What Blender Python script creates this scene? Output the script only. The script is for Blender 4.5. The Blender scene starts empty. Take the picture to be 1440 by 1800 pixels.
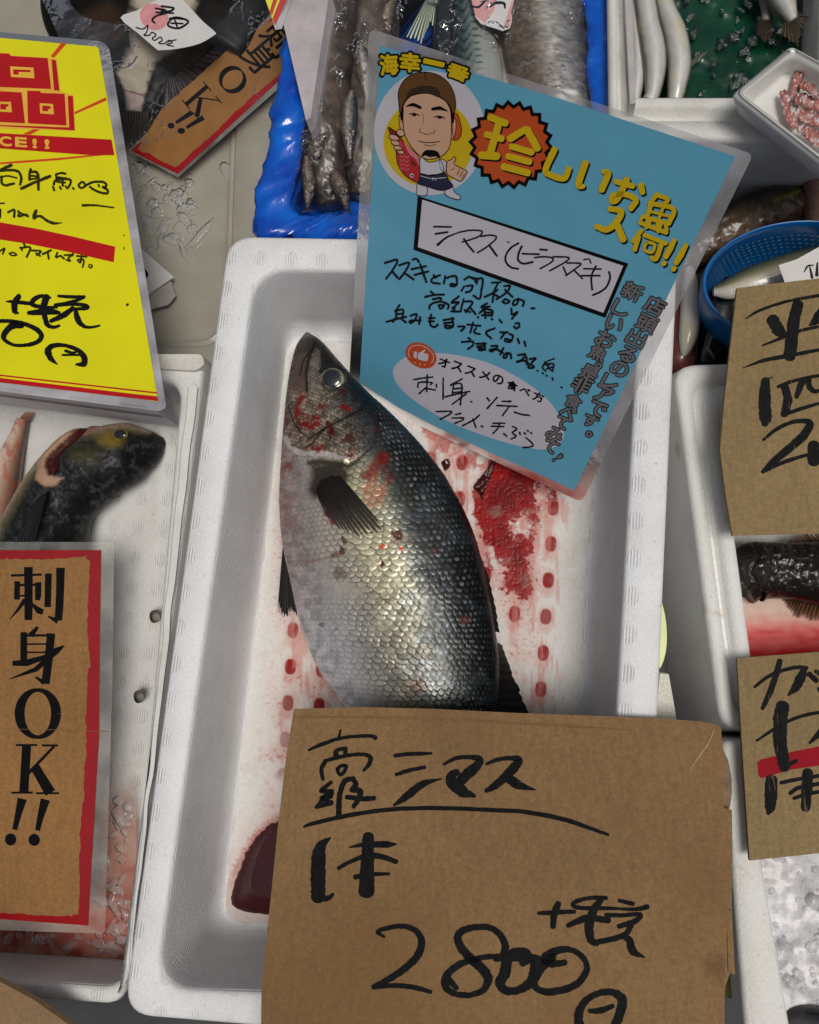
import bpy, math, random
import numpy as np
from mathutils import Vector
random.seed(7); rng = np.random.default_rng(11)
scene = bpy.context.scene
COL = scene.collection
PI = math.pi

# ------------------------------------------------------------------ camera, light, exposure
CAM_H = 0.68                      # metres above the stall table
FPX = 1440.0                      # focal length in pixels of the 1440 x 1800 photograph
_fw = np.array([-math.tan(math.radians(7)), math.tan(math.radians(9)), -1.0]); _fw /= np.linalg.norm(_fw)
_up = np.array([0, 1.0, 0]); _up -= (_up @ _fw) * _fw; _up /= np.linalg.norm(_up)
_rt = np.cross(_fw, _up)
CAM = np.array([0, 0, CAM_H])
cd = bpy.data.cameras.new('camera'); cam = bpy.data.objects.new('camera', cd); COL.objects.link(cam)
from mathutils import Matrix
cam.matrix_world = Matrix(((_rt[0], _up[0], -_fw[0], 0), (_rt[1], _up[1], -_fw[1], 0), (_rt[2], _up[2], -_fw[2], CAM_H), (0, 0, 0, 1)))
cd.sensor_fit = 'HORIZONTAL'; cd.sensor_width = 36; cd.lens = 36 * FPX / 1440
cd.clip_start = 0.01; cd.clip_end = 100
scene.camera = cam

SUN_EL, SUN_AZ = 76.0, -30.0       # azimuth measured from +x towards +y
world = bpy.data.worlds.new('World'); scene.world = world; world.use_nodes = True
wn = world.node_tree.nodes; wl = world.node_tree.links
sky = wn.new('ShaderNodeTexSky'); sky.sky_type = 'NISHITA'; sky.sun_disc = False
sky.sun_elevation = math.radians(SUN_EL); sky.sun_rotation = math.radians(90 - SUN_AZ)
sky.air_density = 1.0; sky.dust_density = 6.0; sky.ozone_density = 0.6
hs = wn.new('ShaderNodeHueSaturation'); hs.inputs['Saturation'].default_value = 0.45      # thin cloud: the blue is washed out
wl.new(sky.outputs[0], hs.inputs['Color']); wl.new(hs.outputs[0], wn['Background'].inputs[0]); wn['Background'].inputs[1].default_value = 0.060
sd = bpy.data.lights.new('sun', 'SUN'); sun = bpy.data.objects.new('sun', sd); COL.objects.link(sun)
sd.energy = 2.15; sd.angle = math.radians(22); sd.color = (1.0, 0.95, 0.88)
_sdir = Vector((math.cos(math.radians(SUN_EL)) * math.cos(math.radians(SUN_AZ)), math.cos(math.radians(SUN_EL)) * math.sin(math.radians(SUN_AZ)), math.sin(math.radians(SUN_EL))))
sun.rotation_euler = _sdir.to_track_quat('Z', 'Y').to_euler(); sun.location = (1, 1, 3)
scene.view_settings.view_transform = 'Standard'; scene.view_settings.look = 'None'
scene.view_settings.exposure = -0.35; scene.view_settings.gamma = 1; scene.view_settings.use_curve_mapping = False
scene.cycles.max_bounces = 8; scene.cycles.transparent_max_bounces = 12; scene.cycles.use_denoising = True

# ------------------------------------------------------------------ geometry helpers
def rays(pts):
    p = np.asarray(pts, float).reshape(-1, 2)
    return _fw[None] + _rt[None] * ((p[:, :1] - 720) / FPX) - _up[None] * ((p[:, 1:2] - 900) / FPX)
def at(pts, z):
    """points of the photograph placed on the level z (scalar or one per point)"""
    r = rays(pts); z = np.broadcast_to(np.asarray(z, float), (len(r),))
    return CAM[None] + r * ((z - CAM_H) / r[:, 2])[:, None]
def proj(v):
    d = np.asarray(v) - CAM[None]; k = d @ _fw
    return np.stack([720 + FPX * (d @ _rt) / k, 900 - FPX * (d @ _up) / k], 1)

def lin(r, g, b):
    def f(c):
        c = c / 255.0
        return c / 12.92 if c <= 0.04045 else ((c + 0.055) / 1.055) ** 2.4
    return (f(r), f(g), f(b))
def lin_arr(a):
    c = np.asarray(a, float) / 255.0
    return np.where(c <= 0.04045, c / 12.92, ((np.maximum(c, 0) + 0.055) / 1.055) ** 2.4)

def build(name, verts, faces, mat, parent=None, smooth=False, loc=None, attrs=None, floats=None):
    v = np.asarray(verts, float).reshape(-1, 3)
    if parent is not None: o0 = np.array(parent['_o'])
    elif loc is not None: o0 = np.asarray(loc, float)
    else: o0 = np.array([(v[:, 0].min() + v[:, 0].max()) / 2, (v[:, 1].min() + v[:, 1].max()) / 2, v[:, 2].min()])
    me = bpy.data.meshes.new(name)
    if isinstance(faces, np.ndarray):
        n, k = faces.shape
        me.vertices.add(len(v)); me.vertices.foreach_set('co', (v - o0).astype(np.float32).ravel())
        me.loops.add(n * k); me.loops.foreach_set('vertex_index', faces.astype(np.int32).ravel())
        me.polygons.add(n); me.polygons.foreach_set('loop_start', np.arange(0, n * k, k, dtype=np.int32))
        me.update(calc_edges=True)
    else:
        me.from_pydata([tuple(p) for p in (v - o0)], [], [list(f) for f in faces])
    if smooth: me.polygons.foreach_set('use_smooth', np.ones(len(me.polygons), bool))
    if attrs:
        for an, arr in attrs.items():
            a = me.color_attributes.new(an, 'FLOAT_COLOR', 'POINT')
            c = np.ones((len(v), 4), np.float32); c[:, :3] = arr; a.data.foreach_set('color', c.ravel())
    if floats:
        for an, arr in floats.items():
            a = me.attributes.new(an, 'FLOAT', 'POINT'); a.data.foreach_set('value', np.asarray(arr, np.float32))
    me.materials.append(mat)
    me.validate()
    o = bpy.data.objects.new(name, me); COL.objects.link(o); o['_o'] = [float(x) for x in o0]
    if parent is not None: o.parent = parent
    else: o.location = o0
    # children of a mesh part keep the same origin as their thing
    return o
def tag(o, label=None, cat=None, group=None, kind=None):
    if label: o['label'] = label
    if cat: o['category'] = cat
    if group: o['group'] = group
    if kind: o['kind'] = kind
    return o
def thing(name, loc, label, cat, group=None):
    o = bpy.data.objects.new(name, None); COL.objects.link(o); o.empty_display_size = 0.01
    o.location = loc; o['_o'] = [float(x) for x in loc]
    return tag(o, label, cat, group)

def grid_faces(n, m, wrap=False):
    i, j = np.meshgrid(np.arange(n - 1), np.arange(m if wrap else m - 1), indexing='ij')
    j2 = (j + 1) % m
    return np.stack([i * m + j, i * m + j2, (i + 1) * m + j2, (i + 1) * m + j], -1).reshape(-1, 4)

def vnoise(x, y, seed=0):
    """smooth value noise in 0..1"""
    r = np.random.default_rng(seed).random((64, 64))
    xi = np.floor(x).astype(int); yi = np.floor(y).astype(int)
    fx = x - xi; fy = y - yi; fx = fx * fx * (3 - 2 * fx); fy = fy * fy * (3 - 2 * fy)
    g = lambda a, b: r[a % 64, b % 64]
    return (g(xi, yi) * (1 - fx) + g(xi + 1, yi) * fx) * (1 - fy) + (g(xi, yi + 1) * (1 - fx) + g(xi + 1, yi + 1) * fx) * fy
def fbm(x, y, seed=0, oct=4):
    s = 0; a = 0.5; t = 0
    for k in range(oct):
        s = s + a * vnoise(x * 2 ** k + 7.3 * k, y * 2 ** k + 3.1 * k, seed + k); t += a; a *= 0.5
    return s / t
def sstep(a, b, x):
    t = np.clip((x - a) / (b - a), 0, 1); return t * t * (3 - 2 * t)
def dist_line(X, Y, pts):
    d = np.full(X.shape, 1e9)
    for (x0, y0), (x1, y1) in zip(pts[:-1], pts[1:]):
        dx, dy = x1 - x0, y1 - y0; L = dx * dx + dy * dy + 1e-9
        t = np.clip(((X - x0) * dx + (Y - y0) * dy) / L, 0, 1)
        d = np.minimum(d, np.hypot(X - x0 - t * dx, Y - y0 - t * dy))
    return d
def inside(X, Y, poly):
    r = np.zeros(X.shape, bool); n = len(poly)
    for i in range(n):
        x0, y0 = poly[i]; x1, y1 = poly[(i + 1) % n]
        if y0 == y1: continue
        c = ((y0 > Y) != (y1 > Y)) & (X < (x1 - x0) * (Y - y0) / (y1 - y0) + x0)
        r ^= c
    return r
def sdf(X, Y, poly):
    d = dist_line(X, Y, list(poly) + [poly[0]])
    return np.where(inside(X, Y, poly), -d, d)

# ------------------------------------------------------------------ materials
def new_mat(name):
    m = bpy.data.materials.new(name); m.use_nodes = True
    nt = m.node_tree; b = nt.nodes['Principled BSDF']
    return m, nt, b
def noise_node(nt, scale, detail=4, coord='Object', stretch=None):
    tc = nt.nodes.new('ShaderNodeTexCoord'); n = nt.nodes.new('ShaderNodeTexNoise')
    n.inputs['Scale'].default_value = scale; n.inputs['Detail'].default_value = detail
    if stretch:
        mp = nt.nodes.new('ShaderNodeMapping'); mp.inputs['Scale'].default_value = stretch
        if len(stretch) == 3: nt.links.new(tc.outputs[coord], mp.inputs[0])
        nt.links.new(mp.outputs[0], n.inputs[0])
    else: nt.links.new(tc.outputs[coord], n.inputs[0])
    return n
def ramp(nt, src, stops):
    r = nt.nodes.new('ShaderNodeValToRGB')
    while len(r.color_ramp.elements) < len(stops): r.color_ramp.elements.new(0.5)
    for e, (p, c) in zip(r.color_ramp.elements, stops):
        e.position = p; e.color = (*c, 1)
    nt.links.new(src, r.inputs[0]); return r
def mixc(nt, a, b, fac, blend='MIX'):
    m = nt.nodes.new('ShaderNodeMix'); m.data_type = 'RGBA'; m.blend_type = blend
    for s, v in ((m.inputs[0], fac), (m.inputs[6], a), (m.inputs[7], b)):
        if hasattr(v, 'is_output'): nt.links.new(v, s)
        elif isinstance(v, tuple): s.default_value = (*v, 1)
        else: s.default_value = v
    return m.outputs[2]
def math_node(nt, op, a, b=None, c=None):
    m = nt.nodes.new('ShaderNodeMath'); m.operation = op
    for s, v in zip(m.inputs, (a, b, c)):
        if v is None: continue
        if hasattr(v, 'is_output'): nt.links.new(v, s)
        else: s.default_value = v
    return m.outputs[0]
def add_bump(nt, b, h, strength, dist=0.001, prev=None):
    bp = nt.nodes.new('ShaderNodeBump'); bp.inputs['Strength'].default_value = strength; bp.inputs['Distance'].default_value = dist
    nt.links.new(h, bp.inputs['Height'])
    if prev is not None: nt.links.new(prev, bp.inputs['Normal'])
    nt.links.new(bp.outputs[0], b.inputs['Normal']); return bp.outputs[0]
def plain(name, c, rough=0.5, var=0.15, scale=60, bump=0.0, spec=0.5, metal=0.0, coat=0.0, detail=5):
    m, nt, b = new_mat(name)
    n = noise_node(nt, scale, detail)
    r = ramp(nt, n.outputs[0], [(0.3, tuple(x * (1 - var) for x in c)), (0.7, tuple(min(1, x * (1 + var)) for x in c))])
    nt.links.new(r.outputs[0], b.inputs['Base Color'])
    b.inputs['Roughness'].default_value = rough; b.inputs['Metallic'].default_value = metal
    b.inputs['Specular IOR Level'].default_value = spec; b.inputs['Coat Weight'].default_value = coat; b.inputs['Coat Roughness'].default_value = 0.12
    if bump: add_bump(nt, b, n.outputs[0], bump)
    return m
def foam_mat(name, c=(0.80, 0.81, 0.82), rot=0.0, dimple=True, dirt=0.25, pitch=(0.0235, 0.0255), off=(0, 0), stain=None):
    m, nt, b = new_mat(name); L = nt.links
    tc = nt.nodes.new('ShaderNodeTexCoord')
    vo = nt.nodes.new('ShaderNodeTexVoronoi'); vo.feature = 'DISTANCE_TO_EDGE'; vo.inputs['Scale'].default_value = 330
    L.new(tc.outputs['Object'], vo.inputs['Vector'])
    vc = nt.nodes.new('ShaderNodeTexVoronoi'); vc.inputs['Scale'].default_value = 330; L.new(tc.outputs['Object'], vc.inputs['Vector'])
    seam = ramp(nt, vo.outputs['Distance'], [(0.0, (0, 0, 0)), (0.10, (1, 1, 1))]).outputs[0]
    n = noise_node(nt, 26, 6); n2 = noise_node(nt, 260, 5)
    big = ramp(nt, n.outputs[0], [(0.40, c), (0.75, (c[0] * (1 - dirt), c[1] * (1 - dirt * 1.08), c[2] * (1 - dirt * 1.2)))]).outputs[0]
    seamc = mixc(nt, (0.90, 0.90, 0.895), (1, 1, 1), seam)
    col = mixc(nt, big, seamc, 1.0, 'MULTIPLY')
    cell = ramp(nt, vc.outputs['Color'], [(0.0, (0.97, 0.97, 0.97)), (1.0, (1, 1, 1))]).outputs[0]
    col = mixc(nt, col, cell, 1.0, 'MULTIPLY')
    spk = ramp(nt, n2.outputs[0], [(0.25, (0.45, 0.42, 0.38)), (0.31, (1, 1, 1))]).outputs[0]
    col = mixc(nt, col, spk, 0.7, 'MULTIPLY')
    if stain:
        ns = noise_node(nt, 45, 3); f = ramp(nt, ns.outputs[0], [(0.66, (0, 0, 0)), (0.76, (1, 1, 1))]).outputs[0]
        col = mixc(nt, col, stain, math_node(nt, 'MULTIPLY', f, 0.5))
    colsock = b.inputs['Base Color']; L.new(col, colsock)
    b.inputs['Roughness'].default_value = 0.55; b.inputs['Specular IOR Level'].default_value = 0.35
    nb = add_bump(nt, b, vo.outputs['Distance'], 0.30, 0.0011); nb = add_bump(nt, b, n.outputs[0], 0.14, 0.003, nb)
    if dimple:
        mp = nt.nodes.new('ShaderNodeMapping'); mp.inputs['Rotation'].default_value = (0, 0, rot); mp.inputs['Location'].default_value = (off[0], off[1], 0)
        L.new(tc.outputs['Object'], mp.inputs[0])
        sx = nt.nodes.new('ShaderNodeSeparateXYZ'); L.new(mp.outputs[0], sx.inputs[0])
        def local(o, p):
            f = math_node(nt, 'FRACT', math_node(nt, 'DIVIDE', o, p)); return math_node(nt, 'MULTIPLY', math_node(nt, 'SUBTRACT', f, 0.5), p)
        lx, ly = local(sx.outputs[0], pitch[0]), local(sx.outputs[1], pitch[1])
        d = math_node(nt, 'SQRT', math_node(nt, 'ADD', math_node(nt, 'POWER', math_node(nt, 'DIVIDE', lx, 0.0052), 2.0), math_node(nt, 'POWER', math_node(nt, 'DIVIDE', ly, 0.0066), 2.0)))
        msk = math_node(nt, 'SUBTRACT', 1.0, math_node(nt, 'MAXIMUM', 0.0, math_node(nt, 'MINIMUM', 1.0, math_node(nt, 'MULTIPLY', math_node(nt, 'SUBTRACT', d, 0.85), 6.0))))
        st = math_node(nt, 'SINE', math_node(nt, 'MULTIPLY', lx, 2 * PI / 0.0021))
        geo = nt.nodes.new('ShaderNodeNewGeometry'); sg = nt.nodes.new('ShaderNodeSeparateXYZ'); L.new(geo.outputs['Normal'], sg.inputs[0])
        up = math_node(nt, 'GREATER_THAN', sg.outputs[2], 0.8)
        h = math_node(nt, 'MULTIPLY', math_node(nt, 'MULTIPLY', st, msk), up)
        ng = noise_node(nt, 38, 3); gr = ramp(nt, ng.outputs[0], [(.54, (0, 0, 0)), (.74, (1, 1, 1))]).outputs[0]      # brown grime caught in some of the pressed marks
        L.new(mixc(nt, col, lin(176, 132, 108), math_node(nt, 'MULTIPLY', math_node(nt, 'MULTIPLY', math_node(nt, 'MULTIPLY', gr, msk), up), math_node(nt, 'MULTIPLY_ADD', st, .22, .24))), colsock)
        nb = add_bump(nt, b, h, 0.5, 0.0006, nb)
        # fainter pressed marks on the side walls
        lz = local(sx.outputs[2], 0.021); sh = math_node(nt, 'SQRT', math_node(nt, 'ADD', math_node(nt, 'POWER', math_node(nt, 'DIVIDE', ly, 0.0062), 2.0), math_node(nt, 'POWER', math_node(nt, 'DIVIDE', lz, 0.005), 2.0)))
        m2 = math_node(nt, 'LESS_THAN', sh, 1.0); side = math_node(nt, 'LESS_THAN', sg.outputs[2], 0.55)
        add_bump(nt, b, math_node(nt, 'MULTIPLY', math_node(nt, 'MULTIPLY', math_node(nt, 'SINE', math_node(nt, 'MULTIPLY', lz, 2 * PI / 0.0026)), m2), side), 0.35, 0.0005, nb)
    return m
def worley(x, y, s, seed=0):
    """distance to the border between cells (0 on it), and a random value per cell"""
    r = np.random.default_rng(seed).random((64, 64, 3)); gx = x / s; gy = y / s; xi = np.floor(gx).astype(int); yi = np.floor(gy).astype(int)
    f1 = np.full(x.shape, 9.); f2 = f1.copy(); cv = np.zeros(x.shape)
    for a in (-1, 0, 1):
        for c in (-1, 0, 1):
            q = r[(xi + a) % 64, (yi + c) % 64]; d = np.hypot(xi + a + q[..., 0] - gx, yi + c + q[..., 1] - gy)
            nw = d < f1; f2 = np.where(nw, f1, np.minimum(f2, d)); cv = np.where(nw, q[..., 2], cv); f1 = np.where(nw, d, f1)
    return f2 - f1, cv
def surf_z(o, x, y, r=5):
    v = np.array([p.co for p in o.data.vertices]) + np.array(o['_o']); q = proj(v); k = np.hypot(q[:, 0] - x, q[:, 1] - y) < r
    return float(v[k, 2].max()) if k.any() else float(v[:, 2].max())
def attr_mat(name, rough=0.5, wet=False, metal_attr=False, coat=0.0, spec=0.5, bump=None, grain=None):
    m, nt, b = new_mat(name)
    a = nt.nodes.new('ShaderNodeAttribute'); a.attribute_name = 'Col'
    col = a.outputs['Color']
    if grain:
        n = noise_node(nt, grain[0], 4); g = ramp(nt, n.outputs[0], [(0.3, (1 - grain[1],) * 3), (0.7, (1, 1, 1))]).outputs[0]
        col = mixc(nt, col, g, 1.0, 'MULTIPLY')
    nt.links.new(col, b.inputs['Base Color'])
    b.inputs['Roughness'].default_value = rough; b.inputs['Coat Weight'].default_value = coat; b.inputs['Coat Roughness'].default_value = 0.08
    b.inputs['Specular IOR Level'].default_value = spec
    if wet:
        w = nt.nodes.new('ShaderNodeAttribute'); w.attribute_name = 'wet'
        nt.links.new(math_node(nt, 'SUBTRACT', rough, math_node(nt, 'MULTIPLY', w.outputs['Fac'], rough - 0.08)), b.inputs['Roughness'])
    if metal_attr:
        w = nt.nodes.new('ShaderNodeAttribute'); w.attribute_name = 'met'
        nt.links.new(w.outputs['Fac'], b.inputs['Metallic'])
    if bump:
        n = noise_node(nt, bump[0], 5); add_bump(nt, b, n.outputs[0], bump[1])
    return m
def film_mat(name, tint=(0.8, 0.8, 0.82), alpha=0.35, rough=0.12, smudge=0.25, scale=40, bump=0.0, bscale=90, thin=False):
    """clear plastic film: part see-through, part milky, glossy"""
    m, nt, b = new_mat(name)
    b.inputs['Base Color'].default_value = (*tint, 1); b.inputs['Roughness'].default_value = rough
    n = noise_node(nt, scale, 5)
    al = ramp(nt, n.outputs[0], [(0.35, (max(0, alpha - smudge),) * 3), (0.7, (min(1, alpha + smudge),) * 3)]).outputs[0]
    nt.links.new(al, b.inputs['Alpha'])
    b.inputs['Coat Weight'].default_value = 0.0
    if bump:
        n2 = noise_node(nt, bscale, 3); add_bump(nt, b, n2.outputs[0], bump, 0.003)
    out = nt.nodes['Material Output']
    gl = nt.nodes.new('ShaderNodeBsdfGlossy'); gl.inputs['Roughness'].default_value = max(.25, rough)
    gl.inputs['Color'].default_value = (1, 1, 1, 1)
    if bump: nt.links.new(b.inputs['Normal'].links[0].from_socket, gl.inputs['Normal'])
    fr = nt.nodes.new('ShaderNodeFresnel'); fr.inputs['IOR'].default_value = 1.28
    if bump: nt.links.new(b.inputs['Normal'].links[0].from_socket, fr.inputs['Normal'])
    mx = nt.nodes.new('ShaderNodeMixShader')
    nt.links.new(fr.outputs[0], mx.inputs[0]); nt.links.new(b.outputs[0], mx.inputs[1]); nt.links.new(gl.outputs[0], mx.inputs[2])
    nt.links.new(mx.outputs[0], out.inputs['Surface'])
    return m
def kraft_mat(name, c, spots=()):
    m, nt, b = new_mat(name)
    n = noise_node(nt, 9, 5); f = noise_node(nt, 900, 3); s = noise_node(nt, 300, 4, stretch=(1, 0.12, 1)); blot = noise_node(nt, 330, 2)
    col = ramp(nt, n.outputs[0], [(0.3, tuple(x * 0.86 for x in c)), (0.7, tuple(x * 1.08 for x in c))]).outputs[0]
    for nn, lo in ((f, 0.80), (s, 0.92), (blot, 0.88)):
        col = mixc(nt, col, ramp(nt, nn.outputs[0], [(0.32, (lo,) * 3), (0.68, (1.06, 1.06, 1.06))]).outputs[0], 1.0, 'MULTIPLY')
    for (p, r, k, sc) in spots:      # smudges and painted-in shade at fixed places on the card
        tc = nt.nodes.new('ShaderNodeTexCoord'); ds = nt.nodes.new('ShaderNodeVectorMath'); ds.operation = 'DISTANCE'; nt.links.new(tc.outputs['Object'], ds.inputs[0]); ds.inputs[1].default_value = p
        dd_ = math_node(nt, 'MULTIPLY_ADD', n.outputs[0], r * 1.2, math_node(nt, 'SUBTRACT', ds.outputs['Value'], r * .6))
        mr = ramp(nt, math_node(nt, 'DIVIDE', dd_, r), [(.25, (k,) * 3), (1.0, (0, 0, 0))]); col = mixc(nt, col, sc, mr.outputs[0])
    nt.links.new(col, b.inputs['Base Color']); b.inputs['Roughness'].default_value = 0.82; b.inputs['Specular IOR Level'].default_value = 0.25
    p = add_bump(nt, b, f.outputs[0], 0.15, 0.0004); add_bump(nt, b, s.outputs[0], 0.12, 0.0006, p)
    return m
def ink_mat(name, c=(0.006, 0.006, 0.007), rough=0.6, dry=False):
    m, nt, b = new_mat(name); n = noise_node(nt, 400, 4, stretch=(1, 0.3, 1))
    r = ramp(nt, n.outputs[0], [(0.35, c), (0.75, tuple(x * 1.8 + 0.002 for x in c))])
    nt.links.new(r.outputs[0], b.inputs['Base Color']); b.inputs['Roughness'].default_value = rough; b.inputs['Specular IOR Level'].default_value = 0.05
    if dry:      # dry brush: thin streaks where the card shows through
        d = noise_node(nt, 620, 3, stretch=(1, .07, 1)); n3 = noise_node(nt, 45, 2)
        nt.links.new(ramp(nt, math_node(nt, 'MULTIPLY_ADD', n3.outputs[0], .35, d.outputs[0]), [(.47, (.35,) * 3), (.53, (1,) * 3)]).outputs[0], b.inputs['Alpha'])
    return m

# ------------------------------------------------------------------ signs: a plane in space, marks are laid on it
class Plane:
    def __init__(s, p0, p1, p2):
        s.o = np.asarray(p0); n = np.cross(np.asarray(p1) - s.o, np.asarray(p2) - s.o); n /= np.linalg.norm(n)
        if n @ (CAM - s.o) < 0: n = -n
        s.n = n
    def on(s, pts, off=0.0):
        r = rays(pts); o = s.o + s.n * off
        return CAM[None] + r * (((o - CAM) @ s.n) / (r @ s.n))[:, None]
    def add(s, pts, off): return s.on(pts) + s.n[None] * (off * .35 if off > 0 else off)
def plane_z(a, za, b, zb, c, zc):
    return Plane(at([a], za)[0], at([b], zb)[0], at([c], zc)[0])
def sheet(name, pl, poly, mat, parent=None, off=0.0, thick=0.0):
    top = pl.add(poly, off); n = len(poly)
    if thick <= 0: return build(name, top, [range(n)], mat, parent)
    bot = top - pl.n[None] * thick
    f = [list(range(n)), list(range(2 * n - 1, n - 1, -1))] + [[i, i + n, (i + 1) % n + n, (i + 1) % n] for i in range(n)]
    return build(name, np.vstack([top, bot]), f, mat, parent)
def multi_sheet(name, pl, polys, mat, parent, off):
    for i, p in enumerate(polys): sheet(name, pl, p, mat, parent, off + i * 4e-6)
def smooth_closed(pts, n=8):
    p = np.asarray(pts, float); m = len(p); out = []
    for i in range(m):
        a, b, c, d = p[i - 1], p[i], p[(i + 1) % m], p[(i + 2) % m]
        for t in np.linspace(0, 1, n, endpoint=False):
            out.append(0.5 * (2 * b + (c - a) * t + (2 * a - 5 * b + 4 * c - d) * t * t + (3 * b - a - 3 * c + d) * t ** 3))
    return np.array(out)
def catmull(pts, w, n=7):
    p = np.asarray(pts, float); w = np.asarray(w, float)
    if len(p) == 1: p = np.vstack([p, p + 0.01]); w = np.array([w[0], w[0]])
    q = np.vstack([2 * p[0] - p[1], p, 2 * p[-1] - p[-2]]); ww = np.concatenate([[w[0]], w, [w[-1]]])
    o = []; ow = []
    for i in range(1, len(q) - 2):
        a, b, c, d = q[i - 1:i + 3]
        for t in np.linspace(0, 1, n, endpoint=False):
            o.append(0.5 * (2 * b + (c - a) * t + (2 * a - 5 * b + 4 * c - d) * t * t + (3 * b - a - 3 * c + d) * t ** 3)); ow.append(ww[i] + (ww[i + 1] - ww[i]) * t)
    o.append(q[-2]); ow.append(ww[-2])
    return np.array(o), np.array(ow)
def crop(ox, oy, s):
    return lambda pts: [(ox + x / s, oy + y / s) for x, y in pts]
_inkn = [0]
def ink(name, pl, strokes, mat, parent, cr=None, s=1.0, off=0.0006, rough_edge=0.06, sharp=False):
    """pen strokes as flat ribbons: each stroke is (width or widths, points), in crop pixels"""
    V = []; Fc = []; k = 0
    for si, (w, pts) in enumerate(strokes):
        if cr: pts = cr(pts)
        w = [w] * len(pts) if np.isscalar(w) else list(w)
        if len(w) != len(pts): w = list(np.interp(np.linspace(0, 1, len(pts)), np.linspace(0, 1, len(w)), w))
        w = np.array(w) / s
        if sharp:
            p = np.asarray(pts, float); ww = w
            if len(p) == 1: p = np.vstack([p, p + 0.01]); ww = np.array([w[0], w[0]])
        else: p, ww = catmull(pts, w)
        t = np.gradient(p, axis=0); t /= (np.linalg.norm(t, axis=1)[:, None] + 1e-9); nn = np.stack([-t[:, 1], t[:, 0]], 1)
        jl = 1 + rough_edge * rng.standard_normal(len(p)); jr = 1 + rough_edge * rng.standard_normal(len(p))
        Lp = p + nn * (ww / 2 * jl)[:, None]; Rp = p - nn * (ww / 2 * jr)[:, None]
        def cap(c, w_, tt, n_):
            if sharp: return np.zeros((0, 2))
            a = np.linspace(PI / 2, -PI / 2, 7)[1:-1]
            return np.array([c + (n_ * math.sin(x) + tt * math.cos(x) * 0.8) * w_ / 2 for x in a])
        ring = np.vstack([Lp, cap(p[-1], ww[-1], t[-1], nn[-1]), Rp[::-1], cap(p[0], ww[0], -t[0], -nn[0])])
        n = len(p); e = len(ring)
        o3 = pl.add(ring, off + (si % 60) * 3e-6)
        c0 = n; ce = c0 + (e - 2 * n) // 2
        for i in range(n - 1): Fc.append([k + i, k + i + 1, k + ce + n - 2 - i, k + ce + n - 1 - i])
        if not sharp:
            Fc.append([k + n - 1] + [k + j for j in range(n, ce)] + [k + ce])
            Fc.append([k + ce + n - 1] + [k + j for j in range(ce + n, e)] + [k])
        V.append(o3); k += e
    return build(name, np.vstack(V), Fc, mat, parent)
_gc = {}
def glyph_mesh(ch, bold):
    key = (ch, bold)
    if key not in _gc:
        cu = bpy.data.curves.new('glyph', 'FONT'); cu.body = ch; cu.offset = bold; cu.resolution_u = 4
        o = bpy.data.objects.new('glyph', cu); me = o.to_mesh()
        v = np.array([x.co[:2] for x in me.vertices]); f = [list(p.vertices) for p in me.polygons]
        o.to_mesh_clear(); bpy.data.objects.remove(o); bpy.data.curves.remove(cu)
        b0 = key and (v.min(0), v.max(0)); _gc[key] = (v, f, b0)
    return _gc[key]
def glyphs(name, pl, items, mat, parent, cr, off=0.0006, spread=0.0, shift=(0, 0), nd=8, grow=False):
    """items: (character, centre, right vector, down vector) of the glyph's box, in crop pixels"""
    V = []; Fc = []; k = 0
    for ch, c, r, d in items:
        v, f, (lo, hi) = glyph_mesh(ch, 0.0)
        u = (v - (lo + hi) / 2) / (hi - lo)
        k_ = 1.0 if grow else 1 - 2 * spread / max(np.linalg.norm(r), np.linalg.norm(d))
        dirs = [(0, 0)] + ([(spread * math.cos(2 * PI * j / nd), spread * math.sin(2 * PI * j / nd)) for j in range(nd)] if spread else [])
        for j, dd_ in enumerate(dirs):      # a heavier weight: the same outline laid down again a little to each side
            p = np.array(c)[None] + np.array(shift)[None] + np.array(dd_)[None] + u[:, :1] * np.array(r)[None] * k_ - u[:, 1:] * np.array(d)[None] * k_
            V.append(pl.add(cr([tuple(x) for x in p]), off + j * 3e-6)); Fc += [[i + k for i in q] for q in f]; k += len(v)
    return build(name, np.vstack(V), Fc, mat, parent)
def rquad(q, r, n=6):
    """rounded polygon in pixels"""
    q = np.asarray(q, float); out = []; m = len(q); r = [r] * m if np.isscalar(r) else r
    for i in range(m):
        a, b, c = q[i - 1], q[i], q[(i + 1) % m]
        if r[i] <= 0: out.append(b); continue
        u = (a - b) / np.linalg.norm(a - b) * r[i]; w = (c - b) / np.linalg.norm(c - b) * r[i]
        for t in np.linspace(0, 1, n): out.append((b + u) * (1 - t) ** 2 + 2 * t * (1 - t) * b + (b + w) * t * t)
    return np.array(out)

# ------------------------------------------------------------------ the setting: stall table
M_table = plain('table_metal', lin(62, 62, 64), 0.45, 0.25, 12, 0.1)
tag(build('stall_table', [(-1.6, -1.2, 0), (1.6, -1.2, 0), (1.6, 1.6, 0), (-1.6, 1.6, 0)], [[0, 1, 2, 3]], M_table, loc=(0, 0, 0)), kind='structure')

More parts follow.
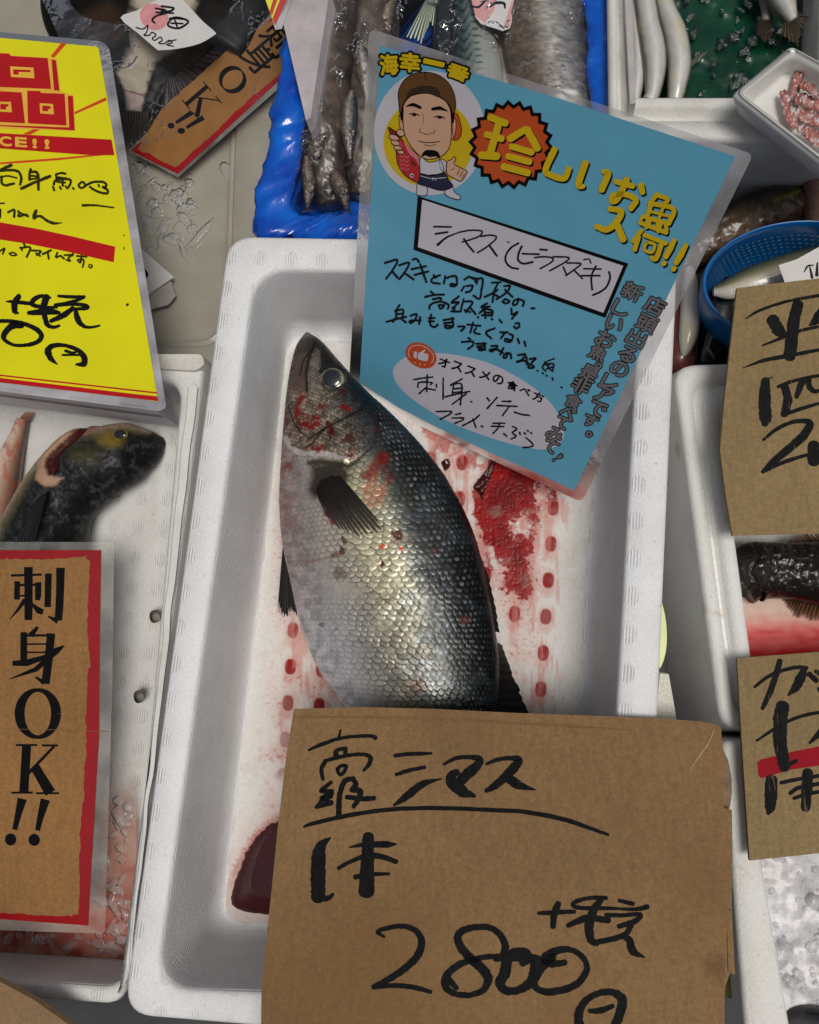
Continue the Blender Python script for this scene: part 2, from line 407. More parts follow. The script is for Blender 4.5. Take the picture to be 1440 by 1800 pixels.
def ring(q, r, nc=8, ne=10):
    """rounded ring through four world points (corner radius r)"""
    q = np.asarray(q, float); out = []
    cs = []
    for i in range(4):
        a, b, c = q[i - 1], q[i], q[(i + 1) % 4]
        rr = max(r, 1e-4); u = (a - b) / np.linalg.norm(a - b) * rr; w = (c - b) / np.linalg.norm(c - b) * rr
        cs.append([(b + u) * (1 - t) ** 2 + 2 * t * (1 - t) * b + (b + w) * t * t for t in np.linspace(0, 1, nc)])
    for i in range(4):
        out += cs[i]; s, e = cs[i][-1], cs[(i + 1) % 4][0]
        out += [s + (e - s) * t for t in np.linspace(0, 1, ne + 2)[1:-1]]
    return np.array(out)
def inset(q, d):
    q = np.asarray(q, float); c = q.mean(0); o = q.copy()
    for i in range(4):
        u = q[i - 1] - q[i]; w = q[(i + 1) % 4] - q[i]
        o[i] = q[i] + (u / np.linalg.norm(u) + w / np.linalg.norm(w)) * d
    return o
def setz(q, z): q = np.array(q); q[:, 2] = z; return q
def tub(name, mat, outer, inner, zr, floor, zf, ro, ri, rf, parent=None, floor_mesh=True, steps=(), wall_t=0.012, jitter=0.0, fil=0.02, zb=0.0005, draft=0.012, ne=10, kf=0.65):
    """open box as one skin: outer wall, rim, inner wall, fillet, floor. outer/inner/floor are pixel corners at zr/zr/zf"""
    O = at(outer, zr); I = at(inner, zr); Fq = at(floor, zf)
    L = [ring(setz(inset(O, draft), zb), ro * 0.8, ne=ne), ring(setz(O, zr - 0.005), ro, ne=ne), ring(setz(inset(O, 0.0008), zr - 0.0015), ro, ne=ne), ring(inset(O, 0.003), ro, ne=ne)]
    for t, dz in steps: L.append(ring(setz(O * (1 - t) + I * t, zr + dz), ro * (1 - t) + ri * t, ne=ne))
    L += [ring(inset(I, -0.003), ri, ne=ne), ring(setz(inset(I, -0.0008), zr - 0.0015), ri, ne=ne), ring(setz(I, zr - 0.005), ri, ne=ne)]
    W = I.copy(); 
    for k, t in enumerate(np.linspace(0.12, 1, 9)):
        q = I * (1 - t) + Fq * t; a = t
        z = zr - 0.005 + (zf + fil - zr + 0.005) * t
        # wall runs straight to the fillet
        q = setz(I * (1 - t) + (Fq + (I - Fq) * kf) * t, z); L.append(ring(q, ri * (1 - t) + rf * t, ne=ne))
    A = Fq + (I - Fq) * kf
    for t in np.linspace(.1, 1, 10):
        k = 1 - math.cos(t * PI / 2); q = A * (1 - k) + Fq * k; L.append(ring(setz(q, zf + fil * (1 - math.sin(t * PI / 2)) - 0.00015 * t), rf, ne=ne))
    V = np.vstack(L); m = len(L[0])
    if jitter:
        nz = np.stack([fbm(V[:, 0] * 60 + k * 9, V[:, 1] * 60 + V[:, 2] * 40, 50 + k) - 0.5 + .55 * (np.abs(2 * vnoise(V[:, 0] * 150 + k * 5, V[:, 1] * 70 + V[:, 2] * 160, 60 + k) - 1) - .5) for k in range(3)], 1); V = V + nz * jitter
    Fc = [list(f) for f in grid_faces(len(L), m, True)]
    if floor_mesh: Fc.append(list(range((len(L) - 1) * m, len(L) * m)))
    o = build(name, V, Fc, mat, parent, smooth=True)
    return o

# ------------------------------------------------------------------ main foam box with its stained floor
ROT = math.atan2(*(lambda v: (v[0], v[1]))((at([(405, 415)], .115) - at([(215, 1790)], .115))[0]))
M_foam = foam_mat('foam_main', (0.80, 0.81, 0.825), ROT, pitch=(0.0240, 0.0255), off=(0.004, 0.0), dirt=0.10)
ZR, ZF = 0.115, 0.018
OUT = [(400, 413), (1194, 428), (1131, 1862), (214, 1786)]
INN = [(449, 474), (1126, 484), (1055, 1762), (274, 1738)]
FLO = [(505, 600), (1056, 605), (994, 1632), (392, 1622)]
o0 = at([(700, 1000)], 0)[0]; o0[2] = 0
main_box = thing('foam_box', o0, 'central white foam box with a blood stained floor, holding the big silver fish', 'foam box', 'white foam boxes on the stall')
tub('box_wall', M_foam, OUT, INN, ZR, FLO, ZF, 0.020, 0.026, 0.020, main_box, floor_mesh=False, fil=0.024)
# floor sheet: bilinear grid with dimples pressed in and the blood soaked into the foam
NX, NY = 400, 720
fu, fv = np.meshgrid(np.linspace(-0.004, 1.004, NX), np.linspace(-0.002, 1.002, NY))
q = np.array(FLO, float)
PX = (q[0, 0] * (1 - fu) + q[1, 0] * fu) * (1 - fv) + (q[3, 0] * (1 - fu) + q[2, 0] * fu) * fv
PY = (q[0, 1] * (1 - fu) + q[1, 1] * fu) * (1 - fv) + (q[3, 1] * (1 - fu) + q[2, 1] * fu) * fv
# dimple lattice
A_ = np.linalg.inv(np.array([[55, -4.4], [5, 64.0]]))
la = A_[0, 0] * (PX - 955) + A_[0, 1] * (PY - 1148); lb = A_[1, 0] * (PX - 955) + A_[1, 1] * (PY - 1148)
ia, ib = np.round(la), np.round(lb); dxp = (la - ia) * 55; dyp = (lb - ib) * 64
hsh = np.random.default_rng(5).random((80, 80)); hv = hsh[(ia.astype(int)) % 80, (ib.astype(int)) % 80]
dm = sstep(1.12, 0.9, ((np.abs(dxp) / (9.6)) ** 2.6 + (np.abs(dyp) / (13.6)) ** 2.6) ** (1 / 2.6))
stripe = 0.5 + 0.5 * np.cos(dxp * 2 * PI / 4.2 + 0.5)
n1 = fbm(PX / 26, PY / 26, 1); n2 = fbm(PX / 9, PY / 9, 9); n3 = fbm(PX / 4.0, PY / 4.0, 21, 3); nb_ = fbm(PX / 70, PY / 70, 31)
base = lin_arr([226, 224, 220])[None, None] * np.ones((*PX.shape, 1))
base *= (0.94 + 0.10 * nb_)[..., None]
# foam bead speckle
bead = vnoise(PX / 3.0, PY / 3.0, 3); base *= (0.965 + 0.05 * bead)[..., None]
spk = (vnoise(PX / 2.2, PY / 2.2, 77) > 0.965) * (fbm(PX / 40, PY / 40, 78) > 0.42); base *= (1 - 0.45 * spk)[..., None]
blood = lin_arr([150, 14, 14]); pink = lin_arr([222, 178, 166]); deep = lin_arr([118, 4, 8])
def mixin(b, c, f): return b * (1 - f[..., None]) + np.asarray(c) * f[..., None]
# pink wash round the fish
w_r = sstep(40, -60, sdf(PX, PY, [(690, 700), (900, 780), (990, 870), (965, 1000), (950, 1120), (945, 1250), (880, 1290), (850, 1120), (800, 900)]))
w_l = sstep(35, -25, sdf(PX, PY, [(500, 820), (520, 1060), (560, 1130), (610, 1260), (600, 1420), (480, 1450), (470, 1300), (490, 1150)]))
wash = np.clip(w_r + w_l, 0, 1) * (0.30 + 0.65 * sstep(0.3, 0.62, n1)) * (0.7 + .3 * n2)
base = mixin(base, pink, wash * 0.6)
# streaks and spatter
sp = (sstep(0.60, 0.72, n3) * sstep(0.45, 0.6, n1)) * np.clip(w_r + w_l, 0, 1); base = mixin(base, lin_arr([186, 70, 60]), sp * 0.7)
# the big smear
smear = [(872, 790), (850, 838), (832, 862), (836, 900), (846, 935), (852, 1000), (868, 1005), (880, 975), (890, 1012), (878, 1030), (905, 1046), (918, 1058), (934, 1046), (940, 1020), (930, 985), (940, 950), (948, 905), (975, 880), (985, 850), (950, 828), (905, 800)]
sd_ = sdf(PX, PY, smear) + (n2 - 0.5) * 30 + (n3 - 0.5) * 16
hole = sstep(6, -4, sdf(PX, PY, [(898, 922), (925, 905), (938, 925), (928, 948), (905, 942)]) + (n3 - .5) * 26) + sstep(3, -3, sdf(PX, PY, [(853, 958), (866, 962), (874, 990), (884, 1015), (874, 1015), (862, 985)]) + (n3 - .5) * 8) + sstep(5, -4, sdf(PX, PY, [(938, 850), (968, 858), (960, 905), (944, 890)]) + (n3 - .5) * 30) * .8
sm = sstep(4, -4, sd_) * (1 - np.clip(hole, 0, 1))
base = mixin(base, lin_arr([196, 96, 84]), sstep(26, 0, sd_) * 0.5 * sstep(.4, .6, n2))
thick = sstep(-4, -22, sd_) * sstep(0.3, 0.6, n1 * .6 + n2 * .4)
base = mixin(base, lin_arr([150, 4, 6]), sm); base = mixin(base, lin_arr([108, 1, 3]), sm * thick)
drip = np.clip(sm, 0, 1)
# more wet blood under the poster's lower edge and the left stain beside the head
s2 = sdf(PX, PY, [(735, 742), (780, 760), (860, 800), (880, 850), (800, 815), (760, 800)]) + (n2 - .5) * 34
sm2 = sstep(6, -10, s2) * sstep(.42, .55, n1 * .5 + n2 * .5); base = mixin(base, lin_arr([170, 40, 32]), sm2 * .7)
# dimples full of blood
zone = np.clip(sstep(30, -10, sdf(PX, PY, [(745, 735), (870, 780), (1000, 860), (990, 960), (978, 1090), (970, 1240), (930, 1240), (930, 1120), (880, 1110), (800, 900), (760, 830)]))
               + sstep(16, -10, sdf(PX, PY, [(500, 1080), (545, 1090), (580, 1170), (590, 1275), (490, 1275), (498, 1180)])) + 0.6 * sstep(12, -10, sdf(PX, PY, [(480, 1270), (560, 1270), (540, 1360), (475, 1370)])), 0, 1)
dz_ = zone * dm * (0.82 + 0.18 * hv) * (0.86 + 0.14 * stripe); base = mixin(base, lin_arr([146, 5, 8]), np.clip(dz_ * 1.15, 0, 1) * (1 - .85 * sm))
halo = zone * sstep(1.9, 1.0, np.hypot(dxp / 10.5, (dyp - 6) / 17)) * (1 - dm) * .35; base = mixin(base, lin_arr([205, 110, 98]), halo * (1 - sm))
run = zone * (1 - sm) * sstep(.52, .66, fbm(PX / 9, PY / 60, 35)) * .55; base = mixin(base, lin_arr([206, 128, 116]), run)
# fringe round the puddle
fr_ = sdf(PX, PY, [(490, 1440), (455, 1466), (428, 1508), (408, 1556), (402, 1588), (426, 1606), (480, 1616), (600, 1620), (600, 1440)])
base = mixin(base, lin_arr([168, 38, 34]), sstep(15, 1, fr_ + (n3 - .5) * 14) * sstep(1640, 1470, PY) * .9)
base = mixin(base, lin_arr([206, 170, 160]), sstep(60, 5, fr_ + (n2 - .5) * 40) * .35)
# faint dirt on the clean part
dirt = sstep(.6, .75, fbm(PX / 55, PY / 30, 61)) * .18; base = mixin(base, lin_arr([188, 176, 160]), dirt)
wet = np.clip(sm * 0.45 + sm2 * .3 + dz_ * .1 + wash * 0.1, 0, 1)
fz = np.full(PX.shape, ZF) - (1 - .8 * sm) * dm * 0.0006 * (0.4 + 0.6 * stripe) - 0.00012 * (bead < 0.3) + 0.00002 * thick * sm
edge = np.minimum(np.minimum(fu, 1 - fu), np.minimum(fv, 1 - fv)); fz = np.where(edge < -0.0001, ZF - 0.0015, fz)
V = at(np.stack([PX.ravel(), PY.ravel()], 1), fz.ravel())
M_floor = attr_mat('foam_floor_stained', 0.5, wet=True, grain=(420, 0.10), spec=.16)
build('box_floor', V, grid_faces(NY, NX), M_floor, main_box, smooth=True, attrs={'Col': base.reshape(-1, 3)}, floats={'wet': wet.ravel()})

# blood puddle and clot
def blob(name, poly, z, h, mat, label, cat, seed=0, n=5, rim=0.35, rough=0.0):
    ring_ = smooth_closed(poly, n); c = ring_.mean(0); L = []; m = len(ring_)
    for t, k in ((1.0, 0.0), (0.96, 0.55), (0.9, 0.85), (0.75, 1.0), (0.5, 1.0), (0.25, 1.0)):
        p = c + (ring_ - c) * t
        L.append(at(p, z + h * k + (rough * h * (vnoise(p[:, 0] / 5, p[:, 1] / 5, seed) - .5) if t < 1 else 0)))
    V = np.vstack(L); Fc = [list(f) for f in grid_faces(len(L), m, True)] + [list(range((len(L) - 1) * m, len(L) * m))]
    return tag(build(name, V, Fc, mat, smooth=True), label, cat)
M_blood = plain('dark_blood', lin(58, 10, 16), 0.06, 0.25, 30, 0.0, spec=0.6)
M_clot = plain('blood_clot', lin(66, 4, 6), 0.12, 0.4, 160, 0.5, spec=0.6)
pud = np.array([(496, 1440), (468, 1452), (446, 1477), (428, 1508), (412, 1550), (405, 1584), (414, 1598), (440, 1606), (490, 1610), (560, 1612), (600, 1560), (590, 1480), (550, 1440)], float)
_pr = np.random.default_rng(2); _rg = smooth_closed(pud, 5); _rg = _rg + _pr.normal(0, .4, _rg.shape) + np.where(_rg[:, 1:2] < 1560, _pr.normal(0, 1.1, (len(_rg), 1)) * np.array([[.6, 1.0]]), 0)
blob('blood_puddle', _rg, ZF - 0.0008, 0.0030, M_blood, 'dark maroon blood puddle in the lower left corner of the central foam box', 'blood puddle', 3, n=3)
blob('blood_clot', [(866, 806), (856, 824), (838, 846), (832, 858), (842, 868), (848, 880), (852, 866), (862, 842), (868, 826), (872, 812)], ZF, 0.004, M_clot, 'glossy dark blood clot at the top of the red smear beside the poster', 'blood clot', 4, rough=.9)
blob('blood_clot', [(776, 812), (788, 806), (792, 818), (784, 828), (779, 822)], ZF, 0.0022, M_clot, 'tiny dark blood clot close beside the back of the big fish', 'blood clot', 5, rough=.9)

# ------------------------------------------------------------------ neighbouring foam boxes
M_foam2 = foam_mat('foam_left', (0.76, 0.76, 0.74), ROT * 0.7, pitch=(0.022, 0.0255), off=(0.006, 0.004), dirt=0.12)
o0 = at([(60, 1200)], 0)[0]; o0[2] = 0
left_box = thing('foam_box', o0, 'white foam box on the left holding the dark headed fish and bloody melt water', 'foam box', 'white foam boxes on the stall')
tub('box_wall', M_foam2, [(-330, 600), (360, 622), (214, 1768), (-400, 1730)], [(-280, 655), (318, 668), (221, 1738), (-340, 1700)], 0.100,
    [(-270, 690), (300, 705), (226, 1690), (-300, 1660)], 0.030, 0.012, 0.02, 0.016, left_box, fil=0.012)
M_rimpad = foam_mat('foam_ledge', (0.74, 0.74, 0.71), 0, dimple=False, dirt=0.2)
# raised lip along its right rim and the two drain holes in the sloping side
lipz = 0.1005
def strip(pa, pb, wa, wb, z, h, n=24, amp=0.0):
    t = np.linspace(0, 1, n); c = np.outer(1 - t, pa) + np.outer(t, pb); w = wa + (wb - wa) * t
    cx = c[:, 0] + amp * (vnoise(t * 18, t * 3 + 5, 3) - .5)
    a = np.stack([cx - w / 2, c[:, 1]], 1); b = np.stack([cx + w / 2, c[:, 1]], 1)
    L = [at(a, z), at(a + [1.2, 0], z + h), at(b - [1.2, 0], z + h), at(b, z)]
    V = np.stack(L, 1).reshape(-1, 3); f = [list(x) for x in grid_faces(n, 4)]; f += [[0, 1, 2, 3], [4 * n - 1, 4 * n - 2, 4 * n - 3, 4 * n - 4]]
    return V, f
V, f = strip((340, 680), (228, 1690), 18, 5, lipz, 0.0026, 60, 5)
build('rim_lip', V, f, M_rimpad, left_box)
M_hole = plain('hole_dark', lin(128, 124, 114), 0.8, 0.3, 200)
for (x, y) in ((272, 1083), (244, 1224)):
    p = smooth_closed([(x - 7, y - 8), (x + 5, y - 11), (x + 10, y - 2), (x + 8, y + 8), (x - 3, y + 12), (x - 9, y + 4)], 4)
    build('drain_hole', np.vstack([at(p, 0.0452), at(p.mean(0) + (p - p.mean(0)) * .7 + [2, 3], 0.036)]), [list(f) for f in grid_faces(2, len(p), True)] + [list(range(len(p), 2 * len(p)))], M_hole, left_box)
# bloody water in the lower part of the left box
gx, gy = np.meshgrid(np.linspace(-280, 240, 120), np.linspace(1340, 1712, 110))
wz = 0.0435 + 0.0012 * (fbm(gx / 22, gy / 16, 5) - .5)
M_bwater, nt, b = new_mat('bloody_water')
wn_ = fbm(gx / 26, gy / 18, 6); wf = np.clip(sstep(1420, 1640, gy) * .75 + (wn_ - .5) * 1.1, 0, 1)
wcol = mixin(np.ones((*gx.shape, 3)) * lin_arr([202, 158, 140]), lin_arr([146, 58, 42]), wf); walp = np.clip(sstep(1345, 1470, gy + 60 * (wn_ - .5)) * (.7 + .3 * wf), 0, 1)
aa = nt.nodes.new('ShaderNodeAttribute'); aa.attribute_name = 'Col'; nt.links.new(aa.outputs['Color'], b.inputs['Base Color'])
b.inputs['Roughness'].default_value = 0.08; a2 = nt.nodes.new('ShaderNodeAttribute'); a2.attribute_name = 'alp'; nt.links.new(a2.outputs['Fac'], b.inputs['Alpha'])
tag(build('bloody_water', at(np.stack([gx.ravel(), gy.ravel()], 1), wz.ravel()), grid_faces(110, 120), M_bwater, smooth=True, attrs={'Col': wcol.reshape(-1, 3)}, floats={'alp': walp.ravel()}), 'reddish bloody melt water lying in the left foam box', 'water', kind='stuff')

M_foam3 = foam_mat('foam_right', (0.79, 0.79, 0.76), 0.06, pitch=(0.03, 0.03), dimple=False, dirt=0.12, stain=lin(170, 120, 80))
M_foamwall = foam_mat('foam_plain', (0.70, 0.71, 0.62), 0, dimple=False, dirt=0.14)
o0 = at([(1450, 950)], 0)[0]; o0[2] = 0
right_box = thing('foam_box', o0, 'white foam box with a grooved rim, holding the black fish in red water', 'foam box', 'white foam boxes on the stall')
tub('box_wall', M_foam3, [(1183, 640), (1800, 622), (1860, 1292), (1268, 1286)], [(1262, 712), (1740, 690), (1790, 1228), (1333, 1230)], 0.105,
    [(1256, 735), (1720, 720), (1770, 1215), (1318, 1215)], 0.03, 0.016, 0.02, 0.016, right_box, steps=((0.36, 0), (0.40, -0.006), (0.52, -0.006), (0.56, 0.0)), draft=-0.012)
o0 = at([(1560, 1600)], 0)[0]; o0[2] = 0
ice_box = thing('foam_box', o0, 'white foam box at the lower right, filled with crushed ice', 'foam box', 'white foam boxes on the stall')
tub('box_wall', M_foam3, [(1268, 1302), (1900, 1300), (2000, 2050), (1330, 2050)], [(1312, 1345), (1860, 1345), (1950, 2000), (1424, 2000)], 0.105,
    [(1316, 1370), (1850, 1370), (1930, 1980), (1410, 1980)], 0.03, 0.006, 0.012, 0.014, ice_box, draft=0.004)

# box with the green liner at the upper right
M_foam4 = foam_mat('foam_top', (0.72, 0.72, 0.69), 0, dimple=False, dirt=0.22, stain=lin(170, 140, 100))
o0 = at([(1280, 60)], 0)[0]; o0[2] = 0
green_box = thing('foam_box', o0, 'white foam box at the top right, lined with green plastic under its fish', 'foam box', 'white foam boxes on the stall')
tub('box_wall', M_foam4, [(1062, -420), (1750, -420), (1740, 246), (1072, 246)], [(1096, -380), (1450, -380), (1440, 168), (1108, 168)], 0.115,
    [(1090, -380), (1420, -380), (1410, 158), (1104, 158)], 0.07, 0.006, 0.006, 0.004, green_box, steps=((0.42, 0.0), (0.46, -0.008), (0.68, -0.008), (0.72, -0.003)), fil=0.004)
gx, gy = np.meshgrid(np.linspace(1098, 1424, 90), np.linspace(-300, 172, 110))
M_green = plain('green_liner', lin(8, 56, 40), 0.22, 0.45, 26, 0.25, spec=0.5)
build('liner', at(np.stack([gx.ravel(), gy.ravel()], 1), (0.0735 + 0.006 * (fbm(gx / 40, gy / 40, 15) - .5)).ravel()), grid_faces(110, 90), M_green, green_box, smooth=True)

# beige tray under ice film at the upper left
M_tray = plain('wet_grey_tray', lin(158, 154, 142), 0.25, 0.10, 30, 0.06, spec=0.5)
o0 = at([(200, 250)], 0)[0]; o0[2] = 0
tray = thing('fish_tray', o0, 'wet beige grey tray at the upper left under the dark flatfish', 'tray')
tub('tray_body', M_tray, [(-420, -330), (560, -330), (470, 690), (-420, 690)], [(-380, -290), (430, -290), (398, 606), (-380, 606)], 0.030,
    [(-375, -285), (418, -285), (384, 592), (-375, 592)], 0.024, 0.01, 0.03, 0.03, tray, fil=0.003)
# foam corner piece next to the left box
M_chip = foam_mat('foam_bits', (0.74, 0.73, 0.68), 0, dimple=False, dirt=0.4)
def slab(name, poly, z0, z1, mat, parent=None, shrink=0.0):
    p = np.asarray(poly, float); n = len(p); T = at(p, z1); B = T.copy(); B[:, 2] = z0
    Ti = T + (T.mean(0) - T) * 0.03; T2 = T.copy(); T2[:, 2] -= (z1 - z0) * .12
    V = np.vstack([Ti, T2, B]); f = [list(range(n))] + [list(x) for x in grid_faces(3, n, True)] + [list(range(3 * n - 1, 2 * n - 1, -1))]
    return build(name, V, f, mat, parent)
tag(slab('foam_block', rquad([(262, 622), (356, 622), (362, 640), (345, 652), (276, 648)], 8), 0.031, 0.104, M_chip), 'short rounded foam block with a dirty edge beside the upper corner of the left box', 'foam block')
tag(slab('foam_offcut', [(1160, 1182), (1176, 1184), (1188, 1252), (1192, 1290), (1150, 1290)], 0.07, 0.092, plain('foam_offcut_mat', lin(214, 212, 200), 0.7, 0.12, 500, 0.8)), 'torn foam offcut wedged in the gap right of the central box', 'foam offcut')
tag(slab('plastic_scrap', smooth_closed([(1160, 1062), (1166, 1066), (1172, 1100), (1172, 1136), (1166, 1164), (1158, 1168)], 4), 0.075, 0.078, plain('yellow_green_plastic', lin(200, 206, 128), 0.35, 0.1, 30)), 'pale yellow green scrap of plastic sticking out beside the central box', 'plastic scrap')
tag(slab('plastic_tag', [(1262, 1695), (1294, 1703), (1306, 1758), (1262, 1752)], 0.07, 0.0712, plain('olive_tag', lin(128, 118, 40), 0.4, 0.25, 120)), 'small olive plastic tag under the right edge of the big cardboard sign', 'tag')

# ------------------------------------------------------------------ the big silver fish
def interp_rows(rows, n):
    """smooth resampling of matched silhouette rows"""
    r = np.array(rows, float); k = len(r); t = np.linspace(0, k - 1, n); out = np.zeros((n, r.shape[1]))
    q = np.vstack([2 * r[0] - r[1], r, 2 * r[-1] - r[-2]])
    for m, tt in enumerate(t):
        i = min(int(tt), k - 2); u = tt - i; a, b, c, d = q[i:i + 4]
        out[m] = 0.5 * (2 * b + (c - a) * u + (2 * a - 5 * b + 4 * c - d) * u * u + (3 * b - a - 3 * c + d) * u ** 3)
    return out
ROWS = [(537, 589, 545, 587, 5), (523, 612, 567, 602, 13), (514, 645, 592, 630, 18), (507, 690, 625, 667, 23), (502, 740, 662, 704, 27), (498, 790, 703, 743, 30),
        (495, 840, 742, 785, 32), (494, 890, 785, 842, 34), (498, 950, 827, 922, 35), (512, 1020, 852, 1002, 35), (528, 1090, 868, 1090, 34), (556, 1165, 878, 1170, 33),
        (606, 1245, 876, 1250, 31), (650, 1320, 866, 1330, 26), (690, 1400, 846, 1400, 20), (720, 1460, 826, 1455, 14), (738, 1520, 802, 1510, 9)]
NS, NU, NL = 760, 420, 24
R_ = interp_rows(ROWS, NS); hh = R_[:, 4] / 1000
zmid = ZF + hh * 0.98 + 0.001
Vp = at(R_[:, 0:2], zmid); Dp = at(R_[:, 2:4], zmid)
mid = (Vp + Dp) / 2; half = (Dp - Vp) / 2
tau = np.concatenate([np.linspace(0, PI, NU), np.linspace(PI, 2 * PI, NL + 2)[1:-1]])   # 0 = ventral edge, PI = dorsal edge, upper side between
ct = -np.cos(tau); st_ = np.sin(tau)
ctt = np.sign(ct) * np.abs(ct) ** 0.92
P = mid[:, None, :] + half[:, None, :] * ctt[None, :, None]
P[:, :, 2] += hh[:, None] * np.sign(st_) * np.abs(st_)[None] ** 0.86
# normals
du = np.gradient(P, axis=0); dv = np.gradient(P, axis=1); Nn = np.cross(dv, du); Nn /= (np.linalg.norm(Nn, axis=2)[..., None] + 1e-12)
Nn *= np.where((Nn * (P - mid[:, None, :])).sum(2) < 0, -1, 1)[..., None]
pp = proj(P.reshape(-1, 3)); X = pp[:, 0].reshape(NS, -1); Y = pp[:, 1].reshape(NS, -1)
arc = np.concatenate([[0], np.cumsum(np.linalg.norm(np.diff((R_[:, 0:2] + R_[:, 2:4]) / 2, axis=0), axis=1))])
A = np.repeat(arc[:, None], len(tau), 1)
Vv = np.repeat((ct[None] + 1) / 2, NS, 0); Tt = np.repeat(tau[None] / PI, NS, 0)
upper = Tt <= 1.0001
# overlapping scales: every point belongs to the most forward scale whose rounded rear edge reaches it
wob = (fbm(A / 60, Tt * 7, 91) - .5); Xc = Tt * 34
rs = np.random.default_rng(3).random(4096)
def scales(Aw, Xw, pitch, ra=1.42, rx=.60):
    hgt = np.zeros(Aw.shape); eds = np.zeros(Aw.shape); sid = np.zeros(Aw.shape); lxx = np.zeros(Aw.shape); found = np.zeros(Aw.shape, bool); i0 = np.floor(Aw / pitch)
    for k in (-3, -2, -1, 0, 1):
        i = i0 + k; offc = np.where(i % 2 == 0, 0, 0.5); j = np.round(Xw - offc); lx = Xw - offc - j; la_ = Aw - i * pitch
        d = np.sqrt((la_ / (pitch * ra)) ** 2 + (lx / rx) ** 2); hit = (d < 1) & ~found & (la_ > -pitch)
        lxx = np.where(hit, lx, lxx); hgt = np.where(hit, np.clip(la_ / (pitch * ra), -.3, 1), hgt); eds = np.where(hit, d, eds); sid = np.where(hit, i * 37 + j * 11, sid); found |= hit
    return hgt, eds, rs[sid.astype(int) % 4096], lxx
hgt, eds, srnd, slx = scales(A + wob * 11, Tt * 37 + (fbm(A / 40, Tt * 10, 92) - .5) * 2.2, 9.4)
hh2, ee2, sr2, _ = scales(A * .9 + X * .35 + 6 * (fbm(X / 20, Y / 20, 93) - .5), (X * .9 - A * .3) / 6.2 + .8 * (fbm(X / 18, Y / 18, 94) - .5), 4.6)     # small scales of the cheek
edge = sstep(0.80, 0.98, eds)
# where the scales are: behind the gill cover, fading to the fine skinned belly and the back
gill = [(900, 690), (925, 780), (932, 850), (905, 920), (870, 970), (800, 1050), (740, 1100), (640, 1115), (500, 1095), (330, 1092), (230, 1045), (185, 950)]
S_ = lambda pts: [(460 + a / 4.5, 560 + b / 4.5) for a, b in pts]
gl = S_(gill)
headpoly = gl + [(495, 760), (505, 640), (530, 580), (560, 585), (600, 630), (640, 680), (658, 700)]
dh = sdf(X, Y, headpoly)                                            # negative on the head
body = sstep(-1, 3, dh)
sc_amt = body * (0.55 + 0.45 * sstep(0.12, 0.38, Vv))
fine = (1 - body) * sstep(10, 30, np.hypot(X - 584, Y - 667))
# colours across the flank: belly -> silver -> gold -> steel -> black back
stops_v = [0, .10, .22, .36, .48, .60, .68, .76, .86, 1.0]
cols_u = np.array([(176, 158, 154), (166, 152, 148), (150, 142, 138), (142, 136, 124), (158, 152, 126), (142, 138, 118), (82, 84, 77), (38, 38, 36), (12, 13, 14), (4, 5, 5)])
cols_l = np.array([(196, 190, 194), (192, 190, 194), (172, 172, 174), (130, 128, 124), (106, 103, 93), (82, 80, 71), (70, 72, 68), (26, 29, 31), (10, 12, 13), (4, 5, 5)])
cu_ = np.stack([np.interp(Vv, stops_v, cols_u[:, k]) for k in range(3)], -1); cl_ = np.stack([np.interp(Vv, stops_v, cols_l[:, k]) for k in range(3)], -1)
f = sstep(930, 1150, Y)[..., None]; C = lin_arr(cu_ * (1 - f) + cl_ * f)
C *= (0.86 + 0.30 * fbm(X / 30, Y / 30, 41))[..., None]
blu = sstep(.5, .7, fbm(X / 34, Y / 22, 44)) * sstep(.35, .1, np.abs(Vv - .72)); C = mixin(C, lin_arr([96, 118, 136]), blu * .15)
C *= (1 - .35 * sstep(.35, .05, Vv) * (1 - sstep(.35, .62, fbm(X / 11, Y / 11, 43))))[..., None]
# scale shading: bright heart, dark pocket line
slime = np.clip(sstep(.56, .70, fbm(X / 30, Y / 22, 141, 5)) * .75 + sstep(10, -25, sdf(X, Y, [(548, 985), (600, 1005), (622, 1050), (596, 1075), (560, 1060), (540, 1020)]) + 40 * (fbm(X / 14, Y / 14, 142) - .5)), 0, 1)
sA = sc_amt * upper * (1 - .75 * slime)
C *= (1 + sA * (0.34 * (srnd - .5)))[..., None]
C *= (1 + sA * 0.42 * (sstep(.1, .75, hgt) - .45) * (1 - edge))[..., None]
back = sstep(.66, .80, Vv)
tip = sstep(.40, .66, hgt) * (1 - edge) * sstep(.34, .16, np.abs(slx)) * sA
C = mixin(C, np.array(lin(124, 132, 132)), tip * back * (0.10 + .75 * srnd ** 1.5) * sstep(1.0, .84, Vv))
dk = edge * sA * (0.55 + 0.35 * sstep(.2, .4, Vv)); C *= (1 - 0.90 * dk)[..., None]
# lateral line
ll = dist_line(X, Y, [(668, 800), (700, 850), (727, 905), (748, 970), (757, 1050), (765, 1130), (768, 1250)]); C *= (1 - .6 * sstep(3.2, .8, ll) * body * (0.6 + .4 * vnoise(A / 6, Xc, 2)))[..., None]
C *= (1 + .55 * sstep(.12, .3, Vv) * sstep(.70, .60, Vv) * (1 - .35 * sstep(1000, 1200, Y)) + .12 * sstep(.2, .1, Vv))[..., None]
# pink flush on the belly side and dark seam under it
C = mixin(C, lin_arr([150, 84, 78]), .45 * sstep(.22, .05, Vv) * sstep(1000, 860, Y) * sstep(.4, .7, fbm(X / 12, Y / 12, 47)) * body)
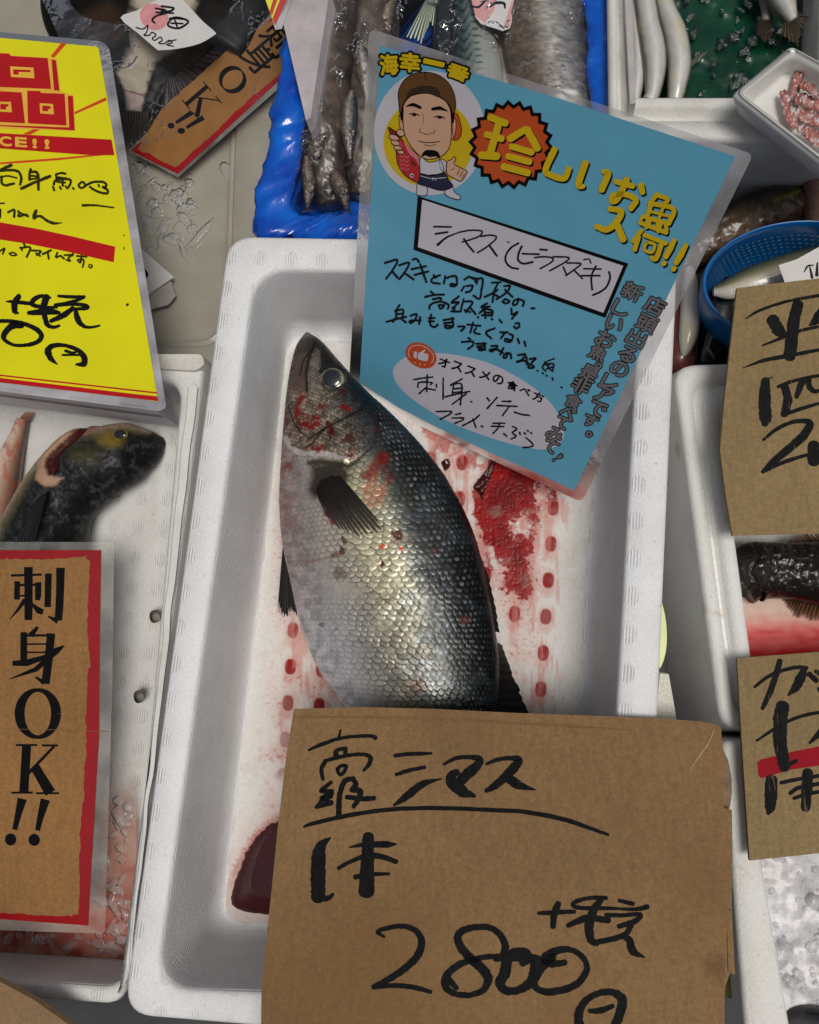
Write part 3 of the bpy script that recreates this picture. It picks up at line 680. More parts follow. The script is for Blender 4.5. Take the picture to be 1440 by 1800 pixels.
# ---- head
hd = sstep(3, -3, dh)
Hc = np.stack([np.interp(Vv, [0, .12, .3, .55, .72, .85, 1], c) for c in zip((112, 100, 94), (122, 106, 96), (132, 116, 100), (120, 110, 98), (52, 52, 52), (20, 22, 24), (8, 8, 9))], -1)
Hc = lin_arr(Hc) * (0.50 + .85 * fbm(X / 9, Y / 9, 51))[..., None]
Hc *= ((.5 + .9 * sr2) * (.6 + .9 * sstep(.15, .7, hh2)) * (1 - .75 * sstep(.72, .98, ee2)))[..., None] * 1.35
fs = np.abs(np.sin(A / 2.3 + 2 * np.sin(Xc * 5))) * np.abs(np.sin(Xc * 4.6 + A / 5.)) ; Hc *= (0.78 + .5 * fs * sstep(640, 690, Y))[..., None]
def hp(pts): return dist_line(X, Y, S_(pts))
snout = sstep(6, -8, sdf(X, Y, S_([(280, 100), (400, 110), (440, 160), (500, 190), (600, 300), (760, 480), (640, 440), (560, 390), (470, 400), (430, 230), (360, 330), (330, 560), (220, 560), (240, 330)])))
Hc = mixin(Hc, lin_arr([40, 32, 31]), snout * .86)
maxil = sstep(4, -4, sdf(X, Y, S_([(300, 280), (380, 260), (345, 420), (350, 560), (320, 610), (225, 560), (235, 440)]))); Hc = mixin(Hc, lin_arr([92, 70, 64]), maxil * .7 * (.6 + .8 * (fbm(X / 6, Y / 18, 52) - .2)))
silv = sstep(3, -3, sdf(X, Y, S_([(425, 240), (465, 250), (460, 330), (440, 440), (450, 520), (480, 590), (400, 570), (372, 560), (372, 420), (395, 330)]))); Hc = mixin(Hc, lin_arr([126, 120, 114]), silv * np.clip(.1 + 1.0 * hh2 * (1 - sstep(.72, .98, ee2)), 0, .8))
dorsal_h = sstep(6, -10, sdf(X, Y, S_([(430, 150), (520, 190), (700, 420), (900, 650), (1010, 760), (960, 900), (930, 830), (890, 720), (780, 600), (660, 480), (600, 400), (470, 420), (470, 300)]))); Hc = mixin(Hc, lin_arr([13, 14, 15]), dorsal_h * .93)
# grooves: mouth, cheek bone, gill cover edge
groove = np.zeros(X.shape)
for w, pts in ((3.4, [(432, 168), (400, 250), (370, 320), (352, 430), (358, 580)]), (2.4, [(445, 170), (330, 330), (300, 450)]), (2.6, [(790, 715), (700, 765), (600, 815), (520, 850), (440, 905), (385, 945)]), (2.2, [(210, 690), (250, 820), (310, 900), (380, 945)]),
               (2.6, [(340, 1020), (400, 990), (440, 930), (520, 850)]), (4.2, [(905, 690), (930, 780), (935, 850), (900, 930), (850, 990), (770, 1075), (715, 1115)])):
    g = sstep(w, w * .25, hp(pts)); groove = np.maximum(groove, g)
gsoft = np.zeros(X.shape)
for w, pts in ((11, [(432, 168), (400, 250), (370, 320), (352, 430), (358, 580)]), (9, [(790, 715), (700, 765), (600, 815), (520, 850), (440, 905), (385, 945)]), (12, [(905, 690), (930, 780), (935, 850), (900, 930), (850, 990), (770, 1075), (715, 1115)])): gsoft = np.maximum(gsoft, sstep(w, 0, hp(pts)))  # soft dark gradient along the grooves, their shade put into the colour
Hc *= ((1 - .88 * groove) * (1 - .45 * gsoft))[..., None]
rim_d = hp([(190, 955), (215, 1010), (270, 1050), (350, 1072), (450, 1068), (540, 1078), (630, 1108), (700, 1118)])
rimw = sstep(6.5, 3.5, rim_d + 5 * (fbm(X / 8, Y / 8, 58) - .5)) * (.55 + .6 * fbm(X / 5, Y / 5, 57)) * sstep(1150, 1090, (Y - 560) * 4.5); Hc = mixin(Hc, lin_arr([206, 196, 194]), rimw * .9)
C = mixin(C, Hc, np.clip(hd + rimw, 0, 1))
post = sstep(9, 1, hp([(940, 860), (905, 950), (830, 1030), (760, 1100), (700, 1160), (600, 1150), (470, 1130), (380, 1140)])) * body; C = mixin(C, lin_arr([38, 24, 22]), post * .8)  # gap behind the gill cover, its shade painted dark
pbase = sstep(12, -8, sdf(X, Y, S_([(400, 1160), (640, 1140), (700, 1250), (640, 1330), (520, 1380), (410, 1420), (370, 1360), (400, 1250)]))); C = mixin(C, lin_arr([26, 18, 17]), pbase * .9)  # shadow round the pectoral fin base, painted on the skin
# blood on the skin
redc = lin_arr([128, 10, 12]); dred = lin_arr([66, 5, 9])
def spot(x, y, r, col, k=1.0, seed=0, cr=True, st=1.0):
    global C
    if cr: x, y = 460 + x / 4.5, 560 + y / 4.5; r = r / 4.5
    d = np.hypot(X - x, (Y - y) * st) + (fbm(X / (r * .5 + 1), Y / (r * .5 + 1), 60 + seed) - .5) * r * 1.5 + (fbm(X / 3, Y / 3, 99) - .5) * 5
    C = mixin(C, col, sstep(r, r * .55, d) * k * upper)
for i, a in enumerate([(485, 700, 42, redc, .95), (640, 580, 52, dred, .85), (548, 905, 62, dred, .95), (700, 955, 60, dred, .8), (665, 715, 34, redc, .8), (440, 715, 26, redc, .6), (300, 640, 40, dred, .6), (290, 740, 50, redc, .75), (300, 850, 60, dred, .7), (380, 850, 70, redc, .7), (450, 1030, 60, redc, .75),
                        (430, 790, 60, redc, .6), (360, 1030, 30, redc, .5), (700, 1090, 40, redc, .5), (900, 880, 50, dred, .7), (205, 1170, 60, redc, .5), (300, 1230, 30, redc, .4), (960, 1110, 80, redc, .55), (900, 1200, 130, redc, .42), (1010, 1270, 80, redc, .4), (830, 1260, 70, dred, .4), (880, 1380, 170, lin_arr([186, 92, 56]), .5), (860, 1250, 90, lin_arr([170, 60, 44]), .45), (520, 1540, 50, redc, .6), (560, 1610, 40, redc, .5), (660, 1770, 26, dred, .8)]):
    spot(a[0], a[1], a[2] * .72, a[3], a[4] * .85, i)
for w, pts, cc_, k in ((26, [(330, 620), (285, 690), (275, 760), (310, 830), (390, 860), (460, 830)], redc, .9), (20, [(300, 740), (380, 790), (450, 800)], redc, .8), (26, [(530, 830), (560, 890), (545, 950)], dred, .95), (22, [(650, 970), (710, 930), (730, 960)], dred, .8), (16, [(400, 1030), (460, 1035), (490, 1010)], redc, .8),
                       (60, [(820, 1240), (900, 1160), (960, 1090)], redc, .55), (30, [(520, 1530), (560, 1610)], redc, .7), (14, [(190, 760), (205, 830)], redc, .8), (24, [(730, 1000), (715, 1090)], dred, .6), (40, [(180, 1160), (230, 1180)], redc, .5), (24, [(640, 690), (700, 720)], redc, .8)):
    dd3 = dist_line(X, Y, S_(pts)) * 4.5 + 46 * (fbm(X / 5, Y / 4, 151) - .5) + 30 * (fbm(X / 2, Y / 2, 152, 2) - .5); C = mixin(C, cc_, sstep(w, w * .3, dd3) * k * upper)
for i, a in enumerate([(700, 944, 13, dred, .9), (671, 960, 6, lin_arr([190, 60, 40]), .9), (705, 964, 5, lin_arr([200, 70, 50]), .9), (766, 969, 7, dred, .9), (671, 992, 6, dred, .95), (604, 967, 9, dred, .8), (604, 950, 6, dred, .7), (590, 975, 8, dred, .6), (600, 1008, 14, dred, .5), (566, 1098, 7, dred, .6), (590, 1105, 5, dred, .6), (735, 1205, 16, dred, .45), (820, 1090, 10, lin_arr([110, 60, 44]), .5)]):
    spot(*a[:4], a[4], 40 + i, cr=False)
smr = sstep(5, 1, dist_line(X, Y, [(540, 990), (570, 982), (600, 972)]) + (fbm(X / 5, Y / 5, 71) - .5) * 6); C = mixin(C, redc, smr * .35)
C = np.clip(C, 0.002, 0.9)
# relief
h = sA * (0.00024 * hgt * (1 - edge) - 0.00010 * edge)
h += fine * 0.00010 * (fs - .4) + hd * .00016 * hh2
h -= groove * 0.0003 * (hd > .3); h += rimw * 0.0006
h -= sstep(14, 2, hp([(940, 860), (905, 950), (830, 1030), (760, 1100), (700, 1150)])) * body * .0016
op = sstep(0, -16, sdf(X, Y, S_([(800, 715), (900, 690), (935, 850), (870, 970), (740, 1100), (500, 1085), (400, 1000), (520, 850), (650, 790)]))); h += op * .0014
ck = sstep(0, -18, sdf(X, Y, S_([(330, 590), (560, 600), (780, 700), (600, 800), (400, 920), (260, 840), (215, 700)]))); h += ck * .0010
eye_d = np.hypot(X - 584, Y - 667); h -= sstep(23, 15, eye_d) * .0022
h += (fbm(A / 40, Xc / 3, 33) - .5) * .0010 * body
P = P + Nn * (h * upper)[..., None]
met = np.clip(0.55 * upper * (1 - .92 * back) * (1 - snout) * (1 - dorsal_h), 0, 1) * (0.6 + .4 * srnd) * np.where(C.sum(-1) > .12, 1, .3)
NTt = len(tau); Vall = np.vstack([P.reshape(-1, 3), mid[0:1] , mid[-1:]])
Fc = grid_faces(NS, NTt, True)
M_fish, nt, b = new_mat('silver_fish_skin')
a = nt.nodes.new('ShaderNodeAttribute'); a.attribute_name = 'Col'; nt.links.new(a.outputs['Color'], b.inputs['Base Color'])
w = nt.nodes.new('ShaderNodeAttribute'); w.attribute_name = 'met'; nt.links.new(w.outputs['Fac'], b.inputs['Metallic'])
n = noise_node(nt, 300, 4); nt.links.new(ramp(nt, n.outputs[0], [(.3, (.20,) * 3), (.7, (.40,) * 3)]).outputs[0], b.inputs['Roughness'])
b.inputs['Coat Weight'].default_value = .12; b.inputs['Coat Roughness'].default_value = .18; b.inputs['Specular IOR Level'].default_value = .22
o0 = mid[NS // 2].copy(); o0[2] = ZF
fish = thing('sea_bass', o0, 'large silver scaled fish with a dark back and bloody head, in the central box', 'fish')
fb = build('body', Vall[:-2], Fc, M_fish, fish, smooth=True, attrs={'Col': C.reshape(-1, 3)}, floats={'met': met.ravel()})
# eye: dome with iris ring and cloudy pupil
ez = float(np.max(P[np.hypot(X - 584, Y - 667) < 8][:, 2])) if np.any(np.hypot(X - 584, Y - 667) < 8) else .06
def dome(name, c, rx, ry, z, h, mat, parent, nr=14, na=40, r0=0.0):
    t = np.linspace(r0, 1, nr); an = np.linspace(0, 2 * PI, na, endpoint=False)
    L = []
    for tt in t[::-1]: L.append(at(np.stack([c[0] + rx * tt * np.cos(an), c[1] + ry * tt * np.sin(an)], 1), z + h * math.sqrt(max(0, 1 - tt * tt * .92))))
    return build(name, np.vstack(L), [list(f) for f in grid_faces(nr, na, True)] + ([list(range((nr - 1) * na, nr * na))] if r0 == 0 else []), mat, parent, smooth=True)
M_iris = plain('iris_gold', lin(132, 126, 96), 0.2, 0.3, 300, metal=.3, coat=.6)
M_pup = plain('cloudy_pupil', lin(26, 32, 40), 0.12, 0.25, 200, coat=.8, spec=.6)
M_socket = plain('eye_socket', lin(10, 10, 11), 0.35, 0.2, 90)
e0 = dome('eye', (584, 667), 21.5, 20.5, ez - .0026, .0034, M_iris, fish)
dome('pupil', (583.4, 664.6), 17.2, 16.2, ez - .0004, .0018, M_pup, e0)
dome('eye_socket', (583, 667), 28.5, 27, ez - .0040, .0036, M_socket, fish, r0=.0)
# fins
def fin(name, base, tips, z0, z1, mat, parent, nr=40, nt_=28, sag=0.0, notch=.10, seed=0, ridge=.0006, clear=True):
    """fan of rays between a base polyline and a tip polyline (pixels)"""
    rp = lambda p, n: np.stack([np.interp(np.linspace(0, 1, n), np.linspace(0, 1, len(p)), np.array(p, float)[:, k]) for k in range(2)], 1)
    n = nr * 4 + 1; Bp, Tp = rp(base, n), rp(tips, n); r = np.random.default_rng(seed).random(nr + 2)
    ph = np.arange(n) / 4; saw = np.abs((ph % 1) - .5) * 2
    ext = 1 - notch * (1 - saw) * (0.4 + r[(ph + .5).astype(int)]) ; ext = ext - .06 * r[(ph + .5).astype(int)]
    t = np.linspace(0, 1, nt_)
    pts = Bp[:, None] + (Tp - Bp)[:, None] * (t[None] * ext[:, None])[..., None]
    zz = z0 + (z1 - z0) * t[None] + sag * np.sin(t[None] * PI) + ridge * saw[:, None] * (1 - .5 * t[None])
    V = at(pts.reshape(-1, 2), zz.ravel())
    cc = np.ones((n, nt_, 3)) * (0.35 + 2.0 * saw[:, None, None] ** 3 * np.linspace(.3, 1.3, nt_)[None, :, None])
    al = np.clip(1.25 - 1.15 * np.linspace(0, 1, nt_)[None, :] ** 1.3 * (1 - saw[:, None]) , .12, 1) if clear else np.ones((n, nt_))
    return build(name, V, grid_faces(n, nt_), mat, parent, smooth=True, attrs={'Col': (cc * np.array(FINC)[None, None]).reshape(-1, 3)}, floats={'alp': al.ravel()})
FINC = lin(24, 15, 12)
M_fin = attr_mat('dark_fin', 0.5, coat=.08, spec=.25)
_a = M_fin.node_tree.nodes.new('ShaderNodeAttribute'); _a.attribute_name = 'alp'; M_fin.node_tree.links.new(_a.outputs['Fac'], M_fin.node_tree.nodes['Principled BSDF'].inputs['Alpha'])
zt = lambda x, y: float(np.interp(0, [0], [np.mean(P[(np.hypot(X - x, Y - y) < 5) & upper][:, 2])]))
zb_ = zt(590, 850); ztip = zt(640, 915)
fin('pectoral_fin', S_([(430, 1372), (440, 1320), (475, 1275), (550, 1240), (625, 1245)]), S_([(505, 1560), (600, 1660), (700, 1715), (800, 1745), (900, 1730), (985, 1690), (990, 1672)]), zb_ + .0015, ztip + .0035, M_fin, fish, nr=15, sag=.002, seed=4, notch=.16)
FINC = lin(20, 17, 15)
fin('pelvic_fin', [(500, 925), (512, 935)], [(487, 1082), (496, 1090), (508, 1084), (516, 1078), (526, 1088)], ZF + .034, ZF + .022, M_fin, fish, nr=9, notch=.1, seed=5, clear=False)
FINC = lin(10, 8, 8)
fin('dorsal_fin', [(836, 960), (852, 1010), (862, 1060), (869, 1110)], [(845, 975), (862, 1020), (873, 1070), (879, 1112)], ZF + .034, ZF + .032, M_fin, fish, nr=9, notch=.2, seed=6, clear=False)
fin('dorsal_fin', [(868, 1125), (873, 1180), (872, 1250), (862, 1330)], [(884, 1135), (902, 1185), (932, 1250), (930, 1330)], ZF + .034, ZF + .02, M_fin, fish, nr=13, notch=.05, seed=7, clear=False)
FINC = lin(40, 34, 30)
fin('anal_fin', [(690, 1400), (715, 1450)], [(655, 1440), (700, 1480)], ZF + .02, ZF + .012, M_fin, fish, nr=8, seed=8)
fin('tail_fin', [(740, 1512), (800, 1506)], [(690, 1600), (740, 1590), (790, 1585), (850, 1590)], ZF + .010, ZF + .008, M_fin, fish, nr=16, seed=9)

# ------------------------------------------------------------------ smaller fish: a tube along a spine with its own colouring
def small_fish(name, label, spine, z, hr, colfn, mat, group=None, tail=None, tailc=None, ns=170, nu=72, cat='fish', amp=0.0, parts=None, dz=None):
    """spine rows (x, y, half width px); hr = height / half width"""
    R = interp_rows(spine, ns); p = R[:, :2]; t = np.gradient(p, axis=0); t /= np.linalg.norm(t, axis=1)[:, None]; nn = np.stack([-t[:, 1], t[:, 0]], 1)
    wpx = np.maximum(R[:, 2], .6); hz = wpx / 2600 * hr; zm = z + hz
    a, c = at(p + nn * wpx[:, None], zm), at(p - nn * wpx[:, None], zm); md = (a + c) / 2; hf = (c - a) / 2
    ta = np.linspace(0, 2 * PI, nu, endpoint=False)
    Q = md[:, None] + hf[:, None] * (-np.cos(ta))[None, :, None]; Q[:, :, 2] += hz[:, None] * np.sin(ta)[None]
    u = np.repeat(np.linspace(0, 1, ns)[:, None], nu, 1); v = np.repeat(((1 - np.cos(ta)) / 2)[None], ns, 0)
    if amp: Q[:, :, 2] += amp * (fbm(u * 22, v * 9, 5) - .5) * (np.sin(ta) > -.2)
    xy = proj(Q.reshape(-1, 3))
    if dz is not None: Q[:, :, 2] += dz(xy[:, 0].reshape(ns, nu), xy[:, 1].reshape(ns, nu)) * (np.sin(ta) > -.1)
    Cc = np.clip(colfn(u, v, xy[:, 0].reshape(ns, nu), xy[:, 1].reshape(ns, nu)), .002, .9)
    o0 = md[ns // 2].copy(); o0[2] = z
    if tail is None and parts is None:
        F = [list(f) for f in grid_faces(ns, nu, True)] + [list(range(nu)), list(range((ns - 1) * nu, ns * nu))]
        return tag(build(name, Q.reshape(-1, 3), F, mat, smooth=True, loc=o0, attrs={'Col': Cc.reshape(-1, 3)}), label, cat, group)
    th = thing(name, o0, label, cat, group)
    F = [list(f) for f in grid_faces(ns, nu, True)] + [list(range(nu)), list(range((ns - 1) * nu, ns * nu))]
    build('body', Q.reshape(-1, 3), F, mat, th, smooth=True, attrs={'Col': Cc.reshape(-1, 3)})
    if tail:
        global FINC
        FINC = tailc; fin('tail_fin', tail[0], tail[1], float(zm[-1]), z + .002, M_fin, th, nr=12, seed=3)
    return th
def stops_col(vs, cs):
    cs = np.array(cs, float)
    return lambda v: lin_arr(np.stack([np.interp(v, vs, cs[:, k]) for k in range(3)], -1))
M_wetfish = attr_mat('wet_fish_skin', 0.24, coat=.35, bump=(420, .12))
M_dull = attr_mat('dull_fish_skin', .5, coat=.04, spec=.22, bump=(300, .14))
M_flat = attr_mat('flatfish_skin', .42, coat=0, spec=.18, bump=(300, .15))
M_matfish = attr_mat('slimy_fish_skin', 0.34, coat=.2, bump=(260, .22))

# dark headed fish in the left box: head up to the right, body going down behind the red framed sign
g_o = [(86, 836), (78, 820), (82, 802), (98, 786), (118, 768), (138, 752), (150, 742), (158, 744), (148, 758), (130, 776), (112, 790), (100, 806), (100, 826)]
gflap = [(62, 842), (68, 808), (90, 780), (116, 758), (136, 742), (146, 738), (152, 748), (130, 768), (106, 786), (90, 802), (84, 818), (94, 838), (112, 840), (98, 854), (78, 856)]
jaw_ = [(118, 768), (134, 748), (146, 738), (168, 738), (170, 750), (158, 760), (140, 766)]
def col_mullet(u, v, x, y):
    c = stops_col([0, .12, .24, .34, .45, 1], [(176, 154, 136), (160, 138, 118), (92, 84, 62), (44, 46, 42), (28, 31, 32), (17, 18, 19)])(v)
    wb, wv = worley(x + 4 * fbm(x / 8, y / 8, 3), y, 9.5, 4); sk = sstep(.26, .36, v); c = c * (0.55 + .9 * fbm(x / 6, y / 6, 7))[..., None] * (1 - .75 * sk * (1 - sstep(.02, .20, wb)))[..., None] * (1 + .9 * sk * (wv - .5))[..., None]
    c = mixin(c, lin_arr([86, 88, 92]), .35 * sstep(.55, .7, fbm(x / 9, y / 9, 8)) * sstep(.35, .5, v))
    c = mixin(c, lin_arr([132, 112, 44]), .7 * sstep(30, 6, np.hypot((x - 195) * .8, (y - 772) * 1.3)))
    c = mixin(c, lin_arr([70, 66, 30]), .5 * sstep(34, 8, np.hypot((x - 150) * .7, (y - 800) * 1.4)))
    c = mixin(c, lin_arr([18, 17, 17]), .8 * sstep(30, 8, np.hypot(x - 282, y - 770)))
    ed = fbm(x / 4, y / 4, 9) - .5
    c = mixin(c, lin_arr([186, 150, 122]), .8 * sstep(3, -3, sdf(x, y, gflap) + 5 * ed)); c = mixin(c, lin_arr([150, 96, 84]), .7 * sstep(3, -3, sdf(x, y, jaw_) + 5 * ed)); c = mixin(c, lin_arr([58, 8, 10]), .95 * sstep(2, -2, sdf(x, y, g_o) + 3 * ed))
    return c
mul = small_fish('dark_fish', 'dark headed fish with a yellow eye and open gill, in the left foam box',
    [(288, 774, 6), (275, 779, 22), (255, 786, 37), (232, 792, 50), (201, 804, 57), (164, 817, 65), (134, 841, 64), (106, 872, 62), (87, 912, 66), (74, 955, 74), (72, 990, 75), (84, 1040, 70), (78, 1120, 62), (70, 1220, 48), (64, 1320, 30), (62, 1380, 16)][::1], 0.031, 1.15,
    lambda u, v, x, y: col_mullet(u, v, x, y), M_dull, parts=1, amp=.002, ns=420, nu=260, dz=lambda x, y: -.005 * sstep(4, -5, sdf(x, y, g_o)) + .0016 * sstep(3, -6, sdf(x, y, gflap)) - .0010 * sstep(20, 14, np.hypot(x - 211, (y - 764) * 1.3)) + .0007 * (fbm(x / 9, y / 9, 14) - .5))
mb = [o for o in mul.children if o.name.startswith('body')][0]
zz_ = surf_z(mb, 211, 764, 9)
ey = dome('eye', (211, 763), 14, 10, zz_ - .0016, .0030, plain('eye_ring_yellow', lin(112, 102, 44), .4, .3, 200, coat=.5), mul)
dome('pupil', (211, 763), 11, 7.8, zz_ + .0004, .0016, M_pup, ey)
M_gill = plain('open_gill', lin(74, 12, 14), 0.3, 0.5, 160, .4, coat=.4)
M_flesh = plain('pale_flesh', lin(196, 164, 146), 0.35, 0.2, 120, .3, coat=.3)
def patch(name, poly, z, h, mat, parent, n=5):
    r = smooth_closed(poly, n); c = r.mean(0); m = len(r)
    L = [at(c + (r - c) * t, z + h * k) for t, k in ((1, 0), (.9, .7), (.7, 1), (.35, 1.05))]
    return build(name, np.vstack(L), [list(f) for f in grid_faces(4, m, True)] + [list(range(3 * m, 4 * m))], mat, parent, smooth=True)
FINC = lin(30, 30, 34)
fin('pectoral_fin', [(62, 880), (84, 862)], [(30, 960), (44, 985), (60, 960), (80, 880)], surf_z(mb, 74, 872) + .001, surf_z(mb, 52, 950) + .002, M_fin, mul, nr=9, seed=14)
def col_pink(u, v, x, y):
    c = stops_col([0, .3, .6, .8, 1], [(196, 170, 158), (206, 184, 170), (190, 160, 142), (150, 116, 96), (90, 70, 60)])(v)
    c = mixin(c, lin_arr([160, 70, 64]), .55 * sstep(.55, .72, fbm(x / 8, y / 14, 17)))
    return c * (.85 + .3 * fbm(x / 5, y / 5, 18))[..., None]
small_fish('pink_fish', 'pale pink fish tapering to its tail at the far left below the yellow sign', [(40, 738, 11), (32, 765, 14), (20, 800, 20), (8, 840, 26), (-6, 890, 32), (-20, 950, 36), (-36, 1020, 38), (-50, 1100, 34), (-60, 1180, 20)], .031, 1.0, lambda u, v, x, y: col_pink(u, v, x, y), M_wetfish,
           tail=([(30, 740), (50, 740)], [(46, 722), (62, 724)]), tailc=lin(170, 120, 104))
# black fish in the red water of the right box
M_redw, nt, b = new_mat('red_water'); nn_ = noise_node(nt, 14, 4); nt.links.new(ramp(nt, nn_.outputs[0], [(.3, lin(122, 8, 8)), (.7, lin(164, 16, 14))]).outputs[0], b.inputs['Base Color']); b.inputs['Roughness'].default_value = .08
gx, gy = np.meshgrid(np.linspace(1290, 1760, 60), np.linspace(1050, 1260, 60))
rz = .043 + .0006 * fbm(gx / 12, gy / 12, 3)
V = at(np.stack([gx.ravel(), gy.ravel()], 1), rz.ravel())
f_ = sstep(1070, 1122, gy + 14 * (fbm(gx / 14, gy / 14, 6) - .5))
tag(build('red_water', V, grid_faces(60, 60), M_redw, smooth=True, attrs={'Col': mixin(np.ones((*gx.shape, 3)) * lin_arr([200, 168, 150]), lin_arr([225, 3, 3]), f_).reshape(-1, 3)}), 'bright red bloody water lying in the right foam box', 'water', kind='stuff')
M_redw2 = attr_mat('red_water_shallow', .3, spec=.2); bpy.data.objects['red_water'].data.materials[0] = M_redw2
def col_black(u, v, x, y):
    c = stops_col([0, .2, .5, .8, 1], [(16, 12, 11), (22, 20, 19), (34, 33, 30), (24, 21, 19), (14, 9, 8)])(v) * (.6 + .9 * fbm(x / 6, y / 6, 27))[..., None]
    return mixin(c, lin_arr([120, 120, 112]), .7 * (vnoise(x / 2.0, y / 2.0, 28) > .93) * sstep(1330, 1380, x))
small_fish('black_fish', 'slimy black fish in the right foam box with red water below it', [(1296, 1030, 42), (1320, 1008, 54), (1350, 1003, 50), (1390, 1004, 50), (1440, 1008, 56), (1520, 1014, 68), (1620, 1020, 60), (1700, 1020, 30)], .034, 1.0, col_black, M_matfish, parts=1, amp=.004, ns=260, nu=160, dz=lambda x, y: .0008 * (fbm(x / 9, y / 7, 29) - .5) - .002 * sstep(5, 1, np.abs(x - 1328 - 6 * np.sin(y / 9))))
FINC = lin(92, 58, 30)
bf = bpy.data.objects['black_fish']
fin('fin', [(1380, 1048), (1410, 1056), (1450, 1062), (1500, 1068)], [(1376, 1052), (1396, 1086), (1440, 1096), (1490, 1104)], .048, .045, M_fin, bf, nr=18, notch=.35, seed=21, ridge=.002)
fin('fin', [(1388, 962), (1420, 956), (1460, 952)], [(1382, 950), (1402, 938), (1440, 930)], .048, .046, M_fin, bf, nr=12, notch=.5, seed=22, ridge=.002)

# ------------------------------------------------------------------ signs
M_ink = ink_mat('marker_ink'); M_dry = ink_mat('dry_brush_ink', dry=True); M_black = plain('print_black', lin(12, 12, 13), .4, .1, 60, spec=.12)
M_kraft2 = kraft_mat('kraft_card_pale', lin(142, 121, 84)); M_kraftr = kraft_mat('kraft_print', lin(150, 110, 66))
pc = plane_z((517, 1245), .128, (1268, 1278), .124, (462, 1800), .176)
o0c = pc.on([(870, 1560)])[0].copy(); o0c[2] -= .01
_sp = lambda x, y: tuple(float(q) for q in pc.on([(x, y)])[0] - o0c)
M_kraft = kraft_mat('kraft_card', lin(140, 110, 74), [(_sp(1262, 1700), .012, .55, lin(84, 54, 34)), (_sp(1240, 1560), .03, .3, lin(120, 84, 54)), (_sp(640, 1790), .09, .4, lin(112, 80, 44)), (_sp(980, 1790), .05, .35, lin(116, 84, 50)), (_sp(820, 1262), .04, .25, lin(112, 86, 54))])  # lower right spot is a smudge; bottom pair paints in the photographer's shadow
M_core = plain('card_core', lin(92, 68, 46), .9, .3, 900)
M_torn = plain('torn_liner', lin(130, 108, 84), .9, .3, 160, .4)
M_red = plain('print_red', lin(146, 8, 18), .35, .12, 40, coat=.3)
M_lam = film_mat('laminate_edge', (.62, .62, .66), .52, .22, .22, 38, bump=.15, bscale=60)
M_lam2 = film_mat('laminate_clear', (.72, .70, .64), .22, .22, .12, 30, bump=.12, bscale=50)

def jag(poly, amp, step=9, seed=0):
    r = np.random.default_rng(seed); out = []; p = np.asarray(poly, float)
    for i in range(len(p)):
        a, b = p[i], p[(i + 1) % len(p)]; L = np.linalg.norm(b - a); n = max(2, int(L / step)); d = (b - a) / L; nn = np.array([-d[1], d[0]])
        for t in np.linspace(0, 1, n, endpoint=False): out.append(a + (b - a) * t + nn * amp * r.standard_normal() * (t > 0))
    return np.array(out)

# --- big cardboard price sign ---------------------------------------------------------------
pc = plane_z((517, 1245), .128, (1268, 1278), .124, (462, 1800), .176)
o0 = pc.on([(870, 1560)])[0].copy(); o0[2] -= .01
card = thing('cardboard_sign', o0, 'large brown cardboard price sign over the big fish, hand lettered with 2800', 'cardboard sign', 'hand lettered cardboard price signs')
front = [(517, 1246), (640, 1243), (760, 1246), (900, 1253), (1040, 1258), (1150, 1262), (1230, 1268), (1258, 1273), (1268, 1279)]
right = [(1269, 1300), (1272, 1306), (1270, 1312), (1273, 1330), (1273, 1420), (1287, 1424), (1288, 1500), (1287, 1560), (1280, 1600), (1276, 1680), (1274, 1760), (1273, 1960)]
left = [(446, 1960), (459, 1795), (460, 1720), (464, 1690), (478, 1560), (490, 1440), (503, 1330)]
fp = jag(front, .35, 14, 1)[:-30] if False else np.array(front + right + left, float)
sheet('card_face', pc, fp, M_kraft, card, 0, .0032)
# folded back leaf: seen at the torn right side, leans down into the box as the sign's foot
back = [(1262, 1282), (1271, 1296), (1276, 1318), (1284, 1334), (1290, 1362), (1291, 1392), (1288, 1414), (1284, 1424), (1289, 1500), (1291, 1600), (1294, 1680), (1297, 1716), (1288, 1712), (1270, 1760), (1200, 1900), (700, 1900), (700, 1400)]
sheet('back_leaf', pc, back, M_torn, card, -.0052, .0025)
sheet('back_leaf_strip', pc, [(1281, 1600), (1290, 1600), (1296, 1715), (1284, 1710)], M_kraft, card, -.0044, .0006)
foot_top = pc.on([(560, 1250), (1230, 1274)]) - pc.n * .006; foot_bot = at([(600, 1400), (1000, 1400)], .05)
build('support_leaf', np.vstack([foot_top, foot_top - [0, .003, 0], foot_bot, foot_bot - [0, .003, 0]]), [[0, 1, 3, 2], [0, 2, 5, 4][::1] if False else [0, 4, 6, 2], [4, 5, 7, 6], [5, 1, 3, 7], [1, 0, 2, 3], [2, 3, 7, 6]] if False else [[0, 1, 5, 4], [2, 3, 7, 6], [0, 4, 6, 2], [1, 3, 7, 5], [0, 2, 3, 1], [4, 5, 7, 6]], M_kraft, card)
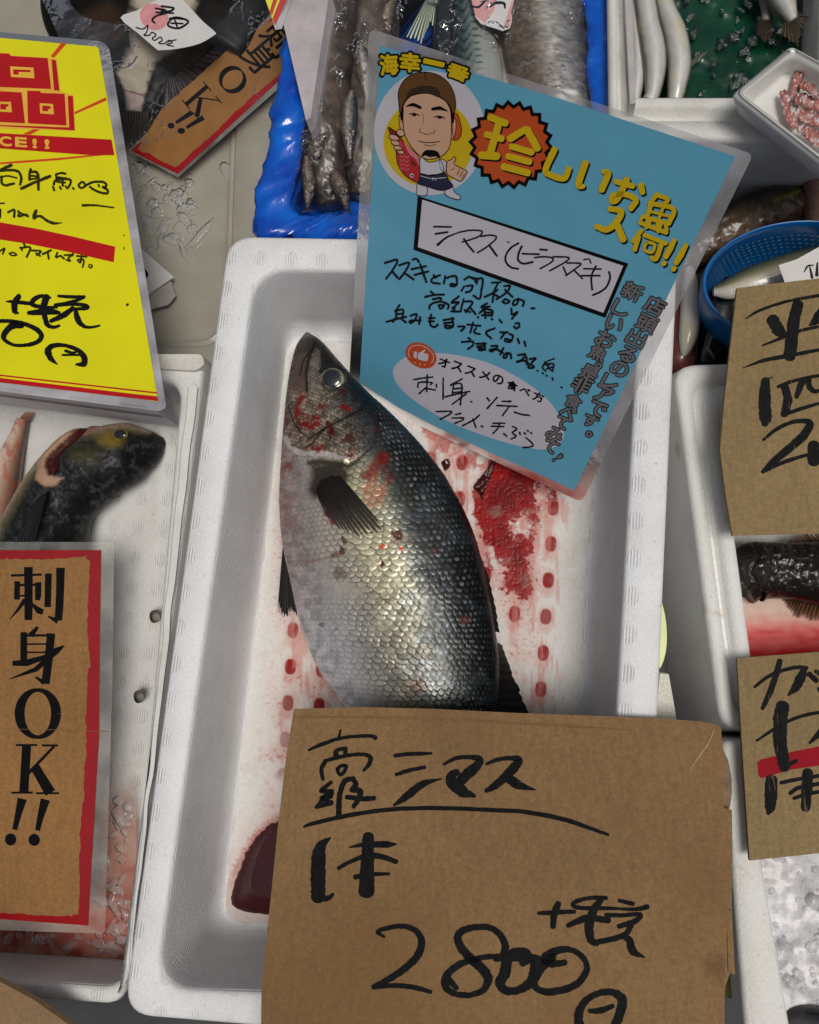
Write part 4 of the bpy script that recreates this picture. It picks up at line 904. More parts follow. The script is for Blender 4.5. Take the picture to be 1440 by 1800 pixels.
# pressed crease line under the fold, scuff near the corner, stain
M_crease = plain('card_crease', lin(118, 88, 52), .85, .2, 300)
ink('crease', pc, [((3, 5, 6, 5, 3), [(516, 1260), (700, 1262), (860, 1268), (1000, 1277), (1110, 1284)])], M_crease, card, off=.0003, rough_edge=.25)
ink('scuff', pc, [((.8, 1.6, 1.4, .8), [(1256, 1282), (1246, 1306), (1232, 1326), (1214, 1352)])], plain('card_scuff', lin(190, 158, 116), .9, .1, 300), card, off=.0004, rough_edge=.3)
cA = crop(520, 1270, 1440 / 440); sA_ = 1440 / 440
ink('lettering', pc, [
    ((14, 24, 20, 20, 22, 26), [(75, 160), (140, 130), (240, 96), (330, 82), (430, 78), (460, 90)]), ((12, 18), [(258, 45), (247, 95)]),
    ((24, 22, 24), [(228, 198), (234, 162), (290, 150)]), ((24, 26), [(288, 152), (284, 186)]), ((20, 24), [(236, 170), (232, 200)]),
    ((20, 24, 22, 22, 28, 26, 16), [(165, 222), (240, 202), (330, 186), (400, 186), (430, 204), (422, 240), (390, 278)]), ((24, 26, 22), [(172, 225), (148, 266), (157, 328)]),
    (22, [(240, 268), (246, 290), (262, 300), (284, 276), (290, 252), (262, 250), (240, 268)]),
    ((22, 26, 28, 24), [(204, 345), (160, 380), (150, 395), (212, 396)]), ((30, 34, 28), [(210, 405), (150, 440), (205, 425)]), (34, [(184, 400), (178, 470)]), ((24, 32), [(120, 486), (206, 462)]), ((26, 22), [(150, 450), (118, 490)]),
    ((26, 32, 32, 32, 34), [(335, 322), (286, 335), (262, 380), (250, 450), (248, 540)]), ((20, 32, 30), [(320, 328), (348, 352), (322, 392)]), ((30, 36, 30, 26), [(322, 388), (372, 398), (356, 450), (332, 486)]), ((28, 30, 28), [(294, 430), (380, 440), (452, 436)]),
    ((22, 24, 24, 14), [(570, 192), (640, 183), (720, 180), (782, 178)]), ((22, 24, 22), [(578, 300), (660, 275), (742, 258)]), ((14, 46, 42, 6), [(565, 478), (640, 425), (730, 355), (842, 324)]),
    ((16, 24, 26, 40, 56, 64, 60), [(852, 242), (920, 207), (1000, 200), (1060, 212), (1040, 252), (985, 300), (955, 330)]), ((36, 56, 72, 78, 66, 20), [(930, 285), (900, 305), (900, 340), (930, 372), (965, 400), (1030, 424)]),
    ((18, 24, 26, 44, 56, 50, 46, 26), [(1098, 240), (1160, 215), (1230, 206), (1284, 216), (1260, 255), (1205, 312), (1150, 362), (1096, 394)]), ((56, 52, 8), [(1212, 312), (1280, 360), (1378, 388)]),
    ((10, 24, 26, 26, 24, 24, 26, 27, 24, 18), [(45, 603), (90, 585), (300, 536), (560, 500), (850, 494), (1120, 504), (1322, 516), (1535, 557), (1690, 608), (1797, 646)])], M_ink, card, cA, sA_)
cB = crop(520, 1440, 4.8)
ink('lettering', pc, [
    ((14, 90, 122, 126, 128, 116), [(292, 158), (215, 225), (195, 320), (190, 450), (190, 590), (188, 665)]), ((60, 46, 26), [(180, 664), (270, 668), (316, 634)]),
    ((10, 40, 58, 56, 6), [(450, 240), (560, 218), (690, 214), (780, 214), (858, 212)]), ((34, 34, 40), [(360, 415), (450, 365), (590, 305)]), ((56, 46, 40), [(620, 300), (740, 322), (850, 360)]),
    ((98, 102, 118, 140), [(613, 148), (606, 300), (602, 450), (597, 612)]), ((46, 40, 40, 24), [(502, 490), (560, 478), (650, 466), (788, 462)])], M_ink, card, cB, 4.8, rough_edge=.05)
cC = crop(640, 1560, 1440 / 520)
ink('price', pc, [
    ((14, 20, 24, 26, 30, 36, 38, 36, 32, 26), [(98, 240), (66, 216), (130, 195), (200, 190), (258, 216), (282, 272), (254, 342), (190, 402), (112, 452), (46, 486)]), ((22, 24, 26, 20), [(46, 486), (150, 478), (250, 488), (325, 510)]),
    ((22, 26, 28, 34, 38, 36, 30, 28, 32, 44, 48, 44, 40, 38, 32, 30, 32, 36, 38), [(680, 352), (630, 336), (540, 350), (460, 378), (402, 430), (396, 482), (440, 516), (510, 525), (580, 500), (605, 448), (575, 395), (510, 338), (462, 270), (466, 222), (530, 196), (610, 196), (664, 232), (688, 290), (672, 345)]), ((40, 24), [(400, 440), (452, 492)]),
    ((30, 36, 40, 52, 54, 50, 40, 38, 52, 62, 56), [(806, 335), (790, 316), (740, 312), (700, 350), (684, 420), (662, 466), (690, 502), (752, 500), (812, 462), (836, 410), (842, 352)]), ((36, 50, 40), [(640, 345), (720, 335), (840, 348)]), ((40, 36), [(810, 345), (770, 370)]),
    ((28, 38, 46, 38, 28, 28, 32, 36, 36, 32, 36, 50, 46, 40), [(980, 366), (910, 372), (882, 344), (940, 308), (1010, 305), (1068, 345), (1084, 405), (1034, 472), (932, 508), (856, 502), (828, 465), (852, 405), (900, 352), (920, 340)])], M_ink, card, cC, 1440 / 520)
ink('tax_note', pc, [
    ((18, 24, 24, 20), [(850, 126), (900, 124), (940, 122), (1026, 118)]), ((32, 36, 28), [(946, 80), (925, 135), (920, 192)]),
    ((20, 20, 22, 22, 20, 22, 14), [(1180, 52), (1100, 52), (1030, 70), (1018, 90), (1060, 101), (1140, 101), (1242, 104)]), ((28, 42, 46, 38, 28), [(1160, 52), (1118, 112), (1096, 190), (1106, 256), (1134, 274)]), ((22, 38, 30), [(992, 187), (1082, 152), (1192, 160)]),
    ((18, 24), [(1242, 64), (1310, 80)]), ((14, 20, 26), [(1252, 106), (1330, 106), (1380, 95)]), ((22, 20, 22, 28, 24), [(1178, 135), (1260, 136), (1345, 132), (1318, 166), (1240, 190)]), ((26, 28, 28, 26), [(1300, 188), (1268, 232), (1190, 256), (1116, 270)]), ((22, 38, 42, 6), [(1250, 236), (1290, 256), (1310, 312), (1368, 342)]),
    ((46, 42, 34, 30, 36, 46, 48, 44), [(1052, 690), (1045, 620), (1076, 556), (1142, 516), (1210, 512), (1254, 542), (1250, 602), (1215, 690)]), ((22, 32, 22), [(1098, 602), (1150, 600), (1212, 578)])], M_ink, card, cC, 1440 / 520)

# --- blue laminated poster ------------------------------------------------------------------
qb = [(668, 80), (1293, 275), (1010, 862), (632, 672)]
rr = rays(qb); dd = np.linalg.solve(np.array([rr[1], -rr[2], rr[3]]).T, rr[0]); dd = np.array([1, *dd]); vv = rr * dd[:, None]; vv *= .205 / np.linalg.norm(vv[1] - vv[0]); vv = vv + CAM
pb = Plane(vv[0], vv[1], vv[2])
o0 = vv.mean(0)
post_ = thing('laminated_poster', o0, 'light blue laminated poster with a cartoon man, leaning behind the big fish', 'poster')
M_blue = plain('poster_blue', lin(106, 182, 214), .3, .05, 30, spec=.3, coat=.1)
M_white = plain('poster_white', lin(214, 212, 224), .3, .03, 30, coat=.3)
M_yel = plain('poster_yellow', lin(222, 190, 14), .35, .05, 40, coat=.3)
M_or = plain('poster_orange', lin(206, 82, 34), .35, .05, 40, coat=.3)
M_grey = plain('poster_grey', lin(120, 118, 122), .4, .05, 40)
sheet('film', pb, rquad([(648, 50), (1324, 272), (1022, 884), (612, 690)], [16, 14, 14, 14]), M_lam, post_, -.0006, .0)
paper = [(668, 80), (980, 172), (1293, 275), (1155, 560), (1010, 862), (930, 826), (850, 790), (770, 752), (700, 716), (632, 672), (650, 380)]
sheet('paper', pb, paper, M_blue, post_, 0)
cJ = crop(640, 70, 1366 / 220); sJ = 1366 / 220
def ell(cx, cy, rx, ry, n=48, rot=0.0, a0=0, a1=2 * PI):
    a = np.linspace(a0, a1, n, endpoint=False); x = rx * np.cos(a); y = ry * np.sin(a)
    return list(zip(cx + x * math.cos(rot) - y * math.sin(rot), cy + x * math.sin(rot) + y * math.cos(rot)))
sheet('white_disc', pb, cJ(ell(718, 1015, 610, 680)), M_white, post_, .0002)
sheet('yellow_disc', pb, cJ([p for p in ell(705, 1120, 492, 480)]), M_yel, post_, .0003)
M_skin = plain('cartoon_skin', lin(222, 176, 146), .35, .03, 40, coat=.3); M_cap = plain('cartoon_cap', lin(104, 70, 34), .35, .05, 40, coat=.3); M_navy = plain('cartoon_navy', lin(18, 32, 66), .35, .05, 40, coat=.3); M_cred = plain('cartoon_red', lin(190, 32, 44), .35, .06, 40, coat=.3); M_cpink = plain('cartoon_pink', lin(222, 128, 140), .35, .06, 40, coat=.3)
# cartoon fishmonger: outlined shapes, back to front
fig = []
def shape(nm, pts, mat, off, outline=9, n=6, smooth_=True):
    p = smooth_closed(pts, n) if smooth_ else np.array(pts, float)
    if outline: ink(nm + '_outline', pb, [(outline, list(map(tuple, p)) + [tuple(p[0])])], M_black, post_, cJ, sJ, off + .00006, rough_edge=.02, sharp=True)
    return sheet(nm, pb, cJ(p), mat, post_, off)
shape('cap_side', [(985, 800), (1030, 830), (1065, 960), (1050, 1060), (985, 1085), (965, 900)], M_or, .0005)
shape('ear', [(385, 820), (410, 860), (440, 960), (420, 1000), (392, 940)], M_skin, .0005); shape('ear', [(960, 900), (1000, 860), (1005, 960), (985, 1070), (955, 1070)], M_skin, .00052)
shape('boot', [(590, 1560), (680, 1590), (685, 1690), (580, 1690), (580, 1640)], M_white, .0006); shape('boot', [(890, 1620), (970, 1600), (990, 1660), (1050, 1700), (1045, 1740), (980, 1730), (895, 1690)], M_white, .00062)
shape('sleeve', [(830, 1300), (900, 1330), (890, 1440), (840, 1400)], M_white, .00064)
shape('hand', [(900, 1400), (910, 1330), (960, 1300), (985, 1270), (1005, 1300), (985, 1350), (1050, 1390), (1125, 1430), (1110, 1480), (1060, 1540), (990, 1510), (920, 1470)], M_skin, .00066)
ink('fingers', pb, [(8, [(1045, 1410), (1020, 1470)]), (8, [(1080, 1430), (1050, 1490)]), (8, [(1100, 1460), (1075, 1510)]), (7, [(950, 1420), (985, 1400)])], M_black, post_, cJ, sJ, .0008)
shape('shirt', [(620, 1280), (700, 1330), (780, 1325), (840, 1310), (870, 1440), (740, 1470), (620, 1460)], M_white, .0007)
shape('apron', [(615, 1460), (740, 1480), (880, 1450), (930, 1530), (970, 1600), (850, 1640), (700, 1600), (590, 1560)], M_navy, .00074)
ink('apron_string', pb, [(7, [(620, 1480), (740, 1510), (900, 1500)]), (6, [(750, 1500), (790, 1530)]), (6, [(770, 1500), (745, 1530)])], M_white, post_, cJ, sJ, .0009)
shape('hair', [(395, 720), (440, 640), (700, 560), (930, 660), (985, 760), (985, 880), (950, 900), (690, 800), (440, 860), (405, 880)], M_black, .00078, outline=0)
shape('face', [(432, 780), (440, 700), (520, 610), (680, 580), (840, 620), (930, 720), (955, 840), (955, 1060), (930, 1180), (860, 1260), (740, 1300), (640, 1280), (540, 1190), (460, 1060), (432, 920)], M_skin, .0008)
shape('cap', [(385, 700), (380, 560), (440, 440), (540, 370), (670, 348), (810, 380), (920, 460), (985, 580), (1005, 720), (975, 800), (930, 700), (820, 620), (660, 575), (520, 600), (440, 680), (400, 800)], M_cap, .00084)
shape('cap_band', [(490, 580), (520, 540), (660, 500), (800, 530), (825, 620), (740, 590), (660, 580), (570, 585), (480, 620)], plain('cap_band', lin(52, 40, 28), .4, .1, 40), .00092, outline=5)
ink('face_lines', pb, [((10, 40, 34), [(462, 722), (540, 704), (620, 736)]), ((34, 42, 12), [(752, 752), (830, 742), (912, 772)]), (11, [(498, 808), (550, 798), (608, 822)]), ((18, 30, 18), [(535, 818), (553, 816), (570, 820)]), (11, [(770, 838), (830, 828), (888, 852)]), ((18, 30, 18), [(812, 846), (830, 843), (848, 847)]),
                       (6, [(620, 960), (612, 1000), (640, 1010), (690, 1030), (740, 1012), (772, 1010), (768, 975)]), (9, [(600, 1100), (690, 1118), (826, 1108)]), (6, [(660, 1140), (720, 1152), (790, 1138)]), (5, [(640, 800), (655, 860), (650, 905)]), (8, [(668, 350), (676, 430)]), ((20, 60, 80, 60, 20), [(640, 1260), (680, 1232), (730, 1236), (790, 1240), (830, 1280)])], M_black, post_, cJ, sJ, .00104, rough_edge=.02)
shape('cartoon_fish', [(350, 1060), (400, 1060), (440, 1110), (520, 1190), (590, 1260), (615, 1380), (600, 1540), (520, 1520), (430, 1450), (370, 1340), (355, 1200)], M_cred, .00112)
shape('cartoon_fish_belly', [(440, 1110), (520, 1190), (590, 1260), (610, 1370), (570, 1300), (500, 1240)], M_cpink, .00122, outline=0)
shape('cartoon_fish_tail', [(270, 950), (330, 985), (370, 1010), (350, 1050), (300, 1030)], plain('cartoon_dark_red', lin(130, 22, 40), .35, .06, 40), .00112)
ink('cartoon_fish_scales', pb, [(7, [(395, 1250 + 45 * k), (415, 1275 + 45 * k), (440, 1255 + 45 * k)]) for k in range(4)] + [(7, [(450, 1260 + 45 * k), (470, 1285 + 45 * k), (495, 1265 + 45 * k)]) for k in range(4)] + [(7, [(405, 1110), (420, 1180)])], M_cpink, post_, cJ, sJ, .0013)
sheet('cartoon_fish_eye', pb, cJ(ell(526, 1477, 21, 23)), M_white, post_, .0013); sheet('cartoon_fish_pupil', pb, cJ(ell(528, 1478, 11, 13)), M_black, post_, .0014)
ink('cartoon_fish_fin', pb, [((10, 34, 14), [(520, 1290), (540, 1340), (575, 1370)])], plain('cartoon_fin', lin(110, 16, 32), .35), post_, cJ, sJ, .0013)
for i, (cx, cy, rx, ry, ro_) in enumerate([(405, 1010, 46, 36, .5), (330, 1060, 58, 30, .3), (350, 1120, 50, 28, .35), (375, 1175, 46, 26, .35), (405, 1218, 42, 22, .3)]):
    shape('finger', ell(cx, cy, rx, ry, 20, ro_), M_skin, .00135 + i * .00002, outline=8, smooth_=False)
# shop name
nm = [('海', (275, 268), (205, -20), (15, 235)), ('幸', (505, 245), (235, 25), (-8, 215)), ('一', (765, 248), (232, 52), (-10, 42)), ('番', (1030, 352), (235, 95), (-55, 150))]
glyphs('name_outline', pb, nm, M_black, post_, cJ, .0004, spread=24, nd=14, grow=True)
glyphs('name', pb, nm, M_yel, post_, cJ, .0006, spread=9)
# headline and its star badge
cI = crop(820, 170, 3.6)
star = []; stari = []
for k in range(44):
    a = 2 * PI * k / 44 + .07; r = 1.0 if k % 2 == 0 else .885
    star.append((283 + 272 * r * math.cos(a), 303 + 286 * r * math.sin(a))); stari.append((283 + 242 * r * math.cos(a), 303 + 255 * r * math.sin(a)))
sheet('badge_edge', pb, cI(star), M_black, post_, .0004); sheet('badge', pb, cI(stari), M_or, post_, .0005)
hl = [((44, 44), [(152, 128), (252, 166)]), ((46, 46), [(212, 150), (150, 365)]), ((42, 44), [(128, 236), (226, 264)]), ((48, 50), [(94, 368), (196, 374)]), ((42, 46), [(378, 202), (278, 264)]), ((48, 46), [(386, 206), (452, 326)]),
      ((40, 42), [(286, 312), (416, 350)]), ((40, 42), [(264, 374), (402, 410)]), ((44, 44), [(236, 440), (392, 480)]),
      ((42, 40, 40, 40, 38), [(560, 330), (504, 456), (524, 488), (618, 514), (650, 452)]), ((42, 44, 30), [(756, 414), (712, 548), (742, 566)]), ((30, 42, 42), [(868, 470), (898, 486), (856, 588)]),
      ((36, 36), [(948, 534), (1056, 564)]), ((40, 40, 34, 30, 36, 38, 36), [(1018, 520), (960, 640), (924, 660), (926, 622), (1010, 616), (1074, 652), (1040, 708)]), ((40, 38), [(1106, 556), (1116, 604)]),
      ((30, 26), [(1210, 612), (1160, 676)]), ((28, 28, 24), [(1206, 620), (1276, 646), (1246, 684)]), ((30, 30), [(1172, 676), (1142, 764)]), ((30, 30, 32), [(1178, 674), (1312, 708), (1282, 800)]), ((28, 30), [(1144, 764), (1280, 800)]), ((20, 20), [(1248, 696), (1214, 784)]), ((18, 18), [(1160, 722), (1300, 758)]),
      ((24, 22), [(1122, 752), (1106, 774)]), ((24, 20), [(1162, 782), (1160, 804)]), ((22, 20), [(1212, 800), (1206, 824)]), ((24, 24), [(1264, 812), (1270, 842)]),
      ((34, 40, 42, 40, 36), [(908, 706), (980, 724), (952, 790), (890, 838), (824, 818)]), ((42, 46), [(952, 800), (994, 902)]),
      ((28, 28), [(1100, 794), (1268, 858)]), ((26, 24), [(1156, 768), (1140, 826)]), ((26, 24), [(1232, 800), (1216, 852)]), ((28, 24), [(1110, 844), (1054, 914)]), ((30, 32), [(1092, 884), (1066, 966)]), ((28, 28), [(1128, 872), (1264, 926)]), ((20, 20, 20, 20, 20), [(1144, 916), (1192, 934), (1176, 982), (1128, 964), (1144, 916)]), ((30, 34, 24), [(1240, 922), (1202, 1020), (1172, 1014)]),
      ((30, 40, 34), [(1318, 905), (1290, 960), (1262, 1012)]), (40, [(1252, 1052)]), ((30, 42, 34), [(1392, 935), (1360, 995), (1328, 1050)]), (42, [(1314, 1086)])]
ink('headline_shadow', pb, [(w, [(x + 9, y + 12) for x, y in p]) for w, p in hl], M_black, post_, cI, 3.6, .0006, rough_edge=.015)
ink('headline', pb, hl, M_yel, post_, cI, 3.6, .0008, rough_edge=.015)
# name box
sheet('name_box_edge', pb, [(734.6, 344), (1105, 463), (1064.5, 558.5), (727, 439)], M_black, post_, .0003)
sheet('name_box', pb, [(742.6, 350.5), (1096, 467), (1061, 549.5), (735, 434)], M_white, post_, .0004)
cD = crop(730, 340, 1440 / 380); M_pen = ink_mat('pen_ink', (.010, .010, .013), .35)
ink('handwriting', pb, [(13, [(125, 220), (180, 221), (242, 222)]), (14, [(135, 268), (218, 256)]), ((18, 14, 8), [(150, 342), (210, 292), (292, 258)]), (12, [(290, 258), (370, 244), (445, 250), (430, 282), (370, 306), (314, 322)]), (14, [(325, 300), (355, 345), (392, 388)]),
    (12, [(440, 285), (500, 276), (540, 286), (530, 312), (470, 360), (415, 394)]), (15, [(497, 348), (522, 382), (545, 415)]), (14, [(690, 330), (640, 360), (606, 410), (606, 456), (640, 490), (688, 501)]), (15, [(712, 350), (690, 400), (688, 442), (722, 466), (786, 455)]), (13, [(715, 400), (828, 404)]),
    (14, [(832, 372), (880, 375)]), (12, [(796, 426), (860, 420), (918, 430), (906, 458), (834, 500)]), (12, [(920, 420), (1022, 425), (1000, 456), (898, 514)]), (12, [(988, 488), (1010, 542)]), (12, [(1012, 461), (1102, 465), (1080, 492), (1005, 546)]), (12, [(1062, 512), (1116, 566)]), (10, [(1124, 440), (1160, 436), (1172, 464)]),
    (12, [(1124, 500), (1240, 502)]), (13, [(1110, 546), (1232, 546)]), (14, [(1206, 482), (1176, 550), (1180, 640)]), (14, [(1292, 520), (1300, 560), (1276, 620), (1232, 655), (1184, 676)]), (8, [(615, 320), (630, 325)])], M_pen, post_, cD, 1440 / 380)
cE = crop(660, 440, 4.8)
ink('handwriting', pb, [(19, s_) for s_ in [
    [(80, 105), (185, 80), (150, 160), (90, 240)], [(140, 172), (195, 236)], [(200, 125), (286, 104), (250, 180), (204, 242)], [(255, 195), (325, 245)], [(314, 78), (346, 70), (370, 98)], [(305, 158), (430, 132)], [(330, 206), (450, 176)], [(380, 115), (405, 190), (432, 268)],
    [(492, 206), (510, 232)], [(548, 206), (482, 236), (480, 268), (546, 281)], [(592, 215), (580, 278)], [(606, 232), (650, 216), (684, 222), (688, 290), (642, 302), (636, 282), (676, 286)],
    [(752, 246), (792, 222), (830, 240)], [(800, 226), (860, 236)], [(752, 300), (728, 340)], [(764, 354), (806, 338), (822, 296), (770, 300)], [(845, 262), (850, 244), (906, 240), (898, 330), (880, 406), (828, 380)], [(862, 250), (856, 280)],
    [(985, 272), (1060, 266)], [(1038, 268), (1004, 350), (990, 436)], [(922, 392), (990, 360), (1034, 330)], [(1010, 372), (1036, 386)], [(1088, 300), (1140, 298), (1100, 360), (1022, 410)], [(1096, 330), (1160, 392)], [(1075, 430), (1100, 410), (1132, 430), (1100, 446), (1075, 430)],
    [(1210, 404), (1196, 450), (1166, 458), (1172, 424), (1216, 412), (1254, 430), (1246, 470)], [(1318, 486), (1346, 488)],
    [(470, 345), (500, 375)], [(420, 392), (500, 374), (582, 372)], [(456, 492), (470, 456), (548, 430), (618, 458), (612, 492)], [(484, 412), (552, 400), (548, 428)], [(534, 462), (552, 490), (582, 464), (540, 458)],
    [(706, 386), (644, 440), (704, 436), (650, 488)], [(672, 470), (664, 516)], [(640, 512), (716, 516)], [(746, 410), (722, 512)], [(742, 430), (822, 436), (764, 520)], [(796, 476), (850, 538)], [(754, 502), (804, 520)],
    [(944, 446), (894, 478), (968, 472)], [(880, 530), (924, 494), (988, 508), (984, 552)], [(924, 500), (930, 545)], [(920, 520), (976, 526)], [(900, 546), (986, 548)], [(866, 560), (872, 566)], [(928, 564), (934, 570)], [(982, 576), (990, 582)], [(1048, 584), (1070, 608)],
    [(1150, 488), (1156, 540), (1202, 516), (1154, 576)], [(1184, 616), (1212, 612), (1216, 640), (1190, 656), (1170, 640)],
    [(206, 460), (170, 512)], [(166, 512), (234, 498), (234, 562)], [(176, 512), (180, 572)], [(178, 536), (230, 532)], [(94, 602), (180, 578), (264, 560)], [(214, 572), (260, 606)], [(170, 572), (150, 602)], [(296, 550), (348, 536), (338, 580), (302, 612), (294, 592), (386, 590)], [(380, 558), (370, 620)],
    [(472, 540), (464, 620), (500, 646), (530, 624)], [(450, 572), (502, 568)], [(450, 598), (496, 598)], [(574, 588), (664, 574)], [(580, 614), (658, 604)], [(648, 566), (656, 640), (604, 656), (590, 632), (650, 640)], [(698, 640), (754, 644), (724, 680)],
    [(776, 624), (890, 636)], [(826, 606), (802, 694)], [(852, 652), (836, 690), (884, 706)], [(1010, 656), (936, 690), (980, 744)], [(1054, 690), (1120, 690)], [(1098, 690), (1060, 742)], [(1134, 704), (1162, 720), (1146, 766), (1102, 766), (1100, 744), (1150, 760)], [(1202, 744), (1216, 784)], [(1258, 766), (1270, 806)],
    [(786, 736), (804, 750)], [(730, 772), (820, 768), (824, 800), (780, 832)], [(852, 786), (936, 786)], [(858, 810), (930, 806)], [(916, 776), (922, 830), (882, 842), (878, 822), (930, 840)]]], M_pen, post_, cE, 4.8, rough_edge=.1)
cF = crop(660, 520, 1440 / 340)
ink('handwriting', pb, [(17, s_) for s_ in [[(864, 372), (910, 374), (872, 412), (852, 402), (900, 396), (952, 424)], [(956, 386), (930, 436)], [(988, 424), (972, 460), (954, 452), (976, 426), (1008, 432), (1012, 466)], [(1062, 440), (1120, 436), (1082, 482), (1050, 490), (1104, 480), (1142, 502)], [(1128, 456), (1130, 512)], [(1150, 470), (1196, 464), (1162, 502), (1182, 530), (1142, 534), (1150, 512)]]], M_pen, post_, cF, 1440 / 340)
cG = crop(690, 600, 4.8)
ink('handwriting', pb, [(15, s_) for s_ in [[(1310, 166), (1366, 144)], [(1284, 186), (1268, 220), (1296, 252)], [(1288, 196), (1360, 188), (1352, 252)], [(1310, 206), (1342, 244)], [(1300, 232), (1350, 214)], [(1286, 170), (1324, 200)], [(1222, 244), (1230, 250)], [(1268, 264), (1276, 272)], [(1298, 284), (1306, 292)], [(1350, 304), (1358, 324)], [(1424, 384), (1434, 390)]]], M_pen, post_, cG, 4.8)
sheet('tip_oval', pb, smooth_closed([(691, 657), (697, 640), (715, 627), (740, 621), (790, 622), (860, 638), (925, 672), (968, 708), (990, 748), (988, 775), (965, 789), (930, 787), (880, 775), (800, 746), (740, 712), (704, 682)], 5), M_white, post_, .0003)
sc_ = [(242 + (135 if k % 2 else 127) * math.cos(2 * PI * k / 56) , 118 + (110 if k % 2 else 103) * math.sin(2 * PI * k / 56) + .22 * 130 * math.cos(2 * PI * k / 56)) for k in range(56)]
sheet('thumb_badge', pb, cG(sc_), M_or, post_, .0005)
ink('thumb_badge_ring', pb, [(5, [(242 + 106 * math.cos(a), 116 + 82 * math.sin(a) + .22 * 104 * math.cos(a)) for a in np.linspace(PI * .85, PI * 2.2, 30)])] + [(12, [(190, 178)]), (14, [(234, 192)]), (12, [(272, 196)])], M_white, post_, cG, 4.8, .0006, rough_edge=.02)
multi_sheet('thumb', pb, [cG([(184, 82), (208, 88), (206, 142), (180, 134)]), cG(smooth_closed([(218, 100), (240, 90), (272, 66), (276, 78), (264, 98), (300, 104), (304, 130), (294, 164), (250, 158), (218, 146)], 3))], M_white, post_, .0006)
os_ = [(c_, p_, (92, 36), (-20, 78)) for c_, p_ in zip('オススメの食べ方', [(437, 178), (548, 210), (662, 250), (783, 284), (893, 320), (1012, 372), (1120, 420), (1232, 468)])]
os_[6] = ('べ', (1120, 418), (92, 36), (-16, 56))
glyphs('printing', pb, os_, M_black, post_, cG, .0006, spread=3.5)
ink('handwriting', pb, [(15, s_) for s_ in [[(180, 322), (260, 308), (342, 300)], [(296, 280), (290, 424)], [(216, 388), (226, 346), (332, 346), (322, 366)], [(286, 388), (226, 440)], [(300, 398), (364, 410)], [(372, 360), (372, 386)], [(430, 308), (428, 486)], [(590, 314), (490, 370)], [(500, 366), (586, 364), (574, 536)], [(520, 350), (506, 440)], [(524, 400), (580, 394)], [(520, 430), (578, 424)], [(446, 466), (560, 440), (655, 420)], [(626, 438), (506, 530)], [(662, 505), (672, 512)],
    [(800, 474), (820, 502)], [(886, 470), (800, 566)], [(926, 505), (1002, 505)], [(880, 540), (1056, 548)], [(986, 550), (930, 626)], [(1030, 594), (1092, 615), (1160, 625)], [(370, 592), (496, 590), (480, 616), (404, 656)], [(534, 616), (580, 606)], [(504, 646), (596, 645), (588, 666), (524, 690)], [(736, 620), (690, 660), (590, 712)], [(680, 652), (706, 726)], [(750, 712), (766, 720)],
    [(850, 690), (950, 690)], [(834, 714), (942, 718)], [(908, 690), (884, 740), (850, 776)], [(940, 776), (966, 800)], [(1014, 716), (1052, 738), (1014, 768), (1044, 800), (1002, 822)], [(1074, 764), (1080, 786)], [(1112, 770), (1126, 780)], [(1140, 750), (1148, 758)], [(1166, 768), (1178, 776)], [(1128, 810), (1188, 868), (1160, 890), (1104, 894)]]], M_pen, post_, cG, 4.8, rough_edge=.14)
# vertical lines of outlined print
cH = crop(940, 480, 1324 / 250)
vt = [('店', (1122, 298), 1.0), ('頭', (1046, 468), 1.0), ('出', (950, 605), .95), ('る', (868, 752), .88), ('の', (790, 890), .88), ('レ', (702, 1014), .82), ('ア', (640, 1128), .9), ('で', (590, 1262), .85), ('す', (524, 1372), .72), ('。', (508, 1498), .3),
      ('新', (912, 170), 1.0), ('し', (806, 326), .85), ('い', (745, 468), .85), ('お', (664, 612), .95), ('魚', (592, 742), .86), ('。', (596, 860), .32), ('是', (512, 930), .88), ('非', (432, 1048), .9), ('食', (362, 1190), .82), ('べ', (310, 1300), .78), ('て', (262, 1392), .7), ('み', (188, 1500), .8), ('て', (150, 1612), .7)]
vg = [(c_, p_, (164 * k, 74 * k), (-74 * k, 138 * k)) for c_, p_, k in vt]
glyphs('print_outline', pb, vg, M_black, post_, cH, .0005, spread=13, nd=12, grow=True); glyphs('print', pb, vg, M_grey, post_, cH, .0007, spread=4.5, grow=True)
ink('print_outline', pb, [((56, 34), [(248, 1698), (214, 1722)]), (44, [(180, 1738)])], M_black, post_, cH, 5.3, .0005); ink('print', pb, [((34, 18), [(246, 1700), (216, 1721)]), (24, [(180, 1738)])], M_grey, post_, cH, 5.3, .0007)

